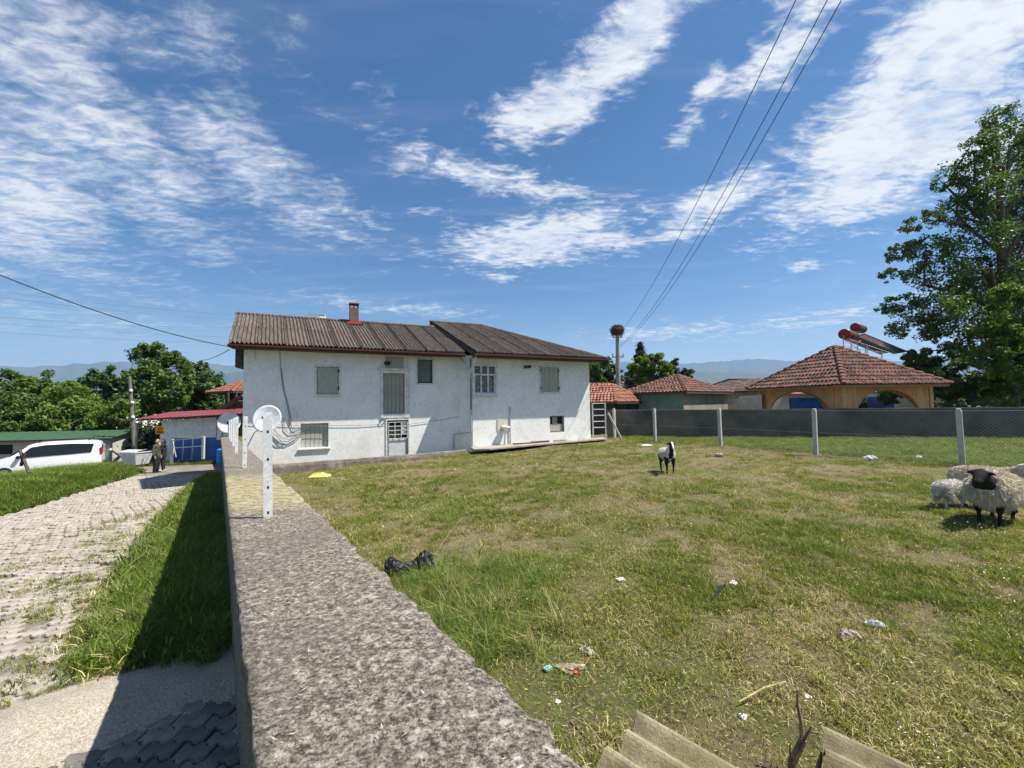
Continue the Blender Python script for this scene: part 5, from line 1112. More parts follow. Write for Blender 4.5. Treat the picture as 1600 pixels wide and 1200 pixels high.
# ------------------------------------------------------------------ vegetation
LEAFN = [0]
def leaves_mesh(name, centers, normals, sizes, mats, midx=None, asp=.6, fold=True):
    n = len(centers); r = RNG.normal(size=(n, 3)); nn = normals/np.linalg.norm(normals, axis=1)[:, None]; a = np.cross(nn, r); a /= np.linalg.norm(a, axis=1)[:, None]; b = np.cross(nn, a)
    s = sizes[:, None]; V = np.empty((n, 4, 3)); V[:, 0] = centers-a*s*.5; V[:, 1] = centers+b*s*.5*asp+a*s*.05-nn*s*.06; V[:, 2] = centers+a*s*.5; V[:, 3] = centers-b*s*.5*asp+a*s*.05-nn*s*.06
    F = np.arange(n*4).reshape(-1, 4); return np_mesh(name, V.reshape(-1, 3), F, mats, midx)
def tree(name, label, Y, blobs, trunk, m, nleaf=9000, leaf=.22, group=None, cat='tree', base=None, clump=.34, sub=30, trunk_r=.16, droop=0., open_=.0, asp=.6, depth=1., limbs=True):
    # blobs: (px, py, rx_px, ry_px, dY); trunk: (px_base, py_base, px_top, py_top)
    b = P(trunk[0], trunk[1], Y); root = empty(name, tuple(b), 0, label, cat, group); sc = Y/FPX; cen = []; nor = []; siz = []; tot = sum(q[2]*q[3] for q in blobs); tips = []
    for (px, py, rx, ry, dy) in blobs:
        c = P(px, py, Y+dy)-b; r = np.array([rx*sc, rx*sc*depth, ry*sc]); nb_ = int(nleaf*rx*ry/tot); ns = max(5, int(sub*rx*ry/tot*len(blobs)))
        for k in range(ns):
            d = RNG.normal(size=3); d /= np.linalg.norm(d); rad = RNG.uniform(.35, 1.)**.6; sc_ = c+d*r*rad; tips.append((sc_, rad)); m_ = int(nb_/ns*RNG.uniform(.5, 1.5)); cr = clump*min(r)*RNG.uniform(.7, 1.25)
            p = RNG.normal(size=(m_, 3)); p /= np.linalg.norm(p, axis=1)[:, None]+1e-9; rr = RNG.uniform(0, 1, (m_, 1))**.45; q = sc_+p*rr*cr*np.array([1.1, 1.1, .95]); q[:, 2] -= droop*rr[:, 0]*cr
            cen.append(q); nr = p*.5+RNG.normal(size=(m_, 3))*.8+np.array([0, 0, .5]); nor.append(nr); siz.append(leaf*RNG.uniform(.6, 1.3, m_))
    cen = np.concatenate(cen); nor = np.concatenate(nor); siz = np.concatenate(siz); me = leaves_mesh('crown', cen, nor, siz, m, asp=asp); obj('crown', me, root)
    t = P(trunk[2], trunk[3], Y)-b; mb = MB(); pts = [np.array([0, 0, -.3])]+[t*f+np.array([sin(f*5)*.12, cos(f*4)*.1, 0])*trunk_r*4 for f in np.linspace(.05, 1, 8)]
    mb.tube(pts, [trunk_r*1.3]+[trunk_r*(1-.8*f) for f in np.linspace(.05, 1, 8)], 9)
    if limbs:
        for k in range(min(len(tips), 46)):
            tp = tips[RNG.integers(len(tips))][0]; f = min(.95, max(.15, (tp[2]-.35*np.linalg.norm(tp[:2]))/max(t[2], .1)*.8)); s = t*f; md = (s+tp)/2+RNG.normal(size=3)*.12*np.linalg.norm(tp-s)+np.array([0, 0, .06*np.linalg.norm(tp-s)])
            mb.tube([s, (s+md)/2, md, (md+tp)/2, tp], [trunk_r*.38*(1-.6*f), trunk_r*.30*(1-.5*f), trunk_r*.22, trunk_r*.12, trunk_r*.05], 5, cap=False)
    mb.build('trunk', M['bark'], root, smooth=True); return root
GL = 'trees behind the sheds on the left'
tree('walnut_tree', 'tallest rounded green tree behind the red roofed shed', 36, [(238, 560, 24, 26, 0), (265, 575, 26, 26, 1), (232, 590, 26, 22, -1), (262, 612, 32, 26, 0), (288, 598, 16, 16, 1), (235, 635, 28, 20, 0)], (252, 700, 250, 560), M['leaf'], 15000, .30, GL, sub=35, trunk_r=.25)
tree('tree', 'dark rounded tree right of the tallest one on the left', 40, [(308, 580, 14, 16, 0), (318, 605, 26, 24, 0), (338, 600, 14, 20, 1), (300, 625, 22, 20, 0), (335, 632, 20, 14, 0)], (316, 690, 315, 580), M['leafdark'], 11000, .30, GL, sub=33, trunk_r=.22)
tree('tree', 'mid green tree directly left of the utility pole', 39, [(165, 590, 20, 16, 0), (150, 608, 26, 22, 0), (192, 605, 20, 22, 1), (172, 640, 30, 24, 0)], (172, 700, 170, 590), M['leafdark'], 10000, .30, GL, sub=33)
tree('tree', 'feathery pale tree above the green roof at the far left', 33, [(14, 600, 26, 22, 0), (60, 600, 26, 20, 1), (30, 635, 40, 28, 0), (70, 640, 34, 30, 0), (40, 665, 50, 18, 0)], (40, 700, 40, 600), M['leaf'], 18000, .24, GL, open_=.3, sub=20)
tree('tree', 'bushy bright tree in the middle of the left thicket', 32, [(105, 620, 26, 22, 0), (90, 650, 30, 24, -1), (130, 645, 28, 28, 0), (120, 672, 34, 16, -1), (60, 668, 34, 14, -1)], (110, 705, 108, 620), M['leaflight'], 13000, .24, GL, sub=44)
tree('tree', 'low bright green tree just left of the utility pole foot', 30, [(170, 655, 26, 22, 0), (195, 645, 18, 24, 0), (200, 680, 22, 18, 0), (150, 675, 22, 12, 0)], (180, 715, 178, 650), M['leaflight'], 10000, .22, GL, sub=39)
tree('tree', 'leafy edge tree at the left border above the green roof', 30, [(-30, 640, 40, 40, 0), (15, 655, 34, 22, 0), (-60, 620, 40, 40, 1)], (-10, 710, -12, 640), M['leaf'], 12000, .24, GL, sub=39)
tree('bush', 'dark bush with white blossoms between the pole and the tarpaulin shed', 29, [(232, 670, 22, 20, 0), (255, 680, 16, 18, -.5), (215, 695, 16, 14, 0), (240, 700, 22, 12, 0)], (238, 716, 238, 670), M['leafdark'], 8000, .2, GL, 'bush', sub=14, trunk_r=.08)
tree('tree', 'small tree between the tall trees and the farmhouse corner', 44, [(352, 628, 18, 12, 0), (366, 618, 14, 12, 0), (345, 645, 16, 10, 0)], (356, 670, 356, 628), M['leafdark'], 4000, .28, GL)
# flowers on the bush
n = 260; c0 = P(245, 665, 28.6); p = RNG.normal(size=(n, 3))*np.array([.9, .5, .22])+c0+np.array([0, 0, .25]); obj('blossom', leaves_mesh('blossom', p, RNG.normal(size=(n, 3)), np.full(n, .14), M['flower'], asp=1.), label='scattered white blossoms over the dark bush', cat='blossom', kind='stuff')
# far wood behind everything
def wood(name, pts, Y, m, n, leaf, label):
    cen = []
    for k in range(len(pts)-1):
        for j in range(n):
            f = RNG.random(); px = pts[k][0]+(pts[k+1][0]-pts[k][0])*f; top = pts[k][1]+(pts[k+1][1]-pts[k][1])*f; c = P(px, top, Y)
            h = c[2]+6.; top = c[2]+.5*(vn(c[0], 0, .8)-.5)+.35*(vn(c[0], 0, 2.9)-.5)*2; z = top-abs(RNG.normal())*h*.35
            cen.append((c[0], Y+RNG.normal()*1.5, max(-5, z)))
    cen = np.array(cen); obj(name, leaves_mesh(name, cen, RNG.normal(size=cen.shape)+np.array([0, -.5, .8]), RNG.uniform(.5, 1.2, len(cen))*leaf, m), label=label, cat='wood', kind='stuff')
wood('far_wood', [(-120, 622), (0, 622), (120, 625), (250, 630), (390, 632)], 60, M['leafdark'], 5000, .7, 'dark far wood behind the thicket on the left')
wood('far_wood', [(930, 606), (1000, 604), (1090, 598), (1200, 602), (1300, 600), (1400, 598), (1500, 594), (1700, 590)], 75, M['leafdark'], 2600, .8, 'dark far wood behind the houses on the right')
# trees in the middle
GM = 'trees between the nest pole and the mint hut'
tree('tree', 'dark tree just right of the farmhouse corner beside the nest pole', 40, [(940, 578, 22, 18, 0), (955, 590, 16, 18, 0), (925, 592, 20, 18, 0), (935, 606, 22, 12, 0)], (940, 625, 940, 580), M['leafdark'], 9000, .28, GM)
tree('tree', 'light green tree leaning on the farmhouse corner', 33, [(930, 585, 12, 18, 0), (938, 603, 14, 16, 0)], (932, 625, 932, 585), M['leaf'], 4500, .24, GM)
def conifer(label, px, top, bot, w, Y, n, g):
    b = P(px, bot, Y); t = P(px, top, Y)-b; root = empty('conifer', tuple(b), 0, label, 'tree', g); cen = []; nor = []; H = t[2]; W_ = w*Y/FPX
    for k in range(22):
        f = k/22; z = H*(.1+.9*f); R = W_*(1-f)**.9+.08
        for j in range(9):
            a = RNG.uniform(0, 2*pi); m_ = int(n/22/9*(1.5-f)); s = RNG.random(m_)**.6; q = np.stack([np.cos(a)*R*s, np.sin(a)*R*s, z-R*.35*s+.05*RNG.normal(size=m_)], -1)+RNG.normal(size=(m_, 3))*.07*(1+R*.3); cen.append(q)
    cen = np.concatenate(cen); obj('crown', leaves_mesh('crown', cen, RNG.normal(size=cen.shape)+np.array([0, 0, .6]), RNG.uniform(.12, .3, len(cen)), M['leafconifer'], asp=.35), root)
    mb = MB(); mb.tube([(0, 0, -1), (0, 0, H)], [.16, .02], 8); mb.build('trunk', M['bark'], root)
conifer('slender dark conifer rising above the round green tree', 1002, 534, 606, 24, 42, 9000, GM)
tree('tree', 'bright round green tree behind the mint hut', 37, [(1018, 565, 22, 16, 0), (1035, 580, 22, 15, 0), (1000, 582, 20, 16, 0), (1022, 593, 26, 12, 0)], (1020, 622, 1020, 565), M['leaflight'], 14000, .22, GM, sub=18)
tree('pine_tree', 'dark pine with a lone upper tuft right of the round tree', 39, [(1053, 565, 8, 7, 0), (1048, 580, 12, 10, 0), (1072, 583, 12, 8, 0), (1062, 592, 20, 8, 0), (985, 590, 12, 10, 1)], (1058, 620, 1054, 566), M['leafconifer'], 8000, .2, GM, asp=.35)
# right hand trees
GR = 'trees along the right edge'
big = [(1560, 185, 24, 22, 0), (1580, 215, 30, 26, 1), (1535, 225, 22, 22, -1), (1510, 265, 34, 24, 0), (1580, 270, 34, 34, 1), (1475, 285, 16, 14, 0), (1540, 300, 40, 28, -1), (1500, 330, 40, 22, 0), (1440, 345, 26, 14, -1), (1580, 340, 36, 36, 1), (1455, 385, 34, 18, 0), (1520, 375, 48, 26, 0), (1410, 395, 22, 16, 0), (1400, 430, 24, 12, -1), (1470, 425, 48, 24, 0), (1550, 430, 50, 36, 1), (1405, 475, 34, 14, 0), (1455, 480, 50, 24, -1), (1430, 510, 36, 18, 0), (1520, 495, 50, 34, 0), (1490, 525, 40, 18, 0), (1580, 500, 40, 40, 0), (1640, 380, 60, 120, 1), (1640, 250, 40, 80, 1), (1475, 550, 30, 14, 0), (1530, 552, 44, 22, 0), (1570, 590, 44, 24, 1), (1520, 455, 50, 30, 1)]
tree('big_tree', 'very tall dark spreading tree at the right edge of the picture', 27, big, (1565, 640, 1558, 185), M['leafbig'], 76000, .175, GR, sub=80, trunk_r=.42, clump=.36)
tree('tree', 'bright green tree in front of the tall one at the right edge', 22.5, [(1580, 470, 26, 26, 0), (1560, 520, 26, 26, 0), (1590, 540, 30, 40, 0), (1545, 560, 24, 24, 0), (1585, 590, 40, 26, 0), (1635, 520, 40, 80, 0)], (1590, 645, 1590, 470), M['leaflight'], 26000, .17, GR, sub=40, trunk_r=.14)
tree('bush', 'sunlit bush directly right of the gazebo roof', 27, [(1440, 570, 22, 22, 0), (1425, 560, 18, 12, 0), (1465, 592, 22, 22, 0), (1490, 610, 26, 20, 0)], (1460, 650, 1460, 570), M['leaf'], 11000, .2, GR, 'bush', sub=18, trunk_r=.08)
tree('bush', 'dark hedge bush under the tall tree above the grey wall', 25, [(1500, 585, 30, 22, 0), (1530, 605, 34, 22, 0), (1475, 625, 30, 14, 0), (1570, 620, 34, 18, 0), (1620, 610, 30, 30, 0)], (1520, 655, 1520, 590), M['leafdark'], 15000, .19, GR, 'bush', sub=18, trunk_r=.08)
tree('bush', 'low trimmed hedge showing just above the grey wall at right', 22.5, [(1500, 629, 30, 7, 0), (1450, 630, 24, 6, 0), (1555, 628, 34, 8, 0)], (1500, 650, 1500, 630), M['leaflight'], 6000, .14, GR, 'hedge', sub=12, trunk_r=.05)
tree('bush', 'small leafy shrub seen through the right arch of the gazebo', 27.6, [(1345, 628, 9, 14, 0), (1390, 620, 14, 12, 0)], (1380, 650, 1380, 625), M['leaf'], 2500, .16, GR, 'bush', trunk_r=.04)

# ---- grass: tufts instanced on scattered points
def tuft(name, n, h, spread, w, bend, m, seed, heads=0, hm=None):
    r = np.random.default_rng(seed); V = []; F = []; I = []
    for k in range(n):
        a = r.uniform(0, 2*pi); R = spread*sqrt(r.random()); bx, by = R*cos(a), R*sin(a); d = r.uniform(0, 2*pi); hh = h*r.uniform(.45, 1.1); b = bend*r.uniform(.3, 1.3)*hh; px, py = cos(d+pi/2)*w/2, sin(d+pi/2)*w/2; bs = len(V)
        for f, ww in ((0, 1.), (.5, .8), (1., .08)):
            x = bx+cos(d)*b*f*f; y = by+sin(d)*b*f*f; z = hh*(f-.25*bend*f*f); V += [(x-px*ww, y-py*ww, z), (x+px*ww, y+py*ww, z)]
        F += [(bs, bs+1, bs+3, bs+2), (bs+2, bs+3, bs+5, bs+4)]; I += [0, 0]
        if k < heads:
            x = bx+cos(d)*b; y = by+sin(d)*b; z = hh*(1-.25*bend); s = .004; bs = len(V); V += [(x-s, y, z-.03), (x+s, y, z-.03), (x+s*.5, y, z+.03), (x-s*.5, y, z+.03)]; F += [(bs, bs+1, bs+2, bs+3)]; I += [1]
    me = np_mesh(name, np.array(V), np.array(F), [m]+([hm] if hm else []), np.array(I)); return bpy.data.objects.new(name, me)
def scatter(name, src, pts, scl, tilt, label, cat='grass'):
    n = len(pts); me = bpy.data.meshes.new(name); me.vertices.add(n); me.vertices.foreach_set('co', np.asarray(pts, 'f').ravel())
    at = me.attributes.new('rot', 'FLOAT_VECTOR', 'POINT'); rot = np.stack([RNG.normal(0, tilt, n), RNG.normal(0, tilt, n), RNG.uniform(0, 2*pi, n)], -1); at.data.foreach_set('vector', rot.astype('f').ravel())
    a2 = me.attributes.new('scl', 'FLOAT', 'POINT'); a2.data.foreach_set('value', np.asarray(scl, 'f')); me.update()
    o = obj(name, me, label=label, cat=cat, kind='stuff'); ng = bpy.data.node_groups.new(name, 'GeometryNodeTree'); ng.interface.new_socket('Geometry', in_out='INPUT', socket_type='NodeSocketGeometry'); ng.interface.new_socket('Geometry', in_out='OUTPUT', socket_type='NodeSocketGeometry')
    gi = ng.nodes.new('NodeGroupInput'); go = ng.nodes.new('NodeGroupOutput'); ip = ng.nodes.new('GeometryNodeInstanceOnPoints'); oi = ng.nodes.new('GeometryNodeObjectInfo'); oi.inputs['Object'].default_value = src; oi.inputs['As Instance'].default_value = True
    r = ng.nodes.new('GeometryNodeInputNamedAttribute'); r.data_type = 'FLOAT_VECTOR'; r.inputs[0].default_value = 'rot'; s = ng.nodes.new('GeometryNodeInputNamedAttribute'); s.data_type = 'FLOAT'; s.inputs[0].default_value = 'scl'
    L = ng.links.new; L(gi.outputs[0], ip.inputs['Points']); L(oi.outputs['Geometry'], ip.inputs['Instance']); L(r.outputs[0], ip.inputs['Rotation']); L(s.outputs[0], ip.inputs['Scale']); L(ip.outputs[0], go.inputs[0])
    md = o.modifiers.new('tufts', 'NODES'); md.node_group = ng; return o
def inview(x, y, z, m=60):
    w = np.stack([x, y, z], -1); d = w@FW; sx = 800+FPX*(w@RT)/d; sy = 600-FPX*(w@UP)/d; return (d > .3) & (sx > -m) & (sx < 1600+m) & (sy < 1200+m*2)
def sample(n, x0, x1, y0, y1, power=1.6):
    y = y0+(y1-y0)*RNG.random(n)**power; x = RNG.uniform(x0, x1, n); return x, y
# yard samples with density falling with distance
def yard_pts(n, ymax=22, power=1.7):
    y = .8+(ymax-.8)*RNG.random(n)**power; half = 1.35*y+1.2; x = RNG.uniform(-1, 1, n)*half
    # inside: right of the wall, in front of house and boundary
    ok = x > wallx(y)+.33
    u = (x-A0[0])*HD[0]+(y-A0[1])*HD[1]; v = (x-A0[0])*HN[0]+(y-A0[1])*HN[1]; ok &= (v > 1.12) | (u > 15.8) ; ok &= ~((v < 1.75) & (u > 8.) & (u < 15.7))
    bx = ga[0]+(gb[0]-ga[0])*(y*0); tt = (x-ga[0])*nv[0]+(y-ga[1])*nv[1]; ok &= tt < -.05
    x = x[ok]; y = y[ok]; z = yard_z(x, y); iv = inview(x, y, z); return x[iv], y[iv], z[iv]
fpa = np.array(fp)
def fence_side(x, y):   # distance beyond the fence line (towards the grey wall)
    d = np.array([6.69-11.46, 19.34-10.54]); d = d/np.linalg.norm(d); nrm = np.array([d[1], -d[0]]); return (x-11.46)*nrm[0]+(y-10.54)*nrm[1]
T_short = tuft('tuft_short', 26, .055, .085, .0045, .8, M['grass'], 1); T_dry = tuft('tuft_dry', 20, .05, .10, .004, 1.6, M['straw'], 2); T_lush = tuft('tuft_lush', 34, .11, .10, .006, .7, M['grasslush'], 3)
T_tall = tuft('tuft_tall', 34, .29, .14, .006, 1.3, M['grasslush'], 4, 2, M['grass']); T_weed = tuft('tuft_weed', 26, .22, .14, .016, .9, M['grasslush'], 5, 1, M['straw'])
T_tallpale = tuft('tuft_tall_pale', 24, .38, .14, .006, .9, M['straw'], 8, 5, M['straw'])
x, y, z = yard_pts(110000); g = fbm(x, y, .5, 20); g2 = fbm(x, y, 1.9, 24); bare = (RNG.random(len(x)) < .9*ss(fbm(x, y, 1.4, 70)+.12*(fbm(x, y, 6, 71)-.5)+.05*np.exp(-((x-2.5)/2)**2-((y-2.5)/1.5)**2), .53, .66)); x, y, z, g, g2 = x[~bare], y[~bare], z[~bare], g[~bare], g2[~bare]
keep = ((g*.5+g2*.5 > .50) & (RNG.random(len(x)) < .9)) | (RNG.random(len(x)) < .22); scatter('grass', T_short, np.stack([x, y, z-.005], -1)[keep], (RNG.uniform(.6, 1.25, keep.sum()))*(1+y[keep]*.03), .15, 'short grazed green grass over the yard')
k2 = (~keep | (RNG.random(len(x)) < .35)) & (RNG.random(len(x)) < .42) & (g2 < .66); scatter('dry_grass', T_dry, np.stack([x, y, z-.005], -1)[k2], RNG.uniform(.6, 1.2, k2.sum())*(1+y[k2]*.03), .3, 'dry straw coloured grass in the yard')
k3 = (g > .56) & (g2 > .50) & (RNG.random(len(x)) < .28); scatter('lush_grass', T_lush, np.stack([x, y, z-.005], -1)[k3], RNG.uniform(.45, .95, k3.sum()), .15, 'patches of lush green grass in the yard')
# tall clumps beside the wall and strip beyond the fence
x, y, z = yard_pts(60000, 22, 1.1); cw = x-wallx(y); 
near = np.exp(-((x+.55)/.75)**2-((y-4.3)/.8)**2)+.3*np.exp(-((x+.5)/.4)**2-((y-3.4)/.5)**2)+.55*((cw < .8) & (y > 5))+.45*np.exp(-((x+1.4)/1.)**2-((y-7.2)/1.6)**2); fs_ = fence_side(x, y); strip = (fs_ > .1)*1.0
u = (x-A0[0])*HD[0]+(y-A0[1])*HD[1]; v = (x-A0[0])*HN[0]+(y-A0[1])*HN[1]; kerbg = ((v < 1.5) & (u < 8.2))*.5
pr = np.maximum(near*1.0, np.maximum(strip, kerbg)); k4 = RNG.random(len(x)) < pr*.8*(.35+1.1*fbm(x, y, 1.3, 60))
sc = np.where(fs_[k4] > .1, RNG.uniform(.4, .75, k4.sum()), RNG.uniform(.4, .8, k4.sum())*np.clip(.4+near[k4], .45, 1)); 
xs_, ys_ = sample(5200, -2.2, .9, 2.3, 6., 1.); okw = (xs_ > wallx(ys_)+.33); xs_, ys_ = xs_[okw], ys_[okw]; prn = np.exp(-((xs_+.5)/.62)**2-((ys_-4.1)/.75)**2)+.2*np.exp(-((xs_+.4)/.4)**2-((ys_-3.4)/.4)**2); kk = RNG.random(len(xs_)) < prn*.4; xs_, ys_ = xs_[kk], ys_[kk]
pt = np.concatenate([np.stack([x, y, z], -1)[k4], np.stack([xs_, ys_, yard_z(xs_, ys_)], -1)]); scatter('tall_grass', T_tall, pt, np.concatenate([sc, RNG.uniform(.45, .9, len(xs_))]), .12, 'tall green grass by the wall foot and beyond the fence')
pt2 = np.stack([xs_, ys_, yard_z(xs_, ys_)], -1)[RNG.random(len(xs_)) < .22]; scatter('pale_tall_grass', T_tallpale, pt2, RNG.uniform(.4, .9, len(pt2)), .2, 'pale seeding grass stems beside the wall')
# daisies
F_ = leaves_mesh('daisy_patch', np.stack([RNG.normal(0, .09, 7), RNG.normal(0, .09, 7), RNG.uniform(.05, .08, 7)], -1), RNG.normal(size=(7, 3))*.3+np.array([0, 0, 1.]), RNG.uniform(.006, .011, 7), M['flower'], asp=1.); FO = bpy.data.objects.new('daisy_source', F_)
x, y, z = yard_pts(9000, 20, 1.0); k = (fbm(x, y, .8, 31) > .54) & (RNG.random(len(x)) < .3); scatter('daisies', FO, np.stack([x, y, z], -1)[k], RNG.uniform(.7, 1.6, k.sum()), .1, 'tiny pale daisies scattered over the yard', 'flowers')
# straw bits and pebbles on the bare earth
B_ = leaves_mesh('chaff', np.stack([RNG.normal(0, .1, 12), RNG.normal(0, .1, 12), RNG.uniform(.004, .03, 12)], -1), RNG.normal(size=(12, 3))*.4+np.array([0, 0, 1.]), RNG.uniform(.012, .038, 12), M['straw'], asp=.14); BO = bpy.data.objects.new('chaff_source', B_)
x, y, z = yard_pts(16000, 10, 1.3); scatter('chaff', BO, np.stack([x, y, z], -1), RNG.uniform(.6, 1.4, len(x)), .3, 'bits of dry chaff strewn over the yard', 'chaff')
n = 520; yy_ = .6+6*RNG.random(n)**1.5; xx_ = wallx(yy_)+RNG.uniform(-.24, .24, n); zz_ = -.56-.033*yy_
CH = leaves_mesh('wall_chaff', np.stack([xx_, yy_, zz_+.006+RNG.uniform(0, .004, n)], -1), RNG.normal(size=(n, 3))*.15+np.array([0, 0, 1.]), RNG.uniform(.005, .022, n), M['husk'], asp=.16); obj('chaff', CH, label='scattered straw and husks lying on the concrete wall top', cat='chaff', kind='stuff')
# verge beside the wall on the road side
def verge_pts(n):
    y = 1.2+(18-1.2)*RNG.random(n)**1.3; a = np.interp(y, RB[:, 1], RB[:, 0]); b = wallx(y)-.3; f = RNG.random(n)*1.25-.25; x = b+(a-b)*np.where(f < 0, RNG.random(n)*1.0, f)*1.0; x = x+RNG.normal(0, .18, n)*(f > .9)
    ok = (x < b); m = mound(x, y); ok &= ~((y < 3.55) & (m > .02)) & ~((y < 2.7+.75*fbm(x, y*0, 2.2, 64))) & ~((y < 3.1+.9*fbm(x, y*0, 2.2, 65)) & (RNG.random(n) < .7)) ; ok &= ~((y < 3.9) & (x > wallx(y)-1.1) & (RNG.random(n) < .7)); x, y = x[ok], y[ok]; z = road_z(x, y); iv = inview(x, y, z); return x[iv], y[iv], z[iv]
x, y, z = verge_pts(42000); dr = (x-np.interp(y, RB[:, 1], RB[:, 0])); q = fbm(x, y, 1.2, 40)
dens_ = (.25+.75*ss(dr, .1, 1.3))*(.35+1.1*fbm(x, y, 1.6, 62)); kS = (q < .62) & (RNG.random(len(x)) < dens_); scatter('verge_grass', T_lush, np.stack([x, y, z], -1)[kS], RNG.uniform(.45, .95, kS.sum())*np.clip(.45+dr[kS]*.5, .4, 1.2), .2, 'thick green grass on the verge between road and wall')
kT = (dr > .6) & (RNG.random(len(x)) < .22*(.2+1.6*(fbm(x, y, 1.1, 63) > .5))); scatter('verge_tall_grass', T_tall, np.stack([x, y, z], -1)[kT], RNG.uniform(.35, 1.05, kT.sum())*np.clip(.3+dr[kT]*.5, .4, 1.05), .35, 'tall bent grass on the verge below the wall')
# low grass creeping over the pavers
xr = RNG.uniform(-9, -2, 9000); yr_ = RNG.uniform(2.6, 12, 9000); d = rbx(yr_)-xr; ok = (d > -.1) & (d < 3.5) & (RNG.random(9000) < np.exp(-d*.8)*.9*(fbm(xr, yr_, 1.4, 44) > .47)) & (mound(xr, yr_) < .03); xr, yr_ = xr[ok], yr_[ok]; scatter('paving_grass', T_short, np.stack([xr, yr_, road_z(xr, yr_)+.005], -1), RNG.uniform(.7, 1.5, len(xr)), .3, 'thin grass creeping between the road pavers')
xr = RNG.uniform(-12, -4, 5000); yr_ = RNG.uniform(3, 12, 5000); ok = (fbm(xr, yr_, .9, 47) > .56) & (xr > lbx(yr_)) & (xr < rbx(yr_)); xr, yr_ = xr[ok], yr_[ok]; scatter('joint_grass', T_dry, np.stack([xr, yr_, road_z(xr, yr_)+.005], -1), RNG.uniform(.5, .9, len(xr)), .3, 'dry wisps between the far pavers')
k_ = (dr > .4) & (RNG.random(len(x)) < .03); scatter('verge_weeds', T_weed, np.stack([x, y, z], -1)[k_], RNG.uniform(.6, 1.2, k_.sum()), .3, 'broad leaved weeds among the verge grass', 'weeds')
k_ = (dr > .2) & (RNG.random(len(x)) < .05); scatter('verge_straw', T_dry, np.stack([x, y, z], -1)[k_], RNG.uniform(1.2, 2.2, k_.sum()), .3, 'dry wisps among the verge grass', 'grass')
# left bank
n = 60000; y = RNG.uniform(3, 21.8, n); x = lbx(y)-RNG.random(n)**1.1*8.2+.12*RNG.normal(size=n); ok = x < lbx(y)+.1; ok &= ~((y > 20.9)) ; x, y = x[ok], y[ok]; z = road_z(x, y); iv = inview(x, y, z, 90); x, y, z = x[iv], y[iv], z[iv]
scatter('bank_grass', T_weed, np.stack([x, y, z], -1), RNG.uniform(.6, 1.25, len(x)), .25, 'weedy green bank along the left side of the road', 'weeds')
k = RNG.random(len(x)) < .3; d = lbx(y)-x; k &= d > .5; scatter('bank_tall_grass', T_tall, np.stack([x, y, z], -1)[k], RNG.uniform(.6, 1.25, k.sum()), .2, 'tall grass standing on the left bank')
n = 5000; x = RNG.uniform(-34, -13, n); y = RNG.uniform(20, 34, n); z = road_z(x, y); ok = (y > 24.3+(x+14)*-.05); scatter('far_verge_grass', T_tall, np.stack([x, y, z], -1)[ok], RNG.uniform(.6, 1.3, ok.sum()), .2, 'rough grass around the sheds beyond the road')

# ------------------------------------------------------------------ bodies (people and animals)
def cap_mesh(mb, p, rp_, q, rq, n=12, sq=(1, 1)):
    p = np.array(p, float); q = np.array(q, float); d = q-p; L = np.linalg.norm(d)
    if L < 1e-6: d = np.array([0, 0, 1.]); L = 1e-6
    d = d/L; a = np.cross(d, [0, 0, 1.]); 
    if np.linalg.norm(a) < .1: a = np.cross(d, [0, 1., 0])
    a /= np.linalg.norm(a); b = np.cross(d, a); rings = []
    for t in (-80, -50, -20, 0): rings.append((p+d*rp_*sin(radians(t)), rp_*cos(radians(t))))
    for t in (0, 20, 50, 80): rings.append((q+d*rq*sin(radians(t)), rq*cos(radians(t))))
    vs = [c+r*(cos(2*pi*k/n)*a+sin(2*pi*k/n)*b) for c, r in rings for k in range(n)]; fs = [tuple(range(n))[::-1], tuple((len(rings)-1)*n+k for k in range(n))]
    for i in range(len(rings)-1):
        for k in range(n): fs.append((i*n+k, i*n+(k+1) % n, (i+1)*n+(k+1) % n, (i+1)*n+k))
    mb.add(vs, fs)
def body(name, prims, voxel, parent, mats, cls, smooth=3):
    mb = MB()
    for pr in prims: cap_mesh(mb, *pr[:4])
    me = mb.mesh('tmp', mats[0]); o = bpy.data.objects.new('tmp', me); C.objects.link(o)
    r = o.modifiers.new('r', 'REMESH'); r.mode = 'VOXEL'; r.voxel_size = voxel; s = o.modifiers.new('s', 'SMOOTH'); s.factor = .5; s.iterations = smooth
    bpy.context.view_layer.update(); dg = bpy.context.evaluated_depsgraph_get(); nm = bpy.data.meshes.new_from_object(o.evaluated_get(dg)); bpy.data.objects.remove(o)
    nm.materials.clear()
    for m in mats: nm.materials.append(m)
    n = len(nm.polygons); cc = np.empty(n*3); nm.polygons.foreach_get('center', cc); cc = cc.reshape(-1, 3)
    best = np.full(n, 1e9); lab = np.zeros(n, int)
    for pr in prims:
        p = np.array(pr[0]); q = np.array(pr[2]); d = q-p; L2 = d@d+1e-9; t = np.clip(((cc-p)@d)/L2, 0, 1); ds = np.linalg.norm(cc-(p+t[:, None]*d), axis=1)-(pr[1]+(pr[3]-pr[1])*t); k = ds < best; best[k] = ds[k]; lab[k] = pr[4]
    lab = cls(cc, lab) if cls else lab
    nm.polygons.foreach_set('material_index', lab.astype('i')); nm.polygons.foreach_set('use_smooth', np.ones(n, bool)); nm.name = name
    o = obj(name, nm, parent); return o, nm, cc, lab
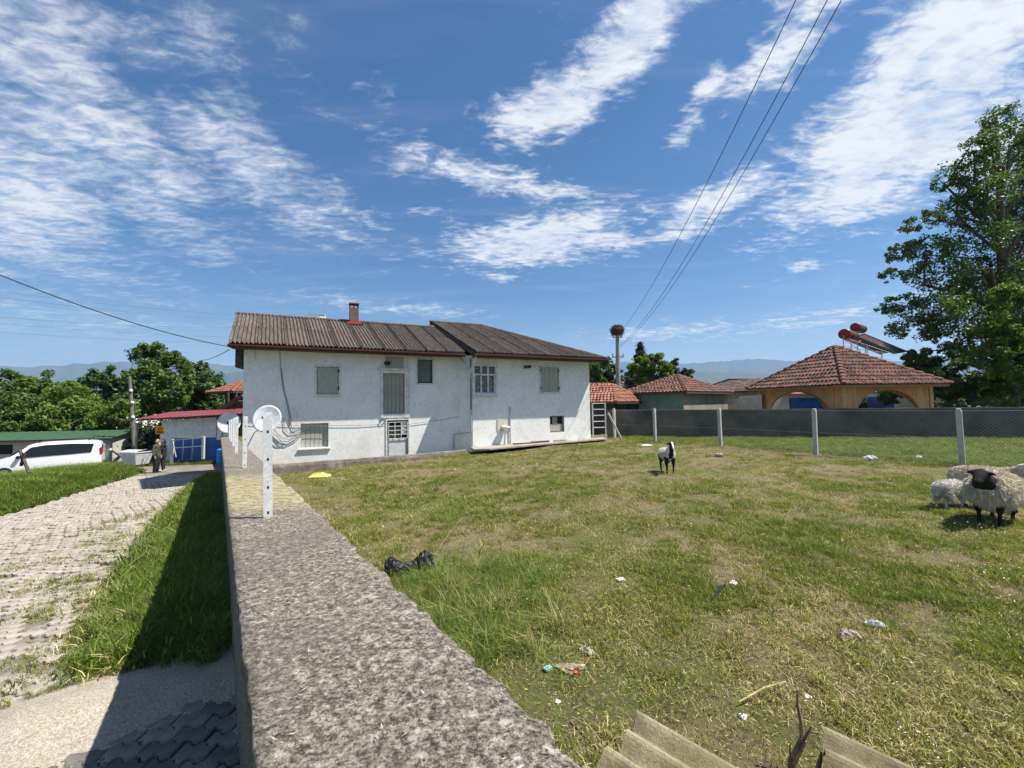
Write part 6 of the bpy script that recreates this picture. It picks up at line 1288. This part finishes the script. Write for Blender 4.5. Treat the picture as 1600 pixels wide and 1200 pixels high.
def fleece(name, nm, cc, sel, parent, m, n, ln, droop=.6, w=.006):
    nr = np.empty(len(nm.polygons)*3); nm.polygons.foreach_get('normal', nr); nr = nr.reshape(-1, 3); ar = np.empty(len(nm.polygons)); nm.polygons.foreach_get('area', ar); idx = np.where(sel)[0]; p = ar[idx]/ar[idx].sum(); k = RNG.choice(idx, n, p=p)
    c = cc[k]+RNG.normal(0, .008, (n, 3)); d = nr[k]+RNG.normal(0, .35, (n, 3)); lock = np.stack([vn(c[:, 0], c[:, 2], 22, 1)-.5, vn(c[:, 1], c[:, 2], 22, 2)-.5, vn(c[:, 0], c[:, 1], 22, 3)-.5], -1)*2.2; d = d+lock; d[:, 2] -= droop; d /= np.linalg.norm(d, axis=1)[:, None]
    L = ln*RNG.uniform(.5, 1.2, n)[:, None]; s = np.cross(d, RNG.normal(size=(n, 3))); s /= np.linalg.norm(s, axis=1)[:, None]; e = c+d*L; e[:, 2] -= .25*L[:, 0]*droop
    V = np.stack([c-s*w, c+s*w, e+s*w*.15, e-s*w*.15], 1).reshape(-1, 3); obj(name, np_mesh(name, V, np.arange(4*n).reshape(-1, 4), m), parent)
def quad(scale, woolr, head_yaw=0., neck_up=1., leg=1., head_low=0.):
    # +x forward; returns primitives; labels 0 wool 1 face 2 lower leg 3 hoof
    pr = []; W_ = woolr; pr += [((-.28, 0, .51), .155+W_, (-.02, 0, .50), .17+W_, 0), ((-.02, 0, .50), .17+W_, (.22, 0, .53), .145+W_, 0)]
    pr += [((-.34, 0, .54), .10+W_, (-.40, 0, .42), .07, 0)]
    hx, hy = cos(head_yaw), sin(head_yaw); nb0 = np.array([.30, 0, .56]); nb1 = np.array([.44+.02*hx, .05*hy, .72*neck_up-head_low]); pr += [(tuple(nb0), .115+W_*.5, tuple(nb1), .08+W_*.1, 0)]
    h0 = nb1+np.array([.02*hx, .02*hy, .03]); h1 = h0+np.array([.16*hx, .16*hy, -.10]); pr += [(tuple(h0), .078, tuple(h0+(h1-h0)*.45), .066, 1), (tuple(h0+(h1-h0)*.4), .064, tuple(h1), .042, 1)]
    sx, sy = -hy, hx
    for s in (-1, 1): e0 = h0+np.array([sx*s*.06, sy*s*.06, .025]); e1 = h0+np.array([sx*s*.145-.01*hx, sy*s*.145-.01*hy, .0]); pr.append((tuple(e0), .024, tuple((e0+e1)/2), .026, 1)); pr.append((tuple((e0+e1)/2), .024, tuple(e1), .010, 1))
    for s in (-1, 1):
        sh = s*.01; pr += [((.24, s*.10, .42), .075, (.26, s*.105, .24), .042, 4), ((.26, s*.105, .24), .034, (.255, s*.10, .21), .031, 2), ((.255, s*.10, .21), .027, (.26, s*.10, .06), .023, 2), ((.26, s*.10, .045), .028, (.275, s*.10, .022), .027, 3)]
        pr += [((-.28, s*.10, .42), .10, (-.20, s*.12, .33), .070, 4), ((-.20, s*.12, .33), .058, (-.345, s*.105, .21), .032, 4), ((-.345, s*.105, .21), .030, (-.31, s*.10, .06), .023, 2), ((-.31, s*.10, .045), .028, (-.295, s*.10, .022), .027, 3)]
    def S(v): return (v[0]*scale, v[1]*scale*1.0, v[2]*scale*leg)
    out = [(S(a), b*scale, S(c), d*scale, l) for a, b, c, d, l in pr]; return out, S, (np.array(S(h0)), np.array(S(h1)), np.array([sx, sy, 0]))
def animal(name, label, cat, px, py, rz, scale, woolr, mats, cls, fl=None, head_yaw=0., voxel=.013, grp=None, neck_up=1., head_low=0., eyem=None, rot_local=True, leg=1., xyz=None):
    x, y, z = hit(px, py) if xyz is None else xyz; root = empty(name, (x, y, z-.005), rz, label, cat, grp)
    prims, S_, (h0, h1, sd_) = quad(scale, woolr, head_yaw, neck_up, leg, head_low); o, nm, cc, lab = body('body', prims, voxel, root, mats, cls)
    for s in (-1, 1):
        e = h0+(h1-h0)*.38+sd_*s*.062*scale+np.array([0, 0, .022*scale]); mb = MB(); cap_mesh(mb, tuple(e), .012*scale, tuple(e+sd_*s*.003), .012*scale, 8); mb.build('eye', M['eye'], root)
    if fl: fleece('fleece', nm, cc, (lab == 0) & ~((cc[:, 0] > .37*scale) & (cc[:, 2] > .62*scale)), root, fl[0], fl[1], fl[2], fl[3] if len(fl) > 3 else .6)
    mb = MB(); cap_mesh(mb, (S_((-.42, 0, .50))), .03*scale, S_((-.455, 0, .34)), .018*scale, 8); mb.build('tail', mats[0], root)
    return root, cc, lab
gs = 'sheep at the right edge of the yard'
def cls_black(cc, lab):
    l = lab.copy(); l[lab == 4] = 2; l[(lab == 0) & (cc[:, 0] > .335) & (cc[:, 2] > .53) & (np.abs(cc[:, 1]) < .12)] = 1; return np.where(l == 3, 2, l)
def cls_white(cc, lab): l = lab.copy(); l[lab == 4] = 0; return l
Sw = M['wool']
M['face_white'] = mat('white_face', [(.4, (.58, .53, .46)), (.6, (.70, .66, .60))], 12, 4, .85)
fa = radians(-152)
animal('sheep', 'shaggy cream sheep with black face and black front legs', 'sheep', 1556, 817, fa, 1.0, .065, [M['wool'], M['blackhair'], M['blackhair'], M['hoof']], cls_black, (M['wool'], 30000, .075, .9), head_yaw=radians(0), grp=gs, neck_up=1.05, voxel=.014, leg=.95)
animal('sheep', 'white faced sheep standing behind the black faced one looking out', 'sheep', 1549, 795, radians(-46), .92, .05, [M['wool'], M['face_white'], M['wool'], M['hoof']], cls_white, (M['wool'], 26000, .05, .6), head_yaw=radians(-80), grp=gs, neck_up=1.06)
animal('lamb', 'small white lamb nosing under the sheep, seen from behind', 'lamb', 1485, 795, radians(14), .62, .02, [M['woolwhite'], M['woolwhite'], M['woolwhite'], M['hoof']], cls_white, (M['woolwhite'], 9000, .025, .3), neck_up=.75, head_low=.1, voxel=.009, leg=1.12)
def cls_pied(cc, lab):
    l = lab.copy(); l[lab == 4] = 2
    n = vn(cc[:, 0], cc[:, 2], 9, 1); front = (lab == 0) & (cc[:, 0] > .24) & (cc[:, 2] < .60) & (np.abs(cc[:, 1]) < .05); l[front] = 1
    neck = (lab == 0) & (cc[:, 0] > .30) & (np.abs(cc[:, 1]) < .042+.03*n); l[neck] = 1
    blaze = (lab == 1) & (np.abs(cc[:, 1]+.0) < .022) & (cc[:, 2] > .62); l[blaze] = 4; return l
animal('kid_goat', 'white goat with black legs, black ears and white blaze on black face', 'goat', 1043, 738, radians(-93), .80, .015, [M['woolwhite'], M['blackhair'], M['blackhair'], M['hoof'], M['face_white']], cls_pied, (M['woolwhite'], 7000, .022, .3), head_yaw=radians(-8), voxel=.009, leg=1.12, neck_up=1.10)

def person(label, px, py, rz, H, mats, hood=False, arm='down', robe=False):
    x, y, z = hit(px, py, lambda a, b: float(road_z(a, b)), 15); root = empty('person', (x, y, z), rz, label, 'person'); k = H/1.72; pr = []
    # labels 0 top 1 trousers 2 skin 3 hair/scarf 4 shoe
    pr += [((0, 0, 1.50), .052, (.015, 0, 1.56), .05, 2), ((.02, 0, 1.615), .085, (.03, 0, 1.66), .088, 2), ((.055, 0, 1.575), .058, (.075, 0, 1.555), .042, 2), ((.115, 0, 1.61), .012, (.125, 0, 1.595), .016, 2)]
    pr += [((-.02, 0, 1.64), .093, (.0, 0, 1.68), .088, 3), ((-.05, 0, 1.60), .07, (-.03, 0, 1.52), .055, 3 if hood else 3)]
    for s in (-1, 1): pr += [((.015, s*.085, 1.62), .018, (.012, s*.09, 1.60), .016, 2)]
    pr += [((0, -.10, 1.38), .095, (0, .10, 1.38), .095, 0), ((0, 0, 1.36), .135, (0, 0, 1.15), .135, 0), ((0, -.05, 1.15), .12, (0, -.05, .86), .135, 0), ((0, .05, 1.15), .12, (0, .05, .86), .135, 0), ((0, 0, 1.42), .08, (0, 0, 1.48), .06, 0)]
    for s in (-1, 1):
        if arm == 'face' and s == 1: el = (.10, s*.26, 1.12); ha = (.17, s*.07, 1.43)
        else: el = (-.02, s*.25, 1.12); ha = (.06, s*.24, .88)
        pr += [((0, s*.17, 1.40), .065, el, .05, 0), (el, .048, ha, .036, 0), (ha, .032, tuple(np.array(ha)+(np.array(ha)-np.array(el))*.22), .034, 2)]
        d = (np.array(ha)-np.array(el)); d /= np.linalg.norm(d); a = np.cross(d, [0, 1, 0]); a /= np.linalg.norm(a); base = np.array(ha)+d*.075
        for i, (o_, l) in enumerate(((-.028, .065), (-.010, .078), (.009, .074), (.027, .058))): f0 = base+a*o_; f1 = f0+d*l*.5; f2 = f1+d*l*.45+np.array([0, -s*.015, 0]); pr += [(tuple(f0), .0095, tuple(f1), .009, 2), (tuple(f1), .009, tuple(f2), .008, 2)]
        t0 = np.array(ha)+d*.03+a*.03; pr += [(tuple(t0), .012, tuple(t0+a*.03+d*.035), .010, 2)]
        hip = (0, s*.09, .88); kn = (.03, s*.10, .48); an = (-.01, s*.11, .10); wdt = 1.35 if robe else 1.12
        pr += [(hip, .10*wdt, kn, .072*wdt, 1), (kn, .070*wdt, an, .052*wdt, 1), ((-.04, s*.11, .05), .045, (.14, s*.125, .035), .036, 4)]
    prims = [(tuple(np.array(a)*k), b*k, tuple(np.array(c)*k), d*k, l) for a, b, c, d, l in pr]; body('body', prims, .0115, root, mats, None, 2)
    for s in (-1, 1): mb = MB(); c = np.array([.105, s*.032, 1.635])*k; cap_mesh(mb, tuple(c), .010, tuple(c+[.002, 0, 0]), .010, 6); mb.build('eye', M['eye'], root)
M['hair'] = mat('dark_hair', (.02, .014, .01), rough=.7); M['greyhair'] = mat('scarf', (.05, .03, .03), rough=.8)
person('person in an olive jacket and black trousers standing on the road, back half turned', 243.5, 739, radians(10), 1.62, [M['olive'], M['blackcloth'], M['skin'], M['hair'], M['black']], robe=True)
person('person in black with a hand raised to the face and pale shoes', 255, 736, radians(-150), 1.60, [M['blackcloth'], M['blackcloth'], M['skin'], M['greyhair'], M['shoe']], arm='face')

# ------------------------------------------------------------------ litter and small things
def lump(name, px, py, s, m, label, cat, seed=1, flat=.6, stretch=(1, 1), zoff=0., rough_=.35):
    x, y, z = hit(px, py); r = np.random.default_rng(seed); mb = MB(); n = 14; k = 9; vs = []; fs = []
    for i in range(k):
        t = pi*i/(k-1)
        for j in range(n):
            a = 2*pi*j/n; R = s*(1+rough_*(r.random()-.5)+.25*sin(3*a+seed)*sin(t)); vs.append((R*sin(t)*cos(a)*stretch[0], R*sin(t)*sin(a)*stretch[1], R*cos(t)*flat+s*flat*.55))
    for i in range(k-1):
        for j in range(n): fs.append((i*n+j, i*n+(j+1) % n, (i+1)*n+(j+1) % n, (i+1)*n+j))
    mb.add(vs, fs); o = mb.build(name, m, label=label, cat=cat, fixn=True); o.location = (x, y, z+zoff); return o
def crumple(name, px, py, w, d, hgt, m, label, cat, rz=0., seed=1, n=14):
    x, y, z = hit(px, py); r = np.random.default_rng(seed); G = []
    for i in range(n):
        row = []
        for j in range(n):
            u = i/(n-1)-.5; v = j/(n-1)-.5; e = min(1, 3.*(0.5-max(abs(u), abs(v)))+.1); row.append((u*w+r.normal(0, w*.03), v*d+r.normal(0, d*.03), .012+hgt*e*(.35+.8*r.random())))
        G.append(row)
    mb = MB(); mb.grid(G); base = [[(p[0], p[1], max(-.01, p[2]-.012)) for p in row][::-1] for row in G]; mb.grid(base); o = mb.build(name, m, label=label, cat=cat); o.location = (x, y, z+.01); o.rotation_euler = (0, 0, rz); return o
crumple('plastic_bag', 500, 746, .62, .32, .13, M['yellowbag'], 'crumpled yellow plastic bag lying below the kerb wall', 'bag', .2, 3)
# black bag in the tall grass: two humps and a low middle
x, y, z = hit(640, 896); mb = MB(); r = np.random.default_rng(9); G = []
for i in range(40):
    t = i/39; row = []; hh = .07+.10*math.exp(-((t-.82)/.16)**2)+.07*math.exp(-((t-.12)/.13)**2); ww = .06+.07*math.exp(-((t-.82)/.2)**2)+.03*math.exp(-((t-.15)/.15)**2)
    for j in range(14):
        a = pi*j/13; row.append(((t-.5)*.56+r.normal(0, .006), -cos(a)*ww*(1+.25*(r.random()-.5)), sin(a)*hh*(1+.3*(r.random()-.5))))
    G.append(row)
mb.grid(G); o = mb.build('refuse_bag', M['plasticbag'], label='torn black refuse bag in the tall grass beside the wall', cat='bag'); o.location = (x, y, z+.06); o.rotation_euler = (0, 0, .25)
crumple('paper_scrap', 970, 909, .085, .06, .015, M['paper'], 'small white paper scrap alone in the middle of the yard', 'paper', .3, 5)
crumple('paper_scrap', 1146, 915, .07, .06, .02, M['paper'], 'white paper scrap at the end of the dark plastic strip', 'paper', .8, 6)
x, y, z = hit(1128, 930); mb = MB(); mb.tube([(-.10, -.08, .03), (-.04, -.02, .045), (.02, .06, .05), (.10, .12, .045)], [.012, .018, .016, .008], 6); o = mb.build('plastic_strip', M['plasticbag'], label='dark plastic strip curled on the grass', cat='plastic strip'); o.location = (x, y, z)
lump('stone', 1326, 999, .062, M['stone'], 'brown pitted stone with dark side in the right foreground', 'stone', 3, .7, (1.15, .8))
crumple('drink_can', 1368, 980, .13, .05, .035, M['paper'], 'crushed white and blue packet behind the pitted stone', 'packet', -.7, 8)
lump('stone', 890, 1048, .075, M['stone'], 'long flat brown stone above the red cap', 'stone', 7, .38, (1.4, .55))
crumple('rag', 917, 1021, .11, .06, .025, mat('grey_rag', (.42, .42, .38), rough=.9), 'small pale grey rag above the flat stone', 'rag', -.8, 11)
x, y, z = hit(901, 1061); mb = MB(); mb.lathe([(.018, 0), (.026, .004), (.026, .018), (.022, .022), (.019, .018), (.018, .006), (.001, .005)], 18); o = mb.build('bottle_cap', M['red'], label='bright red plastic cap near the wall in the foreground', cat='cap'); o.location = (x, y, z+.035); o.rotation_euler = (.5, .1, 0)
crumple('wrapper', 856, 1049, .06, .04, .012, mat('teal_film', (.20, .48, .48), rough=.5), 'tiny turquoise wrapper left of the flat stone', 'wrapper', .5, 12)
lump('stone', 1360, 719, .14, M['paper'], 'white lump of plaster in front of the mesh fence', 'stone', 5, .6, (1.2, .8))
lump('stone', 1124, 714, .13, M['stone'], 'pale stone at the foot of a fence post', 'stone', 6, .6)
crumple('paper_scrap', 1010, 697, .5, .2, .04, M['paper'], 'flat white sheet lying left of the second fence post', 'paper', .1, 14)
for k, (px, py, s, lb) in enumerate([(1161, 1122, .022, 'white pebble near the bare earth in the bottom foreground'), (871, 1098, .016, 'white pebble beside the wall edge'), (1262, 1092, .02, 'pale pebble right of the forked stick'), (1436, 716, .07, 'pale pebble left of the tall concrete post'), (598, 824, .02, 'pale pebble in the grass beyond the black bag')]):
    lump('pebble', px, py, s, M['paper'], lb, 'pebble', 20+k, .6)
x, y, z = hit(748, 876); mb = MB(); mb.tube([(0, 0, 0), (.01, 0, .10), (.035, 0, .15), (.03, 0, .18)], [.008, .007, .006, .004], 5); o = mb.build('dark_stick', M['darkwood'], label='short dark stick standing in the grass', cat='stick'); o.location = (x, y, z)
for k, (p, q, lb) in enumerate([((955, 1163), (1000, 1172), 'thin pale twig behind the corrugated sheet'), ((1155, 1105), (1228, 1075), 'pale straw twig right of the corrugated sheet'), ((895, 1130), (945, 1180), 'pale twig between the wall and the corrugated sheet'), ((680, 868), (720, 815), 'long pale stalk behind the black bag'), ((1395, 772), (1425, 780), 'pale stalk left of the lamb')]):
    a = hit(*p); b = hit(*q); mb = MB(); mb.tube([(a[0], a[1], a[2]+.03), ((a[0]+b[0])/2+.01, (a[1]+b[1])/2, (a[2]+b[2])/2+.06), (b[0], b[1], b[2]+.04)], .005, 5); mb.build('twig', M['straw'], label=lb, cat='twig')
rr_ = random.Random(8); mbr = MB()
for k in range(46):
    px = rr_.uniform(258, 300); x, y, z = hit(px, rr_.uniform(713, 719), lambda a, b: float(road_z(a, b)), 15); sz = rr_.uniform(.05, .16); cap_mesh(mbr, (x, y, z+sz*.2), sz*.6, (x+sz*rr_.uniform(-.7, .7), y+sz*.4, z+sz*.3), sz*.4, 6)
mbr.build('rubble', M['stone'], label='heap of pale rubble at the foot of the white rail fence', cat='rubble', kind='stuff')
# forked branch standing in the bottom foreground
a = np.array(hit(1236, 1215)); Yb = a[1]; mb = MB(); f = lambda px, py, dy=0: P(px, py, Yb+dy)
mb.tube([a-np.array([0, 0, .1]), f(1238, 1190), f(1252, 1162, .0), f(1255, 1155)], [.024, .020, .017, .016], 8)
mb.tube([f(1254, 1160), f(1252, 1130, .02), f(1246, 1100, .04), f(1246, 1078, .05)], [.013, .009, .007, .004], 6); mb.tube([f(1255, 1158), f(1262, 1145, -.02), f(1268, 1135, -.03)], [.008, .006, .003], 6)
mb.tube([f(1237, 1192), f(1234, 1172, -.03), f(1235, 1160, -.04)], [.006, .004, .003], 6); mb.tube([f(1246, 1085, .04), f(1252, 1078, .04), f(1257, 1072, .05)], [.004, .003, .002], 5); mb.build('branch', M['stick'], label='forked brown branch sticking up between the two corrugated sheets', cat='branch')
a = hit(1283, 1205); mb = MB(); f2 = lambda px, py: P(px, py, a[1]-.1); mb.tube([f2(1276, 1210), f2(1281, 1190), f2(1284, 1174)], [.012, .010, .004], 6); mb.build('branch', M['stick'], label='short stub of branch in front of the right corrugated sheet', cat='branch')
# fibre cement sheets
def fsheet(corner, along, across, L, Wd, z0, z1, label, lip=0.):
    p = np.array(corner); u = np.array(along, float); u /= np.linalg.norm(u); v = np.array(across, float); v = v-u*(u@v); v /= np.linalg.norm(v); nn = np.cross(u, v); 
    if nn[2] < 0: nn = -nn
    nx = int(Wd/.0125); G = []; G2 = []; rr = np.random.default_rng(3)
    for i in range(nx+1):
        w = Wd*i/nx; h = .042*cos(2*pi*w/.17); e = .012*(rr.random()-.5)+.02*sin(w*9)
        G.append([p+v*w+nn*h+u*(s if s > 0 else e) for s in np.linspace(0, L, 14)]); G2.append([q-nn*.009 for q in G[-1]][::-1])
    mb = MB(); mb.grid(G); mb.grid(G2)
    n = len(G)
    for i in range(n-1): mb.add([G[i][0], G[i+1][0], G2[i+1][-1], G2[i][-1]], [(0, 1, 2, 3)]); 
    mb.add([*G[0], *G2[0][::-1]], [tuple(range(14))+tuple(range(27, 13, -1))]); mb.add([*G[-1], *G2[-1][::-1]], [tuple(range(14))+tuple(range(27, 13, -1))])
    for i in range(n-1): mb.add([G[i][-1], G[i+1][-1], G2[i+1][0], G2[i][0]], [(0, 1, 2, 3)])
    return mb.build('corrugated_sheet', M['asbestos'], label=label, cat='corrugated sheet', group='old corrugated sheets in the foreground', smooth=False, fixn=True)
def ZP(px, py, z): r = ray(px, py); return r*(z/r[2])
c0 = ZP(996, 1122, -1.72); c1 = ZP(935, 1185, -1.70); d0 = ZP(1128, 1200, -1.74)
fsheet(c0, d0-c0, c1-c0, 1.3, .62, 0, 0, 'left mossy corrugated fibre cement sheet in the bottom foreground')
c0 = ZP(1284, 1146, -1.74); c1 = ZP(1255, 1186, -1.73); d0 = ZP(1400, 1200, -1.76)
fsheet(c0, d0-c0, c1-c0, 1.2, .60, 0, 0, 'right mossy corrugated fibre cement sheet in the bottom foreground')
lump('stone', 1100, 1260, .15, M['stone'], 'rubble stone propping the left corrugated sheet', 'stone', 41)

# ------------------------------------------------------------------ air
M['haze'] = bpy.data.materials.new('haze'); M['haze'].use_nodes = True; t = NT(M['haze'].node_tree); t.n.remove(t.n['Principled BSDF']); pv = t.node('ShaderNodeVolumePrincipled'); pv.inputs['Color'].default_value = (.42, .66, 1, 1); pv.inputs['Density'].default_value = 8.5e-5; pv.inputs['Anisotropy'].default_value = .1; t.l.new(pv.outputs[0], t.n['Material Output'].inputs['Volume'])
HZ = MB().box(-31000, 31000, -31000, 31000, -110, 1150).build('haze', M['haze'], kind='stuff')
HZ['label'] = 'pale blue air over the plain'
S.cycles.volume_bounces = 0
